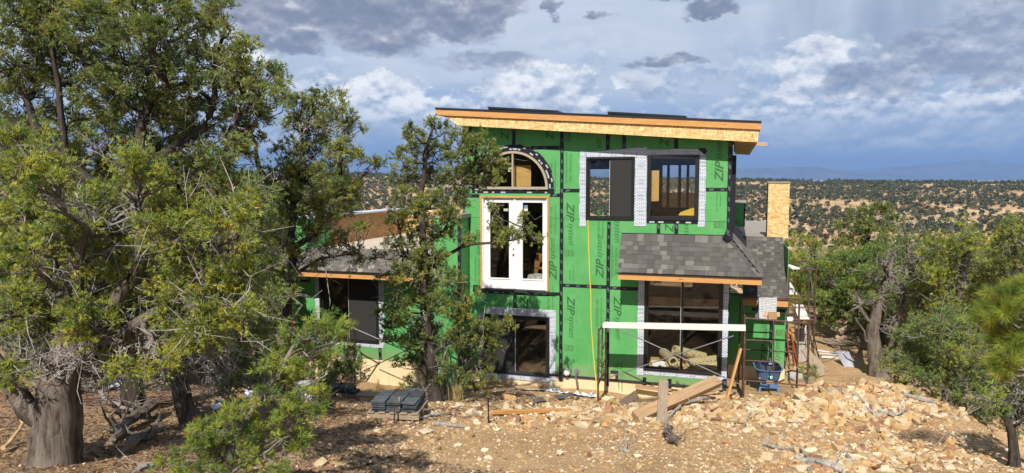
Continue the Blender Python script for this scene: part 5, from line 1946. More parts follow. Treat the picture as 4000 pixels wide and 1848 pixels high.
# --- small dark juniper by the stacks
tree_px("juniper_sapling", "small dark juniper with a twisted stem beside the stacked slate", "tree", "green_juniper", 7,
        (1290, 1620), [(1300, 1560), (1330, 1500), (1370, 1420)], 0.06,
        [(1395, 1375, 30), (1390, 1420, 34), (1360, 1450, 34), (1320, 1440, 28), (1410, 1460, 28), (1300, 1480, 24)],
        14.6, "bark_dark", dens=1.3, size=0.07, clump_r=0.13, dead=0.7, spread_d=0.2, ntw=7, per=3, needles=11, width=0.0068, limb=0.02)
tree_px("juniper_tree", "low shaded juniper between the front juniper and the leaning trunk", "tree", "green_juniper", 9,
        (300, 1560), [(300, 1480), (280, 1380), (300, 1280)], 0.10,
        [(60, 1260, 80), (160, 1220, 80), (280, 1230, 80), (400, 1260, 80), (520, 1290, 76), (100, 1360, 70), (220, 1340, 70), (350, 1370, 66), (480, 1390, 60), (60, 1440, 60), (170, 1440, 56), (20, 1540, 50, 0, 1.0), (300, 1460, 50, 0, 1.0), (430, 1470, 56, 0, 1.0), (600, 1400, 56, 0, 1.0)],
        12.5, "bark_juniper", dens=2.0, size=0.075, clump_r=0.24, dead=0.5, spread_d=0.8, ntw=8, per=4, needles=9, width=0.0085, spread=0.8)
tree_px("pinyon_tree", "piñon filling the gap between the upper crowns on the left", "tree", "piñon", 10,
        (420, 1600), [(420, 1200), (400, 900), (390, 600)], 0.12,
        [(260, 560, 90), (380, 520, 90), (480, 640, 90), (330, 680, 90), (180, 640, 80), (80, 520, 90), (420, 780, 90), (280, 800, 80), (150, 470, 70), (40, 660, 80), (620, 470, 90), (700, 600, 90), (800, 660, 80), (560, 760, 80)],
        13.0, "bark_dark", dens=1.5, size=0.085, clump_r=0.24, dead=0.2, spread_d=0.8, ntw=8, per=4, needles=9, width=0.0085)
# --- left middle distance, seen between the trunks
tree_px("pinyon_tree", "shadowy piñon behind the left wing corner seen through the trunks", "tree", "piñon", 8,
        (1010, 1560), [(1010, 1300), (1000, 1000), (1010, 800)], 0.12,
        [(1100, 1080, 70), (1110, 1180, 60), (1080, 1280, 60), (980, 1100, 70), (900, 1200, 70), (1020, 960, 70), (1140, 1020, 40), (1060, 1400, 50), (940, 950, 60), (880, 1050, 60)],
        17.5, "bark_dark", dens=1.8, size=0.085, clump_r=0.26, dead=0.3, spread_d=0.8, ntw=7, per=3, needles=10, width=0.0085,
        forks=[((960, 1300), (930, 1100), 0.06), ((1060, 1350), (1100, 1200), 0.05)])

# --- right: trees beyond the heap
tree_px("juniper_tree", "old juniper with twisted bleached limbs and a stout trunk behind the rubble heap", "tree", "green_juniper", 11,
        (3430, 1530), [(3425, 1420), (3410, 1280), (3450, 1130), (3500, 980)], 0.27,
        [(3480, 975, 50), (3540, 935, 52), (3600, 965, 52), (3470, 1060, 70), (3560, 1030, 75), (3400, 1080, 62), (3630, 1040, 66), (3520, 1130, 66), (3420, 1170, 60, 0, 0.9), (3620, 1140, 66, 0, 0.9), (3550, 1220, 60, 0, 1.0), (3470, 1270, 50, 0, 1.0), (3600, 1290, 50, 0, 0.9), (3680, 1180, 60), (3640, 1250, 60), (3580, 1140, 60), (3440, 1010, 56), (3660, 980, 50), (3360, 1180, 44, 0, 0.8)],
        19.5, "bark_juniper", dens=1.5, size=0.085, clump_r=0.25, dead=0.75, spread_d=0.9, ntw=8, per=3, needles=10, width=0.0072, spread=0.8, limb=0.07,
        forks=[((3480, 1350), (3530, 1200), (3550, 1000), (3530, 850), 0.085), ((3500, 1380), (3580, 1250), (3620, 1150), 0.08), ((3390, 1250), (3330, 1130), 0.07), ((3520, 1420), (3600, 1380), 0.07), ((3380, 1330), (3340, 1240), 0.05)])
tree_px("pinyon_tree", "dark piñon with a flat crown rising above the right-hand trees", "tree", "piñon", 12,
        (3390, 1400), [(3390, 1200), (3390, 1000), (3400, 850)], 0.20,
        [(3400, 830, 40), (3350, 850, 42), (3450, 850, 42), (3490, 870, 34), (3320, 900, 46), (3400, 900, 50), (3460, 920, 46), (3350, 970, 46), (3420, 990, 46), (3290, 960, 40), (3300, 1030, 46), (3380, 1060, 50), (3240, 1000, 36)],
        30, "bark_dark", dens=1.8, size=0.12, clump_r=0.32, dead=0.2, spread_d=1.0, ntw=8, per=3, needles=10, width=0.0085, limb=0.05)
tree_px("juniper_tree", "bushy green juniper on the right edge of the rubble heap", "tree", "green_juniper", 13,
        (3700, 1680), [(3700, 1560), (3710, 1420), (3700, 1290)], 0.16,
        [(3640, 1300, 66), (3720, 1260, 62), (3800, 1290, 70), (3590, 1390, 66), (3680, 1380, 78), (3780, 1380, 78), (3870, 1370, 70), (3560, 1480, 56), (3640, 1480, 72), (3740, 1480, 78), (3840, 1480, 70), (3690, 1560, 62), (3790, 1580, 66), (3870, 1580, 50), (3540, 1550, 36), (3760, 1640, 50), (3840, 1650, 46), (3930, 1450, 50), (3560, 1420, 50), (3900, 1520, 60), (3900, 1620, 50), (3940, 1560, 50), (3700, 1640, 50), (3600, 1580, 46), (3680, 1300, 60), (3520, 1590, 30), (3500, 1420, 50), (3540, 1340, 56), (3600, 1300, 56), (3500, 1520, 40), (3650, 1420, 60), (3860, 1290, 60), (3960, 1680, 40)],
        14.2, "bark_juniper", dens=2.5, size=0.062, clump_r=0.21, dead=0.06, spread_d=0.6, ntw=9, per=3, needles=11, width=0.0068, spread=0.8, limb=0.03, shell=0.35)
tree_px("juniper_tree", "olive juniper with grey twigs at the right above the bushy one", "tree", "juniper", 14,
        (3760, 1500), [(3760, 1300), (3750, 1120), (3760, 960)], 0.2,
        [(3680, 945, 50), (3760, 925, 50), (3720, 985, 66), (3810, 960, 70), (3660, 1000, 66), (3880, 1000, 70), (3750, 1060, 78), (3840, 1080, 76), (3680, 1110, 70), (3930, 1080, 66), (3770, 1160, 76), (3640, 1090, 60), (3720, 1240, 70), (3820, 1260, 70), (3900, 1260, 66), (3960, 1300, 60), (3870, 1180, 76), (3680, 1200, 60), (3950, 1180, 66)],
        18, "bark_juniper", dens=1.9, size=0.09, clump_r=0.25, dead=0.45, spread_d=0.9, ntw=8, per=3, needles=10, width=0.0072, spread=0.8, limb=0.05)
tree_px("juniper_tree", "yellowish juniper just behind the right end of the scaffolding", "tree", "juniper", 15,
        (3210, 1330), [(3210, 1230), (3200, 1100), (3190, 1000)], 0.16,
        [(3130, 960, 44), (3180, 980, 46), (3120, 1030, 46), (3200, 1050, 56), (3250, 1030, 46), (3150, 1100, 52), (3230, 1120, 56), (3290, 1100, 50), (3180, 1170, 50), (3260, 1190, 50), (3110, 1140, 40), (3320, 1170, 44), (3120, 1200, 36)],
        27, "bark_juniper", dens=1.8, size=0.11, clump_r=0.30, dead=0.3, spread_d=1.0, ntw=8, per=3, needles=10, width=0.0085, spread=0.8, limb=0.05)
tree_px("pinyon_tree", "green piñon crown at the far right edge below the hillside", "tree", "piñon", 16,
        (3960, 1500), [(3960, 1200), (3965, 950)], 0.18,
        [(3965, 890, 50), (4010, 870, 46), (3930, 920, 60), (4000, 930, 66), (4060, 900, 60), (3960, 1000, 66), (4050, 1000, 66), (3990, 1080, 66), (3920, 1040, 44)],
        16, "bark_dark", dens=1.8, size=0.085, clump_r=0.24, dead=0.15, spread_d=0.7, ntw=8, per=3, needles=11, width=0.0068)
tree_px("juniper_tree", "dark leaning juniper trunk at the lower right edge", "tree", "green_juniper", 17,
        (3960, 1790), [(3950, 1680), (3920, 1600), (3960, 1500)], 0.085,
        [(3960, 1520, 60), (3900, 1560, 50), (3990, 1620, 60), (3990, 1500, 60), (4060, 1540, 70), (4080, 1440, 80), (4010, 1610, 50), (4120, 1620, 80)],
        10.6, "bark_dark", dens=1.6, size=0.08, clump_r=0.2, dead=0.8, spread_d=0.5, ntw=8, per=3, needles=11, width=0.0068, limb=0.03)
# --- right edge: pine branches very near the lens, from a tree just out of the picture
tree_px("pinyon_tree", "out of focus pine branches with long bright needles at the right edge", "tree", "bright", 18,
        (4420, 2400), [(4400, 1800), (4380, 1300), (4360, 900)], 0.07,
        [(3925, 1235, 36), (3995, 1200, 46), (3890, 1262, 24), (3975, 1275, 40), (3925, 1415, 34), (4005, 1390, 46), (3890, 1430, 24), (3950, 1330, 40), (3860, 1230, 22), (3900, 1350, 30), (3940, 1160, 34), (3975, 1450, 40), (4060, 1300, 60), (4070, 1160, 50), (4010, 1120, 24)],
        3.9, "twig", dens=1.6, size=0.060, clump_r=0.055, dead=0.0, spread_d=0.12, ntw=6, per=3, needles=60, width=0.0011, limb=0.012, shell=0.2)

# --- prototypes for the trees further off, then copies
def proto(seed, kind, h, wdt, bark, dens=1.15):
    T = Tree(seed, kind)
    r = np.random.RandomState(seed)
    tr = T.wob((0, 0, -0.2), (r.uniform(-0.3, 0.3), r.uniform(-0.3, 0.3), h * 0.85), 6, 0.04)
    T.wood.append((tr, list(np.linspace(0.20, 0.05, 7))))
    n = 13
    for i in range(n):
        f = i / (n - 1)
        z = h * (0.30 + 0.60 * f)
        rad = wdt * 0.5 * math.sin(math.pi * (0.28 + 0.62 * f)) * r.uniform(0.5, 0.75)
        a = i * 2.4 + r.uniform(-0.4, 0.4)
        c = (math.cos(a) * rad, math.sin(a) * rad, z)
        T.lobe(nearest_on(tr, c, 0.5), c, wdt * r.uniform(0.20, 0.27), dens, 0.05, 0.13, 0.8, 0.25, 0.34, 8, 3)
    return T
PROTO = []
for i, (sd, kd, h, wd, bk, lab) in enumerate([
        (31, "piñon", 5.2, 4.2, "bark_dark", "dark green piñon"), (32, "juniper", 4.0, 4.4, "bark_juniper", "yellowish juniper"),
        (33, "green_juniper", 4.4, 4.0, "bark_juniper", "mid green juniper"), (34, "piñon", 4.4, 4.8, "bark_dark", "broad dark piñon")]):
    PROTO.append((proto(sd, kd, h, wd, bk), bk, lab))
def copy_tree(root, loc, rz, sc):
    c = root.copy()
    C.objects.link(c)
    c.location = loc
    c.rotation_euler = (0, 0, rz)
    c.scale = (sc, sc, sc)
    for ch in root.children:
        q = ch.copy()
        C.objects.link(q)
        q.parent = c
    return c
rr = random.Random(12)
spots = []
# (px, distance, proto, size, where)
for px, y, pi2, sc, where in [
        (3330, 24, 2, 0.7, "behind the leaning boards right of the house"), (3480, 23, 2, 0.75, "close behind the limbs of the old juniper"), (3600, 22.5, 1, 0.8, "between the old juniper and the bushy one"), (3200, 36, 1, 0.9, "in the yard beyond the leaning boards"), (3350, 38, 3, 0.9, "beyond the firewood pile in the yard"), (3560, 26, 1, 0.85, "behind the old juniper on the right"),
        (3660, 24, 3, 0.75, "on the slope right of the old juniper"), (3820, 25, 2, 0.8, "behind the olive juniper on the right"),
        (3940, 28, 0, 0.85, "at the right edge behind the other trees"), (3260, 44, 3, 1.0, "at the rim of the valley beyond the yard"),
        (3130, 52, 0, 1.0, "beyond the scaffolding at the valley rim"), (3480, 48, 2, 0.9, "at the valley rim right of the flat-crowned piñon"),
        (3600, 55, 1, 1.0, "at the valley rim in the right half"), (3750, 50, 3, 0.9, "on the valley rim above the olive juniper"),
        (3880, 46, 2, 0.9, "on the valley rim near the right edge"), (4010, 42, 1, 1.0, "on the valley rim at the right edge"),
        (180, 15.5, 2, 0.8, "just behind the fork of the shaggy trunk"), (430, 17.5, 3, 0.85, "between the trunks at the left"), (20, 16.5, 1, 0.9, "at the left edge among the trunks"),
        (930, 20, 2, 0.85, "beside the left wing corner under the big piñon"), (300, 19.5, 0, 0.9, "deep in the shade on the left"), (640, 22, 3, 1.1, "behind the dark trunks on the left"), (300, 24, 2, 1.1, "behind the shaggy trunk on the left"), (60, 21, 0, 1.0, "at the left edge behind the front juniper"),
        (860, 27, 1, 1.1, "left of the house behind the leaning juniper"), (1080, 33, 2, 1.1, "beyond the corner of the left wing"), (960, 40, 0, 1.2, "well behind the left wing"),
        (1420, 47, 3, 1.0, "behind the roof of the left wing"), (1250, 44, 1, 1.0, "behind the parapet of the left wing"), (470, 34, 0, 1.2, "far back on the left"),
        (160, 36, 3, 1.2, "far back at the left edge"), (780, 45, 2, 1.2, "far back left of the house"), (1580, 50, 0, 1.1, "behind the bay of the house")]:
    spots.append((px, y, pi2, sc, where))
roots = {}
for px, y, pi2, sc, where in spots:
    x = (px - 2000) / FPX * y
    T, bk, lab = PROTO[pi2]
    loc = (x, y, gz(x, y))
    if px > 2900:                                       # crowns stay below the hillside that shows over them
        top = 905 if px > 3850 else (945 if px > 3430 else 960)
        hgt = max(v[2] for v in T.tp for v in v)
        sc = min(sc, max(0.35, (CAMZ - (top - 700) / FPX * y - loc[2]) / hgt))
    if pi2 not in roots:
        roots[pi2] = T.build("pinyon_tree" if pi2 in (0, 3) else "juniper_tree", "x", "tree", (0, 0, 0), bk, 9, 0.010)
        o = roots[pi2]
        o.location, o.rotation_euler, o.scale = loc, (0, 0, rr.uniform(0, 6)), (sc, sc, sc)
    else:
        o = copy_tree(roots[pi2], loc, rr.uniform(0, 6), sc)
    o.name = "pinyon_tree" if pi2 in (0, 3) else "juniper_tree"
    o["label"] = lab + " " + where
    o["group"] = "trees round the clearing"
# a few on the bank behind the photographer, seen only mirrored in the panes
for x, y, pi2, sc in ((-14, -16, 0, 1.1), (9, -20, 2, 1.1), (18, -12, 3, 1.0), (-4, -27, 1, 1.2)):
    o = copy_tree(roots[pi2], (x, y, gz(x, y)), rr.uniform(0, 6), sc)
    o["label"] = PROTO[pi2][2] + " on the bank behind the viewpoint"
    o["group"] = "trees behind the viewpoint"

# --- wooded hillside across the valley: the nearest 280 stand singly, the rest is one mass
def crown_low(seed, leaves, core=True):
    r = np.random.RandomState(seed)
    V, F, Tn = [], [], []
    b = 0
    lob = [(r.uniform(-0.35, 0.35), r.uniform(-0.35, 0.35), r.uniform(0.45, 0.85), r.uniform(0.36, 0.55)) for _ in range(4)]
    for _ in range(leaves):
        lx, ly, lz, lr = lob[r.randint(4)]
        d = r.normal(0, 1, 3)
        d /= np.linalg.norm(d)
        c = np.array([lx, ly, lz]) + d * lr * r.uniform(0.55, 1.0) * np.array([1, 1, 0.85])
        c[2] = max(c[2], 0.12)
        t1, t2 = r.normal(0, 1, 3), r.normal(0, 1, 3)
        n = d + r.normal(0, 0.4, 3)
        t1 -= n * (t1 @ n) / (n @ n)
        t1 /= np.linalg.norm(t1)
        t2 = np.cross(n, t1)
        t2 /= np.linalg.norm(t2)
        s = r.uniform(0.20, 0.34)
        V += [c + t1 * s, c - t1 * s * 0.6 + t2 * s * 0.8, c - t1 * s * 0.6 - t2 * s * 0.8]
        F.append((b, b + 1, b + 2))
        b += 3
        tn = 0.75 + 0.5 * r.rand()
        Tn += [tn] * 3
    return np.array(V), np.array(F), np.array(Tn)
CROWNS = [crown_low(50 + i, 48) for i in range(6)]
cols_f = np.array([[0.066, 0.078, 0.040], [0.082, 0.088, 0.040], [0.058, 0.070, 0.042], [0.095, 0.094, 0.046]])
crown_me = []
for i, (V, F, Tn) in enumerate(CROWNS):
    crown_me.append(tri_mesh(V, F, "crown_mass", Tn[:, None] * cols_f[i % 4]))
    crown_me[-1].materials.append(MAT["far_foliage"])
rs = np.random.RandomState(5)
CELL = 6.1
gx, gy = np.meshgrid(np.arange(-900, 960, CELL), np.arange(60, 1130, CELL))
xx = (gx + rs.uniform(-0.42, 0.42, gx.shape) * CELL).ravel()
yy = (gy + rs.uniform(-0.42, 0.42, gy.shape) * CELL).ravel()
aa = xx / yy
inside = (aa > -0.74) & (aa < 0.80)
xx, yy, aa = xx[inside], yy[inside], aa[inside]
dens_n = vnoise(xx / 70.0, yy / 90.0, 41) * 0.3 + vnoise(xx / 24.0, yy / 36.0, 42) * 0.7
keep = rs.rand(len(xx)) < np.clip((dens_n - 0.22) * 3.8, 0.14, 0.98) * np.interp(yy, [60, 200, 260], [0.45, 0.45, 1.0])
xx, yy, aa = xx[keep], yy[keep], aa[keep]
zz = ground(xx, yy, False)
sz = rs.uniform(1.5, 3.3, len(xx)) * np.interp(yy, [250, 900], [1.0, 1.2])
# in view over the rims in front
vis = (CAMZ - zz) / yy * FPX
order = np.argsort(yy - 1000 * ((vis > 0) & (yy > 235)))
first = [i for i in order if yy[i] > 235][:280]
fs = set(first)
HILL = []
for i in first:
    v = rs.randint(6)
    o = link("hillside_tree", crown_me[v], None, None)
    o.location = (xx[i], yy[i], zz[i] - 0.1)
    o.rotation_euler = (0, 0, rs.uniform(0, 6.28))
    o.scale = (sz[i], sz[i], sz[i] * rs.uniform(0.85, 1.15))
    ppx = 2000 + FPX * xx[i] / yy[i]
    ppy = 700 + FPX * (CAMZ - zz[i]) / yy[i]
    tone = ("dark green", "olive", "bluish green", "greyish olive")[v % 4]
    form = ("round", "ragged", "low", "upright", "lopsided", "twin-topped")[v]
    plc = ("left of the house" if ppx < 1150 else "over the left wing roof" if ppx < 1700 else "behind the tall block" if ppx < 2870 else "left of the chimney" if ppx < 3000
           else "right of the chimney" if ppx < 3200 else "above the flat-crowned piñon" if ppx < 3480 else "above the right-hand junipers" if ppx < 3760 else "near the right edge")
    hgt = "low" if ppy > 880 else ("halfway up" if ppy > 800 else "high")
    tag(o, "%s %s tree %s on far hillside %s" % (form, tone, hgt, plc), "tree", "trees on the hillside across the valley")
    HILL.append((ppx, o))
rank_labels(HILL)
rest = [i for i in range(len(xx)) if i not in fs]
Vs, Fs, Ts, b = [], [], [], 0
for i in rest:
    v = rs.randint(6)
    V, F, Tn = CROWNS[v]
    m2 = len(F) if yy[i] < 420 else (34 if yy[i] < 600 else 22)
    a = rs.uniform(0, 6.28)
    ca, sa = math.cos(a), math.sin(a)
    grow = 1.0 if yy[i] < 500 else 1.12
    Q = V[:m2 * 3] * sz[i] * grow
    Vs.append(np.stack([Q[:, 0] * ca - Q[:, 1] * sa + xx[i], Q[:, 0] * sa + Q[:, 1] * ca + yy[i], Q[:, 2] + zz[i] - 0.1], -1))
    Fs.append(F[:m2] + b)
    Ts.append(Tn[:m2 * 3, None] * cols_f[rs.randint(4)] * rs.uniform(0.8, 1.25))
    b += m2 * 3
print("STAT", STAT, "hill trees", len(first), len(rest), "tris", sum(len(f) for f in Fs))
tag(link("hillside_wood", tri_mesh(np.concatenate(Vs), np.concatenate(Fs), "hillside_wood", np.concatenate(Ts)), None, MAT["far_foliage"]),
    "scattered piñon and juniper wood covering the pale hills across the valley", kind="stuff")

# ------------------------------------------------------------------ stones, chips and dead wood on the bank
rng = np.random.RandomState(17)
def rock_arrays(seed, flat=0.5, n=13):
    """angular broken sandstone: hull of a few random points"""
    import bmesh
    r = np.random.RandomState(seed)
    bm = bmesh.new()
    kx, ky = r.uniform(-0.25, 0.25, 2)
    for cx in (-1, 1):
        for cy in (-1, 1):
            for cz in (-1, 1):
                if r.rand() < 0.14:
                    continue
                bm.verts.new((0.5 * cx * r.uniform(0.45, 1.0) + kx * cz * 0.3, 0.40 * cy * r.uniform(0.4, 1.0) + ky * cz * 0.3, 0.45 * flat * cz * r.uniform(0.55, 1.0)))
    for _ in range(max(0, n - 8)):
        d = r.uniform(-1, 1, 3)
        d /= np.max(np.abs(d))
        bm.verts.new((d[0] * 0.5, d[1] * 0.38, d[2] * 0.42 * flat))
    bmesh.ops.convex_hull(bm, input=bm.verts)
    bmesh.ops.delete(bm, geom=[v for v in bm.verts if not v.link_faces], context="VERTS")
    bmesh.ops.triangulate(bm, faces=bm.faces)
    bm.verts.index_update()
    V = np.array([v.co[:] for v in bm.verts])
    F = np.array([[v.index for v in f.verts] for f in bm.faces])
    bm.free()
    return V, F
ROCKS = [rock_arrays(100 + i, f, n) for i, (f, n) in enumerate([(0.45, 14), (0.7, 16), (0.32, 12), (0.9, 16), (0.55, 11), (0.25, 13), (0.6, 18), (0.4, 10)])]
STONE_COLS = {"pale cream": (0.63, 0.52, 0.36), "tan": (0.50, 0.36, 0.195), "orange-tan": (0.48, 0.295, 0.13), "rusty brown": (0.31, 0.165, 0.095), "buff": (0.54, 0.415, 0.255)}
def stone_mat(name, col):
    m, kk, b = new_mat(name)
    t = kk.add("ShaderNodeTexCoord")
    oi = kk.add("ShaderNodeObjectInfo")
    ad = kk.add("ShaderNodeVectorMath", operation="ADD")
    kk.set(ad.inputs[0], t.outputs["Object"])
    kk.set(ad.inputs[1], oi.outputs["Location"])
    n = kk.noise(ad.outputs[0], 3.0, 6, 0.6)
    st = kk.noise(kk.mapping(ad.outputs[0], scale=(1, 1, 5)), 1.4, 4, 0.6)
    c = kk.mix(kk.ss(n, 0.3, 0.7), tuple(x * 0.82 for x in col), tuple(min(1, x * 1.12) for x in col))
    c = kk.mix(kk.m("MULTIPLY", kk.ss(st, 0.57, 0.74), 0.5), c, (0.42, 0.225, 0.10))
    kk.set(b.inputs["Base Color"], c)
    b.inputs["Roughness"].default_value = 0.92
    b.inputs["Specular IOR Level"].default_value = 0.12
    bp = kk.add("ShaderNodeBump")
    bp.inputs["Strength"].default_value = 0.5
    bp.inputs["Distance"].default_value = 0.03
    kk.set(bp.inputs["Height"], kk.noise(ad.outputs[0], 9, 5, 0.65))
    kk.l.new(bp.outputs[0], b.inputs["Normal"])
    return m
ROCK_ME = {}
for cn, cc in STONE_COLS.items():
    sm = stone_mat(cn.replace(" ", "_").replace("-", "_") + "_sandstone", cc)
    for i, (V, F) in enumerate(ROCKS):
        me = tri_mesh(V, F, "stone")
        me.materials.append(sm)
        ROCK_ME[(cn, i)] = me

def place_stone(cn, shape, p, size, rot, label, group=None, sink=0.22, sc=(1, 1, 1)):
    o = link("stone", ROCK_ME[(cn, shape)])
    o.scale = (size * sc[0], size * sc[1], size * sc[2])
    o.location = (p[0], p[1], p[2] + size * sc[2] * sink * 0.4)
    o.rotation_euler = rot
    return tag(o, label, "stone", group)

# stones one can point at: (px, py, width px, colour, shape, label)
for px, py, wpx, cn, sh, lab in [
    (3015, 1568, 52, "orange-tan", 1, "big orange-tan triangular stone in front of the right scaffold foot"),
    (3375, 1500, 46, "tan", 3, "squarish tan boulder on the crest of the rubble heap in front of the old juniper"),
    (3515, 1528, 58, "tan", 3, "long tan boulder at the right end of the heap crest below the bushy juniper"),
    (3190, 1575, 46, "buff", 1, "buff pointed stone low on the left shoulder of the rubble heap"),
    (3415, 1580, 58, "buff", 6, "large buff block in the middle of the rubble heap"),
    (3255, 1590, 62, "pale cream", 0, "long pale cream slab left of the middle of the rubble heap"),
    (3510, 1680, 54, "orange-tan", 6, "orange-tan block just above the dry brush pile"),
    (3370, 1645, 56, "tan", 0, "flat tan stone with a dark underside at the foot of the heap"),
    (3530, 1805, 76, "buff", 0, "long buff slab at the lower right below the dry brush pile"),
    (3210, 1692, 36, "pale cream", 4, "pale cream stone alone on the soil below the rubble heap"),
    (2918, 1690, 42, "pale cream", 1, "upright pale stone beside the grey root at the right of the path"),
    (2470, 1618, 58, "pale cream", 3, "cracked pale stone at the lower end of the long timber"),
    (2465, 1690, 50, "buff", 0, "smooth buff stone below the lower end of the long timber"),
    (2180, 1598, 44, "pale cream", 4, "pale angular stone to the right of the brown board on the ground"),
    (1845, 1620, 56, "pale cream", 3, "white rounded boulder at the foot of the centre piñon"),
    (1795, 1590, 40, "pale cream", 1, "whitish boulder touching the right side of the centre piñon trunk"),
    (1905, 1792, 40, "pale cream", 2, "white flake standing on edge in the foreground soil"),
    (2185, 1775, 34, "pale cream", 4, "small cream stone alone in the foreground soil"),
    (1660, 1690, 60, "pale cream", 5, "pale flat slab in the dappled shade left of centre"),
    (1345, 1830, 60, "buff", 0, "pale grey-buff stone at the bottom of the dappled shade"),
    (1840, 1705, 36, "orange-tan", 4, "orange leaf-shaped stone lying left of the path"),
    (2320, 1652, 40, "rusty brown", 2, "rusty brown flat stone left of the long timber"),
    (3590, 1735, 46, "buff", 6, "buff stone under the left edge of the dry brush pile"),
    (2560, 1660, 50, "tan", 4, "tan wedge stone right of the long timber's lower end"),
    (3310, 1815, 50, "buff", 6, "buff block against the split driftwood at the bottom right"),
]:
    p = gpt(px, py)
    s = wpx / FPX * p.y
    place_stone(cn, sh, p, s, (rng.uniform(-0.3, 0.3), rng.uniform(-0.3, 0.3), rng.uniform(0, 6.28)), lab)

# where stones lie thick: mean size (m) and weight for a picture position
def zone(px, py):
    heap = math.exp(-(((px - 3380) / 330) ** 2 + ((py - 1580) / 85) ** 2))
    mid = math.exp(-(((px - 2850) / 420) ** 2 + ((py - 1620) / 60) ** 2))
    left = math.exp(-(((px - 2150) / 420) ** 2 + ((py - 1620) / 60) ** 2))
    low = math.exp(-(((px - 3450) / 420) ** 2 + ((py - 1790) / 70) ** 2))
    return heap, mid, left, low
cand = []
rz = random.Random(23)
while len(cand) < 5200:
    px, py = rz.uniform(1150, 4000), rz.uniform(1500, 1848)
    h, m, l, lo = zone(px, py)
    wgt = 0.85 * h + 0.50 * m + 0.42 * l + 0.42 * lo + 0.13
    if rz.random() > wgt:
        continue
    p = gpt(px, py, 5.0, 22.0)
    hc = to_house(p)
    if hc.y > -0.25 or p.y > 19:
        continue
    size = (0.055 + 0.20 * h + 0.10 * m + 0.07 * l + 0.11 * lo) * math.exp(rz.gauss(-0.08, 0.55)) * 0.72
    size = min(size, 54.0 / FPX * p.y)
    cand.append((size / p.y * FPX, size, p, px, py, h, m, l, lo))
cand.sort(key=lambda c: -c[0])
NSING = 270
SINGLES, SOBJ = [], []
for wpx, size, p, px, py, h, m, l, lo in cand[:NSING]:
    cn = rz.choices(list(STONE_COLS), (20, 32, 20, 10, 26))[0]
    sh = rz.randrange(8)
    if h > 0.35:
        row = "top" if py < 1535 else ("upper part" if py < 1570 else ("middle" if py < 1610 else "foot"))
        side = "left" if px < 3260 else ("right" if px > 3470 else "central")
        where, grp = "at the %s of the heap, %s side" % (row, side) if side != "central" else "at the centre %s of the heap" % row, "stones of the rubble heap"
    elif lo > 0.4 and px > 2900:
        where, grp = "below the heap, %s the brush pile" % ("left of" if px < 3480 else ("right of" if px > 3720 else "under")), "stones below the rubble heap"
    elif px > 2480:
        where, grp = "among the timbers below the big window", "stones round the timbers"
    elif px > 1750:
        where, grp = "on the bank before the cream foundation", "stones in front of the foundation"
    else:
        where, grp = "in the shade below the trees", "stones under the trees"
    big = "larger" if wpx > 42 else ("medium" if wpx > 30 else "smaller")
    form = ("flat", "blocky", "thin flaky", "chunky", "wedge-shaped", "slab-like", "rounded", "splintered")[sh]
    SINGLES.append([px, "%s %s %s stone %s" % (big, cn, form, where)])
    o = place_stone(cn, sh, p, size, (rz.gauss(0, 0.35), rz.gauss(0, 0.35), rz.uniform(0, 6.28)),
                "%s %s %s stone %s" % (big, cn, form, where), grp, 0.2, (rz.uniform(0.8, 1.3), rz.uniform(0.7, 1.1), rz.uniform(0.7, 1.1)))

    SOBJ.append(o)
rank_labels([(px, o) for (px, lab), o in zip(SINGLES, SOBJ)])

def scatter_mesh(items, shapes):
    """many small stones as one mesh: items (pos, size, colour)"""
    Vs, Fs, Ts, b = [], [], [], 0
    for p, s, c in items:
        V, F = shapes[rng.randint(len(shapes))]
        a, tx, ty = rng.uniform(0, 6.28), rng.normal(0, 0.4), rng.normal(0, 0.4)
        R = np.array(Matrix.Rotation(a, 3, "Z") @ Matrix.Rotation(tx, 3, "X") @ Matrix.Rotation(ty, 3, "Y"))
        Q = (V * s) @ R.T
        Vs.append(Q + np.array(p) + np.array([0, 0, s * 0.03]))
        Fs.append(F + b)
        Ts.append(np.tile(c, (len(V), 1)))
        b += len(V)
    return np.concatenate(Vs), np.concatenate(Fs), np.concatenate(Ts)
cl = np.array(list(STONE_COLS.values()))
pw = np.array([0.20, 0.30, 0.24, 0.12, 0.14])
items = [(c[2], c[1], cl[rng.choice(5, p=pw)] * rng.uniform(0.75, 1.12)) for c in cand[NSING:]]
V, F, T = scatter_mesh(items, ROCKS)
tag(link("rubble", tri_mesh(V, F, "rubble", T), None, MAT["stones_tint"]), "small broken tan sandstone strewn over the bank", kind="stuff")
chips = [rock_arrays(200 + i, 0.45, 7) for i in range(6)]
items = []
N2 = 50000
qx, qy = rng.uniform(-5.5, 9.5, N2), 4.5 + 13.5 * rng.rand(N2) ** 0.85
hw = (qx - HX) * ST + (qy - HY) * CT
ok = (hw < -0.15) & (np.abs(qx / qy) < 0.8) & (rng.rand(N2) < np.clip(0.30 + 1.6 * fbm(qx * 0.7, qy * 0.7, 3, 61) + 0.35, 0.08, 1) * np.where(qx < -2.2, 0.4, 1.0))
qx, qy = qx[ok], qy[ok]
qz = ground(qx, qy)
sz2 = 0.017 * np.exp(rng.normal(0, 0.55, len(qx))) + 0.008
items = [((x, y, z), s, cl[rng.choice(5, p=pw)] * rng.uniform(0.7, 1.15)) for x, y, z, s in zip(qx, qy, qz, sz2)]
V, F, T = scatter_mesh(items, chips)
tag(link("gravel", tri_mesh(V, F, "gravel", T), None, MAT["stones_tint"]), "stone chips and gravel lying on the soil", kind="stuff")
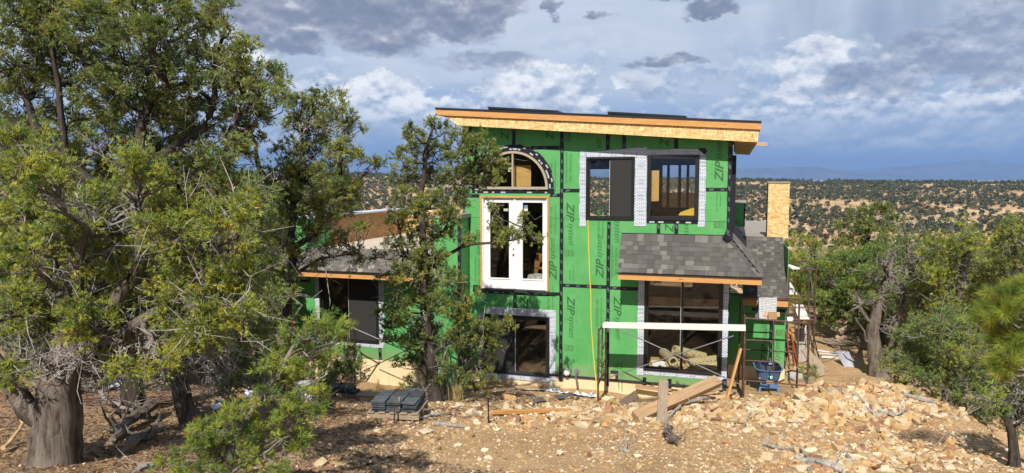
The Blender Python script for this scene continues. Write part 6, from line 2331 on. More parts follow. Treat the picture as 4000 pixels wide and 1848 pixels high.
# needle litter and bark under the left trees, thickened to imitate their shade
N3 = 42000
qx, qy = rng.uniform(-9, 0.5, N3), rng.uniform(5.0, 18, N3)
ok = (fbm(qx * 0.5, qy * 0.5, 3, 71) > -0.14 + 0.08 * (qx + 3.0)) & (((qx - HX) * ST + (qy - HY) * CT) < -0.3)
qx, qy = qx[ok], qy[ok]
qz = ground(qx, qy)
lit = np.array([[0.16, 0.085, 0.045], [0.23, 0.14, 0.08], [0.10, 0.065, 0.045], [0.27, 0.22, 0.17]])
Vs = []
ang = rng.uniform(0, 6.28, len(qx))
ll = rng.uniform(0.02, 0.085, len(qx))
d = np.stack([np.cos(ang), np.sin(ang), rng.normal(0, 0.25, len(qx))], -1) * ll[:, None]
s = np.stack([-np.sin(ang), np.cos(ang), rng.normal(0, 0.5, len(qx))], -1) * rng.uniform(0.003, 0.013, len(qx))[:, None]
P = np.stack([qx, qy, qz + 0.012], -1)
V = np.stack([P - d, P + s, P + d, P - s], 1).reshape(-1, 3)
i = np.arange(len(qx)) * 4
F = np.concatenate([np.stack([i, i + 1, i + 2], -1), np.stack([i, i + 2, i + 3], -1)])
tag(link("needle_litter", tri_mesh(V, F, "needle_litter", np.repeat(lit[rng.randint(0, 4, len(qx))], 4, 0)), None, MAT["stones_tint"]),
    "brown needle litter and bark scraps under the trees", kind="stuff")

# dead wood: name, label, list of (px, py, lift) along it, radii
def log_px(name, label, path, r0, r1, mat="deadwood", twigs=(), sides=7, cat="dead wood", seed=0, wobble=0.25):
    rr2 = random.Random(seed or int(path[0][0]))
    pts = []
    for px, py, lift in path:
        p = gpt(px, py - 0.0)
        pts.append(Vector((p.x, p.y, p.z + lift)))
    fine, rad = [], []
    n = len(pts)
    for i in range(n - 1):
        for j in range(4):
            t = j / 4
            q = pts[i].lerp(pts[i + 1], t)
            f = (i + t) / (n - 1)
            r = (r0 + (r1 - r0) * f) * rr2.uniform(0.78, 1.22)
            fine.append(q + Vector((rr2.gauss(0, 1), rr2.gauss(0, 1), rr2.gauss(0, 0.6))) * r * wobble * 1.6)
            rad.append(r)
    fine.append(pts[-1])
    rad.append(r1 * 0.6)
    c0 = sum(fine, Vector()) / len(fine)
    mb = MB().tube([q - c0 for q in fine], rad, sides)
    for _ in range(twigs if isinstance(twigs, int) else 0):
        i = rr2.randrange(1, len(fine) - 1)
        d = Vector((rr2.gauss(0, 1), rr2.gauss(0, 1), abs(rr2.gauss(0, 0.8)))).normalized()
        L = rr2.uniform(0.15, 0.5)
        e = fine[i] + d * L
        mb.tube([fine[i] - c0, fine[i] + d * L * 0.5 + Vector((rr2.gauss(0, .05), rr2.gauss(0, .05), rr2.gauss(0, .05))) - c0, e - c0], [rad[i] * 0.4, rad[i] * 0.25, rad[i] * 0.08], 5)
    o = mb.build(name, MAT[mat], None)
    o.location = c0
    return tag(o, label, cat)
log_px("dead_branch", "twisted grey root arching from the timbers down to the soil", [(2790, 1570, 0.10), (2740, 1585, 0.14), (2660, 1600, 0.12), (2610, 1640, 0.05), (2600, 1680, 0.03), (2640, 1710, 0.02)], 0.035, 0.018, twigs=2)
log_px("root_stump", "splintered pale grey stump lying in the soil below the long timber", [(2600, 1700, 0.08), (2625, 1725, 0.07), (2645, 1745, 0.05)], 0.048, 0.038, "bark_juniper", twigs=6, wobble=0.6)
log_px("dead_branch", "grey forked branch on the bare soil at the lower right", [(2975, 1740, 0.03), (3060, 1765, 0.05), (3120, 1760, 0.06), (3155, 1800, 0.05), (3160, 1850, 0.02)], 0.028, 0.02, twigs=3)
log_px("dead_branch", "weathered split log across the bottom edge at the right", [(3120, 1800, 0.03), (3200, 1815, 0.05), (3290, 1850, 0.04)], 0.045, 0.05, twigs=1)
log_px("dead_branch", "pale driftwood stick resting against the buff block at the bottom right", [(3285, 1785, 0.07), (3320, 1805, 0.05), (3345, 1822, 0.03)], 0.034, 0.022)
log_px("dead_branch", "thin dark stick lying below the brush pile", [(3450, 1828, 0.02), (3520, 1836, 0.02), (3600, 1846, 0.02)], 0.012, 0.008, "twig")
log_px("dead_branch", "short dark stick pointing up beside the upright pale stone", [(2905, 1665, 0.03), (2925, 1640, 0.05), (2935, 1620, 0.07)], 0.022, 0.012)
log_px("dead_branch", "small grey stump lying alone in the middle of the foreground", [(2425, 1760, 0.03), (2455, 1772, 0.03)], 0.032, 0.025, twigs=3)
log_px("dead_branch", "curved slab of dead wood lying on the rubble heap", [(3430, 1625, 0.10), (3480, 1640, 0.10), (3520, 1632, 0.10), (3545, 1610, 0.12)], 0.04, 0.015)
log_px("dead_branch", "whitish split wood beside the curved slab on the heap", [(3380, 1612, 0.10), (3405, 1628, 0.10), (3420, 1640, 0.08)], 0.035, 0.03)
log_px("dead_branch", "grey splintered stick across the upper rubble heap", [(3330, 1560, 0.10), (3365, 1580, 0.10), (3390, 1592, 0.08)], 0.03, 0.015)
log_px("dead_branch", "thin grey branch at the left of the rubble heap", [(3230, 1545, 0.10), (3280, 1542, 0.12), (3300, 1560, 0.10)], 0.022, 0.01)
log_px("fallen_log", "long pale plank-like log at the right end of the heap crest", [(3525, 1560, 0.10), (3590, 1575, 0.10), (3660, 1592, 0.08)], 0.05, 0.035, wobble=0.12)
log_px("dead_branch", "rough grey log lying by the foot of the centre piñon", [(1610, 1650, 0.03), (1680, 1632, 0.05), (1745, 1625, 0.03)], 0.03, 0.014, twigs=2)
log_px("dead_branch", "flat weathered log on the bank right of the centre piñon", [(1700, 1662, 0.03), (1760, 1668, 0.03), (1820, 1672, 0.02)], 0.035, 0.02, twigs=1)
log_px("fallen_log", "thick grey juniper log lying between the trunks at the lower left", [(640, 1700, 0.10), (540, 1740, 0.10), (430, 1790, 0.06)], 0.075, 0.06, "bark_juniper", twigs=5)
log_px("fallen_log", "shaggy fallen log propped behind the front trunk", [(600, 1640, 0.18), (520, 1670, 0.14), (440, 1735, 0.06)], 0.085, 0.07, "bark_juniper", twigs=6)
log_px("dead_branch", "tangle of dark dead branches on the ground behind the shaggy trunk", [(390, 1590, 0.22), (440, 1620, 0.18), (520, 1635, 0.12), (560, 1600, 0.2)], 0.035, 0.012, "twig", twigs=14)
log_px("dead_branch", "dark forked dead limb standing out of the tangle on the left", [(560, 1640, 0.03), (565, 1580, 0.25), (580, 1555, 0.30)], 0.035, 0.008, "bark_dark", twigs=5)
log_px("dead_branch", "curved orange-brown root at the lower left corner", [(20, 1770, 0.06), (70, 1740, 0.16), (95, 1715, 0.2), (80, 1700, 0.22)], 0.022, 0.014, "pine")
log_px("dead_branch", "grey branch lying in the shade at the bottom left", [(540, 1840, 0.03), (640, 1825, 0.05), (720, 1840, 0.02)], 0.03, 0.015, twigs=3)
log_px("dead_branch", "leaning dead stem with bare twigs beside the slate stacks", [(1270, 1620, 0.02), (1290, 1570, 0.2), (1330, 1500, 0.35)], 0.035, 0.012, "bark_dark", twigs=9)

# brush pile: one tangle of thin dry twigs
c = gpt(3600, 1722)
MAT["twig_brown"] = M("dry_brown_twigs", (0.20, 0.145, 0.095), 0.9, 0.3, 30)
mb = MB()
rb = random.Random(3)
for _ in range(260):
    a = rb.uniform(0, 6.28)
    r = rb.uniform(0, 0.42)
    p = Vector((math.cos(a) * r, math.sin(a) * r * 0.55, max(0.01, 0.16 - r * 0.28) * rb.random()))
    d = Vector((rb.gauss(0, 1), rb.gauss(0, 0.5), rb.gauss(0, 0.22))).normalized()
    L = rb.uniform(0.10, 0.30)
    mb.tube([p - d * L / 2, p + Vector((rb.gauss(0, .02), rb.gauss(0, .02), rb.gauss(0, .02) + 0.02)), p + d * L / 2], [0.0035, 0.004, 0.0015], 3, False)
o = mb.build("brush_pile", MAT["twig_brown"] if "twig_brown" in MAT else MAT["twig"])
o.location = (c.x, c.y, c.z + 0.02)
tag(o, "low tangled pile of dry brown twigs at the foot of the rubble heap", "brush pile")
# a bleached stick lying on it
log_px("dead_branch", "thin bleached stick leaning on the dry brush pile", [(3645, 1760, 0.02), (3690, 1725, 0.12), (3720, 1695, 0.05)], 0.008, 0.004)

# dry grass tufts by the bay and the foundation
def grass(px, py, label, n, h, seed):
    p = gpt(px, py)
    rr3 = random.Random(seed)
    mb = MB()
    for _ in range(n):
        a, l = rr3.uniform(0, 6.28), rr3.uniform(0.1, 0.35)
        b0 = Vector((rr3.gauss(0, 0.05), rr3.gauss(0, 0.05), -0.02))
        d = Vector((math.cos(a) * l, math.sin(a) * l, 1)).normalized() * h * rr3.uniform(0.6, 1.1)
        s = Vector((-math.sin(a), math.cos(a), 0)) * 0.004
        m1 = b0 + d * 0.6
        e = b0 + d + Vector((math.cos(a), math.sin(a), -0.2)) * 0.1 * h
        mb.add([b0 - s, b0 + s, m1 + s, m1 - s, e], [(0, 1, 2, 3), (3, 2, 4)])
    o = mb.build("grass_tuft", MAT["drygrass"])
    o.location = p
    tag(o, label, "grass")
MAT["drygrass"] = M("dry_grass", (0.42, 0.33, 0.15), 0.9, 0.2, 20)
MAT["weed"] = M("green_weed", (0.12, 0.17, 0.05), 0.8, 0.2, 20)
grass(1790, 1570, "dry yellow grass at the foot of the green bay corner", 90, 0.45, 2)
grass(1470, 1520, "thin dry grass stalks in front of the shaded foundation", 30, 0.5, 4)
grass(3062, 1440, "dry grass against the corner of the right-hand wing", 40, 0.4, 5)

# ------------------------------------------------------------------ things on the building site
def wpt(px, py, w):
    u, z = hp(px, py, w)
    return to_world(u, w, z)
def gl(px, py, lift=0.0):
    p = gpt(px, py)
    return Vector((p.x, p.y, p.z + lift))
def timber(name, label, A, B, wd, th, mat, cat="timber", up=(0, 0, 1), group=None, roll=0.0, parent=None):
    """sawn board from A to B; its own x axis runs along it"""
    A, B = Vector(A), Vector(B)
    d = B - A
    L = d.length
    d.normalize()
    s = Vector(up).cross(d)
    if s.length < 1e-3:
        s = Vector((0, 1, 0))
    s.normalize()
    n = d.cross(s)
    if roll:
        s, n = s * math.cos(roll) + n * math.sin(roll), n * math.cos(roll) - s * math.sin(roll)
    mb = MB().box(0, L, -wd / 2, wd / 2, -th / 2, th / 2)
    o = mb.build(name, MAT[mat], parent)
    o.matrix_local = Matrix(((d.x, s.x, n.x, A.x), (d.y, s.y, n.y, A.y), (d.z, s.z, n.z, A.z), (0, 0, 0, 1)))
    bevel(o, 0.004)
    if label:
        tag(o, label, cat, group)
    return o

# ---- timbers and boards in front of the big window
timber("timber", "long brown timber leaning diagonally over the stones below the big window", gl(2482, 1640, 0.05), gl(2640, 1590) + Vector((0.95, 0.45, 0.40)), 0.23, 0.13, "beamwood", roll=0.5)
timber("board", "grey weathered board standing under the long diagonal timber", gl(2584, 1652, 0.0), gl(2594, 1600) + Vector((0.10, 0.55, 0.42)), 0.19, 0.045, "oldwood", up=(0, -0.8, 0.6), cat="board")
timber("timber", "short grey timber lying level behind the upright board", gl(2472, 1575, 0.05), gl(2640, 1572, 0.05), 0.12, 0.09, "oldwood")
timber("board", "grey board lying on edge left of the level grey timber", gl(2424, 1588, 0.02), gl(2486, 1556, 0.12), 0.18, 0.03, "oldwood", cat="board", up=(0.2, -0.9, 0.5))
timber("board", "thin reddish board leaning along the cream foundation under the big window", wpt(2482, 1509, -0.16), wpt(2690, 1534, -0.22), 0.045, 0.09, "beamwood", cat="board")
timber("board", "grey board behind the raised end of the long diagonal timber", gl(2712, 1552, 0.14), gl(2820, 1548, 0.20), 0.13, 0.04, "oldwood", cat="board", up=(0, -0.7, 0.7))
timber("board", "orange board leaning against the right post of the front scaffold", gl(2838, 1562, 0.0), wpt(2893, 1362, -1.38), 0.045, 0.09, "fascia", cat="board", up=(0, -1, 0.2))
timber("board", "pale board lying flat at the foot of the right scaffold post", gl(2775, 1562, 0.06), gl(2866, 1560, 0.08), 0.16, 0.045, "pine", cat="board")
timber("board", "orange-brown board lying on the ground between the stones left of centre", gl(1920, 1622, 0.05), gl(2218, 1612, 0.05), 0.10, 0.06, "fascia", cat="board")
p = gl(1908, 1652)
stk = MB().tube([(0, 0, -0.1), (0.0, 0.01, 0.42)], 0.013, 6).build("stake", MAT["blackrub"], None)
stk.location = p
tag(stk, "thin black stake standing at the left end of the orange-brown board", "stake")
# strip of roofing felt lying on the ground, slightly curled
mb = MB()
A, B = gl(2082, 1582, 0.03), gl(2240, 1556, 0.04)
n = 8
vs, fs = [], []
for i in range(n + 1):
    q = A.lerp(B, i / n)
    q.z += 0.05 * math.sin(i * 1.1) ** 2 + 0.02
    for j, off in enumerate((-0.14, 0.0, 0.14)):
        vs.append(q + Vector((0.05 * off, off, 0.02 * (j == 2) + 0.015 * (j == 0))))
for i in range(n):
    for j in range(2):
        a = i * 3 + j
        fs.append((a, a + 3, a + 4, a + 1))
o = mb.add(vs, fs).build("felt_strip", MAT["felt"])
md = o.modifiers.new("thick", "SOLIDIFY")
md.thickness = 0.006
tag(o, "dark strip of roofing felt lying on the soil below the hose tap", "felt strip")

# ---- scaffolds
def scaffold(label, frames_, braces=(), mat="rust", name="scaffold"):
    """frames_: lists of (A, B) bars per frame in world space; braces: galvanised bars"""
    allp = [p for fr in frames_ for bar in fr for p in bar[:2]]
    base = sum((Vector(p) for p in allp), Vector()) / len(allp)
    base.z = min(p[2] for p in allp)
    root = thing(name, label, "scaffold", base)
    for fr in frames_:
        mb = MB()
        for A, B, r in fr:
            mb.tube([Vector(A) - base, Vector(B) - base], r, 8)
        mb.build("frame", MAT[mat], root, smooth=False)
    for A, B in braces:
        MB().tube([Vector(A) - base, Vector(B) - base], 0.013, 8).build("brace", MAT["galv"], root)
    return root
WF, WK = -1.45, -0.42
def end_frame(px_f, py_top, py_foot, px_b=None):
    """end frame standing square to the wall: front leg at WF, rear leg at WK"""
    u = hp(px_f, (py_top + py_foot) / 2, WF)[0]
    zt, z0 = hp(px_f, py_top, WF)[1], None
    f0 = to_world(u, WF, 0)
    b0 = to_world(u, WK, 0)
    f0.z, b0.z = gz(f0.x, f0.y) - 0.03, gz(b0.x, b0.y) - 0.03
    def at(w, z):
        return to_world(u, w, z)
    bars = [(f0, at(WF, zt), 0.024), (b0, at(WK, zt), 0.024), (at(WF, zt - 0.05), at(WK, zt - 0.05), 0.022)]
    for zz in (0.42, 0.86):
        bars.append((at(WF + 0.55, zz + 0.1), at(WK, zz + 0.25), 0.015))
    bars.append((at(WF + 0.5, zt - 0.05), at(WF + 0.5, 0.35), 0.016))
    bars.append((at(WF, 0.22), at(WF + 0.5, 0.35), 0.015))
    bars.append((at(WF, 0.30), at(WK, 0.30), 0.018))
    return bars, u, zt
bl, ul_, zl = end_frame(2337, 1283, 1592)
br_, ur_, zr = end_frame(2906, 1296, 1578)
zt = (zl + zr) / 2
front = scaffold("rusty scaffold with a white plank standing before the big window", [bl, br_],
                 [(wpt(2412, 1282, WF + 0.05), wpt(2886, 1500, WF + 0.05)), (wpt(2384, 1472, WF + 0.09), wpt(2866, 1312, WF + 0.09))])
A = to_world(ul_ + 0.06, WF + 0.30, zl + 0.03)
B = to_world(ur_ + 0.02, WF + 0.30, zr + 0.03)
timber("plank", "whitened scaffold plank lying across the front scaffold", A, B, 0.26, 0.10, "whiteplank", "plank")
# hooks at the ends of the plank
for P in (A, B):
    pass

# ladder frames at the right corner
def face_frame(pxl, pxr, w, py_top, foot_l, foot_r, rungs, inner=None, r=0.023, ztop=None):
    """frame seen face on, parallel to the wall"""
    ql, qr = hp(pxl, py_top[0], w), hp(pxr, py_top[1], w)
    fl = to_world(ql[0], w, 0)
    fr_ = to_world(qr[0], w, 0)
    fl.z = gz(fl.x, fl.y) - 0.03 if foot_l is None else hp(pxl, foot_l, w)[1]
    fr_.z = gz(fr_.x, fr_.y) - 0.03 if foot_r is None else hp(pxr, foot_r, w)[1]
    bars = [(fl, to_world(ql[0], w, ql[1] + 0.08), r), (fr_, to_world(qr[0], w, qr[1] + 0.02), r), (to_world(ql[0], w, ql[1]), to_world(qr[0], w, qr[1]), r * 0.92)]
    for x0, y0, x1, y1 in rungs:
        bars.append((wpt(x0, y0, w), wpt(x1, y1, w), r * 0.72))
    if inner:
        bars.append((wpt(inner[0], inner[1], w), wpt(inner[0], inner[2], w), r * 0.75))
    return bars
g1 = face_frame(2910, 3161, -0.45, (1243, 1264), None, None,
                [(2912, 1328, 3022, 1333), (2912, 1408, 3022, 1414), (2912, 1486, 3160, 1508)], (3022, 1254, 1497))
g2 = face_frame(2893, 3123, 1.05, (1158, 1168), None, None,
                [(2893, 1225, 2940, 1226), (2893, 1296, 3022, 1300), (2893, 1364, 3122, 1378)], None)
right1 = scaffold("rusty ladder-like scaffold frames at the right front corner of the house", [g1, g2],
                  [(wpt(2912, 1260, -0.45), wpt(2900, 1180, 1.05))])
h1 = face_frame(3083, 3188, 4.2, (1053, 1053), 1420, 1452, [(3083, 1101, 3106, 1100), (3076, 1200, 3187, 1200), (3083, 1250, 3187, 1250)], (3106, 1056, 1330))
h2 = face_frame(3083, 3163, 6.2, (1021, 1021), 1400, 1400, [(3083, 1155, 3160, 1155), (3083, 1240, 3160, 1240), (3083, 1300, 3160, 1300)], (3130, 1100, 1350), r=0.021)
tr = [(wpt(3165, 1255, 3.2), gl(3206, 1432), 0.016), (wpt(3150, 1260, 3.0), gl(3186, 1400), 0.016), (wpt(3168, 1330, 3.2), wpt(3202, 1392, 3.2), 0.012)]
scaffold("tall rusty scaffold against the side of the right wing with boards on it", [h1, h2, tr],
         [(wpt(3162, 1036, 4.4), wpt(3187, 1260, 4.4)), (wpt(3160, 1180, 4.4), wpt(3172, 1380, 4.4))])
timber("plank", "white board end on the topmost rail of the tall side scaffold", wpt(3070, 1036, 4.6), wpt(3110, 1050, 4.1), 0.24, 0.045, "whiteplank", "plank")
timber("plank", "pale plank sloping on the middle level of the tall side scaffold", wpt(3070, 1105, 6.0), wpt(3094, 1148, 4.3), 0.28, 0.045, "whiteplank", "plank")
timber("plank", "long pale planks sloping down to the lower level of the tall side scaffold", wpt(3118, 1192, 6.2), wpt(3140, 1246, 4.3), 0.30, 0.045, "whiteplank", "plank")

# scaffold half hidden by the trees on the left
WL = -1.5
e1 = [(gl(1386, 1500) , wpt(1386, 1252, WL), 0.022), (wpt(1352, 1285, WL + 0.6), wpt(1386, 1262, WL), 0.018), (wpt(1358, 1440, WL + 0.7), wpt(1358, 1290, WL + 0.7), 0.020)]
e2 = [(gl(1792, 1562), wpt(1792, 1330, WL), 0.022), (gl(1738, 1545), wpt(1738, 1335, WL + 0.4), 0.020), (wpt(1738, 1345, WL + 0.4), wpt(1792, 1338, WL), 0.018), (wpt(1738, 1460, WL + 0.4), wpt(1792, 1420, WL), 0.015)]
scaffold("rusty scaffold half hidden by the trees before the left wing", [e1, e2],
         [(wpt(1386, 1284, WL), wpt(1655, 1402, WL)), (wpt(1420, 1450, WL), wpt(1600, 1362, WL)), (wpt(1655, 1402, WL), wpt(1790, 1490, WL))])
e3 = [(gl(1140, 1520), wpt(1140, 1130, -0.9), 0.022), (gl(1185, 1500), wpt(1185, 1180, -0.3), 0.02), (wpt(1130, 1262, -0.9), wpt(1060, 1285, -0.9), 0.02), (wpt(1140, 1140, -0.9), wpt(1162, 1142, -0.3), 0.018)]
scaffold("rusty scaffold post at the left corner of the left wing", [e3])
timber("plank", "yellowish plank end on the scaffold post at the left wing corner", wpt(1120, 1160, -1.0), wpt(1170, 1148, -0.1), 0.22, 0.045, "pine", "plank")

# ---- printed sheet hanging over the corner scaffold, with wood blocks
def sheet(name, label, cat, tl, tr_, bl_, brr, mat, nx=8, ny=8, amp=0.02, th=0.004, seed=1):
    r5 = np.random.RandomState(seed)
    vs, fs = [], []
    tl, tr_, bl_, brr = map(Vector, (tl, tr_, bl_, brr))
    for i in range(ny + 1):
        for j in range(nx + 1):
            q = tl.lerp(tr_, j / nx).lerp(bl_.lerp(brr, j / nx), i / ny)
            e = 0.35 if (i in (0, ny) or j in (0, nx)) else 1
            vs.append(q + Vector(r5.normal(0, amp * e, 3)))
    for i in range(ny):
        for j in range(nx):
            a = i * (nx + 1) + j
            fs.append((a, a + nx + 1, a + nx + 2, a + 1))
    o = MB().add(vs, fs).build(name, MAT[mat], None)
    md = o.modifiers.new("thick", "SOLIDIFY")
    md.thickness = th
    return tag(o, label, cat)
MAT["paper"] = MAT["flash"].copy()
MAT["paper"].name = "printed_wrap"
for nd in MAT["paper"].node_tree.nodes:
    if nd.type == "TEX_BRICK":
        nd.inputs["Color1"].default_value = (0.66, 0.66, 0.63, 1)
        nd.inputs["Color2"].default_value = (0.58, 0.58, 0.56, 1)
        nd.inputs["Mortar"].default_value = (0.26, 0.27, 0.28, 1)
        nd.inputs["Scale"].default_value = 9.0
sheet("wrap_sheet", "light grey printed sheet draped between the rails of the corner scaffold", "sheet", wpt(2960, 1162, 1.02), wpt(3035, 1162, 1.02), wpt(2966, 1247, -0.40), wpt(3032, 1251, -0.40), "paper", amp=0.008)
sheet("wrap_sheet", "dark grey side fold of the draped sheet hanging at its left", "sheet", wpt(2959, 1180, 0.95), wpt(2962, 1180, 0.90), wpt(2948, 1250, -0.38), wpt(2964, 1250, -0.41), "felt", 2, 6, amp=0.004)
timber("wood_block", "reddish square wood block on the draped sheet", wpt(3001, 1233, -0.42), wpt(3035, 1233, -0.42), 0.12, 0.165, "beamwood", "wood block")
timber("board", "short light board behind the wood block on the draped sheet", wpt(2985, 1228, -0.25), wpt(3046, 1229, -0.25), 0.04, 0.105, "pine", "board")
sheet("plastic_bag", "crumpled white plastic bag hanging on the corner scaffold rail", "plastic bag", wpt(3074, 1238, -0.3), wpt(3098, 1238, -0.3), wpt(3076, 1256, -0.42), wpt(3096, 1258, -0.42), "white", 5, 5, amp=0.018, seed=4)

# ---- blue wheelbarrow standing under the corner scaffold
wb_p = gl(2998, 1526)
wb = thing("wheelbarrow", "blue wheelbarrow with a dark tub standing under the corner scaffold", "wheelbarrow", wb_p, -TURN * 0.6)
s = wb_p.y / FPX                                     # metres per photo pixel at its distance
def tub_ring(z, x0, x1, y0, y1, n=20, pw=3.2):
    out = []
    for i in range(n):
        a = 2 * math.pi * i / n
        ca, sa = math.cos(a), math.sin(a)
        rx = abs(ca) ** (2 / pw) * (1 if ca >= 0 else -1)
        ry = abs(sa) ** (2 / pw) * (1 if sa >= 0 else -1)
        out.append(((x0 + x1) / 2 + rx * (x1 - x0) / 2, (y0 + y1) / 2 + ry * (y1 - y0) / 2, z))
    return out
n = 20
zb0 = 0.32
rings = [tub_ring(zb0 + 0.02, -0.20, 0.20, -0.20, 0.25), tub_ring(zb0, -0.25, 0.25, -0.24, 0.27), tub_ring(zb0 + 0.22, -0.295, 0.295, -0.34, 0.40), tub_ring(zb0 + 0.27, -0.31, 0.31, -0.36, 0.46)]
tilt = lambda v: (v[0], v[1], v[2] + max(0.0, v[1] + 0.1) * 0.10)
mb = MB()
vs = [tilt(v) for r_ in rings[1:] for v in r_]
fs = []
for i in range(2):
    for j in range(n):
        a, b = i * n + j, i * n + (j + 1) % n
        fs.append((a, b, b + n, a + n))
fs.append(tuple(range(n - 1, -1, -1)))
mb.add(vs, fs)
# rolled rim
rim_o = [tilt(v) for v in tub_ring(zb0 + 0.265, -0.335, 0.335, -0.385, 0.485)]
rim_i = [tilt(v) for v in tub_ring(zb0 + 0.275, -0.30, 0.30, -0.35, 0.45)]
tubo = mb.build("tub", MAT["blue"], wb, smooth=False)
m2 = MB()
m2.add(rim_o + rim_i, [(j, (j + 1) % n, (j + 1) % n + n, j + n) for j in range(n)])
m2.build("rim", MAT["blue"], tubo)
ins = [tilt(v) for v in tub_ring(zb0 + 0.268, -0.298, 0.298, -0.348, 0.448)] + [tilt(v) for v in tub_ring(zb0 + 0.03, -0.20, 0.20, -0.2, 0.25)]
m3 = MB().add(ins, [(j, j + n, (j + 1) % n + n, (j + 1) % n) for j in range(n)] + [tuple(range(n, 2 * n))])
m3.build("lining", MAT["bluedark"], tubo)
# badge on the near end of the tub
badge = MB()
pts = [(-0.065, 0.055), (-0.04, -0.02), (-0.065, 0.0), (-0.035, -0.055), (0.0, -0.075), (0.035, -0.055), (0.065, 0.0), (0.065, 0.055), (0.0, 0.07)]
pts = [(-0.06, 0.05), (-0.065, 0.0), (-0.04, -0.05), (0.0, -0.07), (0.04, -0.05), (0.065, 0.0), (0.06, 0.05)]
badge.prism(pts, -0.004, 0.0)
bo = badge.build("badge", MAT["badge"] if "badge" in MAT else MAT["sticker_blue"], wb)
bo.location = (0.02, -0.305, zb0 + 0.12)
bo.rotation_euler = (-0.52, 0, 0)
mb = MB().prism([(-0.05, 0.035), (-0.05, 0.018), (0.05, 0.018), (0.05, 0.035)], -0.0065, -0.0045)
mb.prism([(-0.035, 0.005), (-0.02, -0.035), (0.0, -0.035), (0.0, 0.005)], -0.0065, -0.0045)
mb.build("badge_print", MAT["pvc"], bo)["kind"] = "stuff"
for sx_ in (-1, 1):
    MB().tube([(0.20 * sx_, 0.30, zb0 - 0.03), (0.22 * sx_, -0.2, zb0 - 0.035), (0.29 * sx_, -0.62, zb0 + 0.16)], 0.021, 8).build("handle", MAT["beamwood"], wb)
    MB().beam((0.17 * sx_, -0.10, zb0 - 0.03), (0.235 * sx_, -0.24, -0.02), 0.05, 0.03).build("leg", MAT["blue"], wb)
    MB().beam((0.17 * sx_, 0.18, zb0 - 0.03), (0.235 * sx_, -0.20, -0.015), 0.035, 0.022).build("leg_brace", MAT["blue"], wb)
MB().box(-0.205, 0.205, -0.19, -0.165, 0.12, 0.22).build("cross_plate", MAT["blue"], wb)
ty = MB()
ty.tube([(-0.045, 0.62, 0.17), (0.045, 0.62, 0.17)], 0.19, 20)
wl = ty.build("wheel", MAT["blackrub"], wb)
MB().tube([(-0.05, 0.62, 0.17), (0.05, 0.62, 0.17)], 0.09, 14).build("rim", MAT["galv"], wl)
MB().tube([(-0.17, 0.30, zb0 - 0.03), (-0.07, 0.62, 0.17)], 0.014, 6).tube([(0.17, 0.30, zb0 - 0.03), (0.07, 0.62, 0.17)], 0.014, 6).build("fork", MAT["blue"], wb)
wb.scale = (1.0, 1.0, 1.0)

# ---- leaning and lying things beyond the corner scaffold
def ladder(label, A, B, gap, mat, n=9):
    A, B = Vector(A), Vector(B)
    root = thing("ladder", label, "ladder", A)
    d = B - A
    s_ = d.cross(Vector((0.3, 1, 0.1))).normalized()
    s_ = Vector((1, 0, 0)) * gap / 2
    for k2 in (-1, 1):
        MB().beam(s_ * k2, d + s_ * k2, 0.03, 0.075, (0, 1, 0)).build("rail", MAT[mat], root)
    for i in range(1, n):
        MB().tube([d * (i / n) - s_, d * (i / n) + s_], 0.015, 6).build("rung", MAT["galv"], root)
ladder("red painted ladder leaning against the side of the right wing", gl(3094, 1440), wpt(3078, 1284, 3.5), 0.13, "redrust")
timber("board", "orange board leaning beside the red ladder", gl(3116, 1432), wpt(3086, 1300, 3.4), 0.05, 0.10, "orange", "board", up=(0, -1, 0))
timber("plank", "grey weathered plank sloping down to the ground right of the scaffold", gl(3208, 1472, 0.02), wpt(3146, 1362, 3.4), 0.30, 0.04, "oldwood", "plank", up=(0.1, -0.6, 0.8))
timber("plank", "darker plank lying beside the sloping grey plank", gl(3222, 1452, 0.0), wpt(3170, 1380, 4.2), 0.18, 0.04, "oldwood", "plank", up=(0.1, -0.6, 0.8))
for k2, (px, py, dx, tall, lab) in enumerate([(3126, 1412, 0.02, 0.95, "leftmost pale concrete board standing behind the scaffold post"), (3140, 1414, 0.05, 1.0, "middle pale concrete board standing behind the scaffold post"), (3152, 1412, 0.10, 0.9, "rightmost pale concrete board standing behind the scaffold post")]):
    q = gl(px, py)
    timber("board", lab, q, q + Vector((dx, 0.25, tall)), 0.17, 0.05, "concrete", "board", up=(0, -1, 0.2))
sheet("plastic_film", "folded pale plastic film standing like a spike behind the scaffold", "plastic film", gl(3134, 1400) + Vector((0.02, -0.1, 1.05)), gl(3134, 1400) + Vector((0.05, -0.1, 1.05)), gl(3128, 1404, 0.02), gl(3146, 1404, 0.02), "tarp", 4, 6, amp=0.012, seed=7)
q = gl(3112, 1484)
o = lump("concrete_lump", (0, 0, 0), 0.30, MAT["concrete"], None, 5, 2, (1.15, 0.7, 0.55), 0.12)
o.location = q + Vector((0, 0, 0.10))
tag(o, "grey lump of old concrete under the brown tray by the scaffold foot", "concrete")
timber("board", "rusty brown board lying on the concrete lump", q + Vector((-0.36, 0.05, 0.36)), q + Vector((0.34, -0.12, 0.24)), 0.26, 0.035, "beamwood", "board")
timber("wood_block", "small grey block lying on the rusty brown board", q + Vector((-0.12, -0.03, 0.36)), q + Vector((0.14, -0.08, 0.31)), 0.12, 0.06, "concrete", "block")
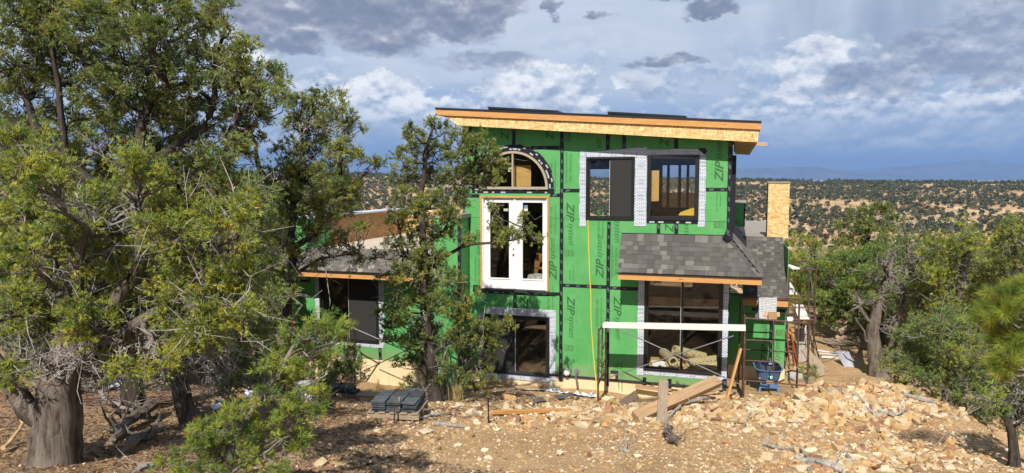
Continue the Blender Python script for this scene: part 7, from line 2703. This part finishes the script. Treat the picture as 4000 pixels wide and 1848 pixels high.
# weed by the scaffold foot
q = gl(3158, 1510)
T = Tree(91, "green_juniper")
for i in range(14):
    a = rz.uniform(0, 6.28)
    e = np.array([q.x + math.cos(a) * 0.14, q.y + math.sin(a) * 0.14, q.z + rz.uniform(0.15, 0.42)])
    T.wood.append(([np.array(q), e], [0.04 if i == 0 else 0.006, 0.003]))
    T.clump(e, 0.09, np.array(q), 4, 3, 0.05, 0.6, 0.003)
T.build("weed", "small green shrub growing at the right scaffold foot", "shrub", q, "twig", 8, 0.006)
# pallet with split firewood, lumber pile, grey sheet, rope
q = gl(3300, 1348)
pal = thing("pallet", "grey wooden pallet lying in the yard beyond the scaffold", "pallet", q, 0.25)
for i in range(3):
    MB().box(-0.75, 0.75, -0.5 + i * 0.45, -0.42 + i * 0.45, 0.0, 0.10).build("bearer", MAT["oldwood"], pal)
for i in range(6):
    MB().box(-0.75 + i * 0.26, -0.60 + i * 0.26, -0.52, 0.52, 0.105, 0.13).build("slat", MAT["oldwood"], pal)
rf2 = random.Random(6)
for i in range(12):
    px, py = 3310 + (i % 6) * 9 + rf2.uniform(-4, 4), 1262 + (i // 6) * 30 + rf2.uniform(-8, 14)
    A = q + Vector((0.15 + (i % 4) * 0.22 + rf2.uniform(-.1, .1), 0.1 + rf2.uniform(0, 0.5), 0.18 + (i // 4) * 0.17))
    d = Vector((rf2.uniform(-1, 1), rf2.uniform(-0.3, 0.3), rf2.uniform(-0.15, 0.15))).normalized() * 0.35
    o = MB().tube([-d, d * 0.2 + Vector((0, 0, 0.02)), d], [rf2.uniform(0.07, 0.1)] * 3, 6).build("firewood_log", MAT["deadwood" if i % 2 else "oldwood"])
    o.location = A
    tag(o, "%s split firewood log in the %s row of the pile on the pallet" % ("grey" if i % 2 else "brownish", ("bottom", "middle", "top")[i // 4]), "firewood", "firewood piled on the pallet")
LUMB, LOGS = [], []
for i in range(7):
    A, B = gl(3192 + i * 3, 1376 + i * 4, 0.05), gl(3286 + i * 4, 1392 + i * 2.5, 0.06)
    LUMB.append((A.x, timber("lumber", "%s length of lumber in the loose pile behind the grey sheet" % ("grey" if i % 3 else "whitish"), A, B, 0.10, 0.05, "oldwood" if i % 3 else "whiteplank", "lumber", group="lumber pile in the yard")))
rank_labels(LUMB)
rank_labels([(o.location.x, o) for o in S.objects if o.get("group") == "firewood piled on the pallet"])
q0 = gl(3300, 1436)
sheet("plastic_sheet", "grey sheet standing in the shade beside the old juniper trunk", "sheet", q0 + Vector((-0.12, 0.35, 0.42)), q0 + Vector((0.27, 0.35, 0.38)), gl(3298, 1432, 0.0), gl(3346, 1436, 0.0), "sheetgrey", 4, 4, amp=0.012, seed=9)
A, B = wpt(3150, 1325, 3.0), gl(3352, 1386, 0.3)
mid = A.lerp(B, 0.5) - Vector((0, 0, 0.08))
o = MB().tube([A - A, A.lerp(B, .25) - A - Vector((0, 0, .06)), mid - A, A.lerp(B, .75) - A - Vector((0, 0, .06)), B - A], 0.014, 5).build("rope", MAT["blackrub"])
o.location = A
tag(o, "dark rope stretched from the scaffold to the old juniper", "rope")

# ---- slate on a pallet and on the plank bench under the trees at the left
slate_me = {}
def slate_stack(label, base, rot, cols_, rows_, n, size=(0.30, 0.42), seed=1, gap=0.02):
    root = thing("slate_stack", label, "slate stack", base, rot)
    r6 = random.Random(seed)
    key = size
    if key not in slate_me:
        me = MB().box(-size[0] / 2, size[0] / 2, -size[1] / 2, size[1] / 2, 0, 0.013).mesh()
        me.materials.append(MAT["slate"])
        slate_me[key] = me
    for i in range(cols_):
        for j in range(rows_):
            hgt = n - r6.randint(0, max(1, n // 6))
            for k2 in range(hgt):
                o = link("slate", slate_me[key], root)
                o.location = ((i - (cols_ - 1) / 2) * (size[0] + gap) + r6.gauss(0, 0.010), (j - (rows_ - 1) / 2) * (size[1] + gap) + r6.gauss(0, 0.012), k2 * 0.0165)
                o.rotation_euler = (r6.gauss(0, 0.012), r6.gauss(0, 0.012), r6.gauss(0, 0.035))
    return root
q = gl(1520, 1640)
pal2 = thing("pallet", "wooden pallet under the stacked slate in front of the left wing", "pallet", q + Vector((0.1, 0.35, 0)), -0.12)
for i in range(3):
    MB().box(-0.42, 0.42, -0.33 + i * 0.29, -0.25 + i * 0.29, 0.0, 0.09).build("bearer", MAT["oldwood"], pal2)
for i in range(5):
    MB().box(-0.42 + i * 0.18, -0.31 + i * 0.18, -0.35, 0.36, 0.094, 0.115).build("slat", MAT["oldwood"], pal2)
slate_stack("three rows of stacked dark slate tiles on the pallet under the plank bench", q + Vector((0.1, 0.35, 0.118)), -0.12, 3, 2, 10, (0.225, 0.30), 3)
# bench of planks
A, B = gl(1315, 1560), gl(1690, 1580)
A.z += 0.32
B.z += 0.30
A = at_depth(1300, 1530, 15.6)
B = at_depth(1690, 1562, 15.3)
timber("plank", "long grey plank resting on blocks as a bench in front of the left wing", A, B, 0.34, 0.05, "oldwood", "plank")
d = (B - A)
for f, lab in ((0.18, "left wood block under the plank bench"), (0.86, "right wood block under the plank bench")):
    c = A + d * f
    g0 = gz(c.x, c.y)
    o = MB().box(-0.16, 0.16, -0.13, 0.13, 0, max(0.05, c.z - 0.026 - g0)).build("wood_block", MAT["oldwood"])
    o.location = (c.x, c.y, g0)
    tag(o, lab, "wood block")
c = A + d * 0.82
slate_stack("neat slate stack on the right end of the plank bench", (c.x, c.y, c.z + 0.03), -0.1, 2, 1, 14, (0.20, 0.30), 5)
c = A + d * 0.10
slate_stack("slate stack on the left end of the plank bench", (c.x, c.y, c.z + 0.03), -0.2, 2, 1, 9, (0.24, 0.30), 6)
c = A + d * 0.20
slate_stack("low slate pile next to the left stack on the bench", (c.x, c.y - 0.04, c.z + 0.03), -0.3, 1, 1, 5, (0.24, 0.26), 7)
c = gl(1275, 1545)
slate_stack("slate stack beyond the left end of the plank bench", (c.x, c.y, c.z + 0.25), 0.1, 1, 1, 16, (0.30, 0.34), 8)
o = MB().box(-0.2, 0.2, -0.2, 0.2, 0, 0.25).build("wood_block", MAT["oldwood"])
o.location = c
tag(o, "wood block under the slate beyond the left end of the bench", "wood block")
for px, yt, yb, lab, mt in ((1541, 1590, 1652, "short rusty stake in front of the slate pallet", "rust"), (1560, 1548, 1645, "taller grey stake in front of the slate pallet", "oldwood")):
    q = gl(px, yb)
    hgt = (yb - yt) / FPX * q.y
    o = MB().tube([(0, 0, -0.1), (0, 0.01, hgt)], 0.014, 6).build("stake", MAT[mt])
    o.location = q
    tag(o, lab, "stake")
# pale plastic sheets and a bucket among the trees
sheet("plastic_sheet", "pale plastic sheet lying in a sunny gap between the left trees", "sheet", gl(952, 1552, 0.12), gl(975, 1548, 0.16), gl(985, 1588, 0.05), gl(1018, 1584, 0.08), "tarp", 5, 5, amp=0.02, seed=11)
sheet("plastic_sheet", "bluish plastic scrap under the left trees", "sheet", gl(820, 1598, 0.05), gl(865, 1580, 0.12), gl(840, 1606, 0.02), gl(880, 1590, 0.06), "tarp", 5, 4, amp=0.015, seed=12)
sheet("plastic_sheet", "pale sheet far behind the shaggy trunk at the left", "sheet", gl(398, 1505, 0.2), gl(440, 1498, 0.22), gl(425, 1530, 0.05), gl(468, 1522, 0.08), "tarp", 5, 4, amp=0.02, seed=13)
q = gl(1195, 1570)
o = MB().tube([(0, 0, 0), (0, 0, 0.34)], [0.125, 0.15], 16).build("bucket", MAT["pvc"])
o.location = q
tag(o, "pale bucket behind the young piñon branches", "bucket")
bar = MB()
A, B = gl(330, 1588, 0.03), gl(680, 1572, 0.03)
for i in range(4):
    bar.tube([(0, 0, i * 0.03), ((B - A).x, (B - A).y + i * 0.12 - 0.2, (B - A).z + 0.02)], 0.012, 5)
o = bar.build("rebar_bundle", MAT["rust"])
o.location = A
o["kind"] = "stuff"
tag(o, "bundle of rusty bars lying on the orange soil behind the left trunks", "rebar")

# ---- yellow cord down the wall and over the ground
pts = [wpt(2297, 860, -0.05), wpt(2299, 940, -0.02), wpt(2303, 1060, -0.02), wpt(2308, 1150, -0.02), wpt(2309, 1250, -0.025), wpt(2316, 1360, -0.03), wpt(2322, 1430, -0.04), wpt(2330, 1500, -0.12)]
g = [gl(2334, 1552, 0.02), gl(2352, 1545, 0.025), gl(2385, 1565, 0.02), gl(2420, 1582, 0.02), gl(2455, 1562, 0.05), gl(2486, 1548, 0.05)]
cp = pts + g
def smooth(ps, n=5):
    out = []
    for i in range(len(ps) - 1):
        p0, p1, p2, p3 = ps[max(i - 1, 0)], ps[i], ps[i + 1], ps[min(i + 2, len(ps) - 1)]
        for j in range(n):
            t = j / n
            out.append(0.5 * ((2 * p1) + (p2 - p0) * t + (2 * p0 - 5 * p1 + 4 * p2 - p3) * t * t + (3 * p1 - p0 - 3 * p2 + p3) * t ** 3))
    out.append(ps[-1])
    return out
o = MB().tube([q - cp[0] for q in smooth(cp)], 0.014, 6).build("extension_cord", MAT["yellow"])
o.location = cp[0]
tag(o, "yellow extension cord hanging down the green wall and trailing on the soil", "cord")
# hose from the tap
hp_ = [wpt(2253, 1482, -0.10), wpt(2255, 1510, -0.16), wpt(2258, 1535, -0.22), gl(2254, 1560, 0.03), gl(2240, 1566, 0.02)]
o = MB().tube([q - hp_[0] for q in smooth(hp_)], 0.026, 7).build("hose", MAT["weedhose"] if "weedhose" in MAT else MAT["felt"])
o.location = hp_[0]
tag(o, "short dark hose hanging from the wall tap to the ground", "hose")
# crumpled plastic along the foundation
sheet("plastic_film", "crumpled bluish white plastic film along the foundation below the hose tap", "plastic film", wpt(2130, 1520, -0.05), wpt(2330, 1538, -0.05), gl(2130, 1532, 0.05), gl(2330, 1562, 0.06), "tarp", 22, 5, amp=0.035, seed=21)
sheet("plastic_film", "thin strip of plastic film along the foundation below the lower left window", "plastic film", wpt(1990, 1518, -0.03), wpt(2130, 1522, -0.03), gl(1990, 1524, 0.03), gl(2130, 1530, 0.04), "tarp", 14, 3, amp=0.02, seed=22)

# ---- rolls of insulation inside the big window
def paper_roll(label, A, B, r):
    A, B = Vector(A), Vector(B)
    c = (A + B) / 2
    root = thing("paper_roll", label, "roll", c)
    n = 18
    d = (B - A).normalized()
    s_ = d.cross(Vector((0, 0, 1))).normalized()
    u_ = s_.cross(d)
    vs, fs = [], []
    for k2, (P, rad) in enumerate(((A, r), (B, r), (B, r * 0.62), (A, r * 0.62))):
        for i in range(n):
            a = 2 * math.pi * i / n
            vs.append(P - c + (s_ * math.cos(a) + u_ * math.sin(a)) * rad)
    for k2 in range(4):
        for i in range(n):
            a, b = k2 * n + i, k2 * n + (i + 1) % n
            a2, b2 = ((k2 + 1) % 4) * n + i, ((k2 + 1) % 4) * n + (i + 1) % n
            fs.append((a, b, b2, a2))
    MB().add(vs, fs).build("paper", MAT["roll_print"], root)
def roll_mat():
    m, kk, b = new_mat("printed_paper_roll")
    t = kk.add("ShaderNodeTexCoord")
    br2 = kk.add("ShaderNodeTexBrick")
    kk.set(br2.inputs["Vector"], t.outputs["Object"])
    br2.inputs["Scale"].default_value = 7
    br2.inputs["Color1"].default_value = (0.58, 0.48, 0.25, 1)
    br2.inputs["Color2"].default_value = (0.52, 0.42, 0.21, 1)
    br2.inputs["Mortar"].default_value = (0.20, 0.17, 0.10, 1)
    br2.inputs["Mortar Size"].default_value = 0.03
    kk.set(b.inputs["Base Color"], br2.outputs["Color"])
    b.inputs["Roughness"].default_value = 0.75
    return m
MAT["roll_print"] = roll_mat()
def inw(px, py, w):
    return wpt(px, py, w)
paper_roll("tan paper roll lying with its open end towards the big window", inw(2630, 1412, 0.35), inw(2592, 1376, 1.4), 0.125)
paper_roll("tan paper roll lying across the back behind the big window", inw(2632, 1366, 0.9), inw(2752, 1396, 1.3), 0.125)
paper_roll("lower tan paper roll at the right behind the big window", inw(2688, 1420, 0.35), inw(2812, 1404, 0.9), 0.125)
paper_roll("foremost tan paper roll in the right-hand pane of the big window", inw(2718, 1438, 0.28), inw(2830, 1424, 0.45), 0.115)
zfl = hp(2660, 1446, 0.3)[1]
for a, b, lab in ((2545, 2600, "crumpled white paper on the floor behind the big window"), (2600, 2670, "torn brown paper lying by the rolls behind the big window")):
    sheet("paper", lab, "paper", inw(a, 1408, 0.7), inw(b, 1412, 0.7), inw(a, 1434, 0.25), inw(b, 1438, 0.25), "pvc" if a < 2590 else "roll", 5, 4, amp=0.03, seed=a)
# boards on the low floor carry the rolls
MB().box(OP_LR[0] - 0.3, OP_LR[1] + 0.1, 0.17, 1.8, 0.105, max(0.12, zfl - 0.06)).build("floor_stage", MAT["ply"], house)
# white bundle behind the french door
sheet("plastic_bag", "white plastic bundle on the floor behind the right french door pane", "plastic bag", inw(2062, 1070, 0.8), inw(2118, 1068, 0.8), inw(2058, 1090, 0.3), inw(2120, 1090, 0.3), "white", 6, 5, amp=0.03, seed=31)

# ---- lumber sticking out under the right eave, bundle on the rear parapet
for k2, (py, lab) in enumerate(((559, "upper pale board end sticking out past the right eave"), (566, "lower pale board end sticking out past the right eave"))):
    w = 2.2 + k2 * 0.5
    timber("board", lab, wpt(2925, py, w), wpt(2998, py + 2, w), 0.10, 0.035, "pine", "board")
timber("lumber", "bundle of light studs on the far parapet right of the tall block", wpt(2862, 766, 9.0), wpt(2908, 766, 9.0), 0.5, 0.09, "pine", "lumber")
sheet("plastic_film", "clear plastic film over the end of the stud bundle", "plastic film", wpt(2898, 756, 8.7), wpt(2914, 757, 8.7), wpt(2898, 776, 8.7), wpt(2915, 776, 8.7), "tarp", 4, 4, amp=0.02, seed=41)
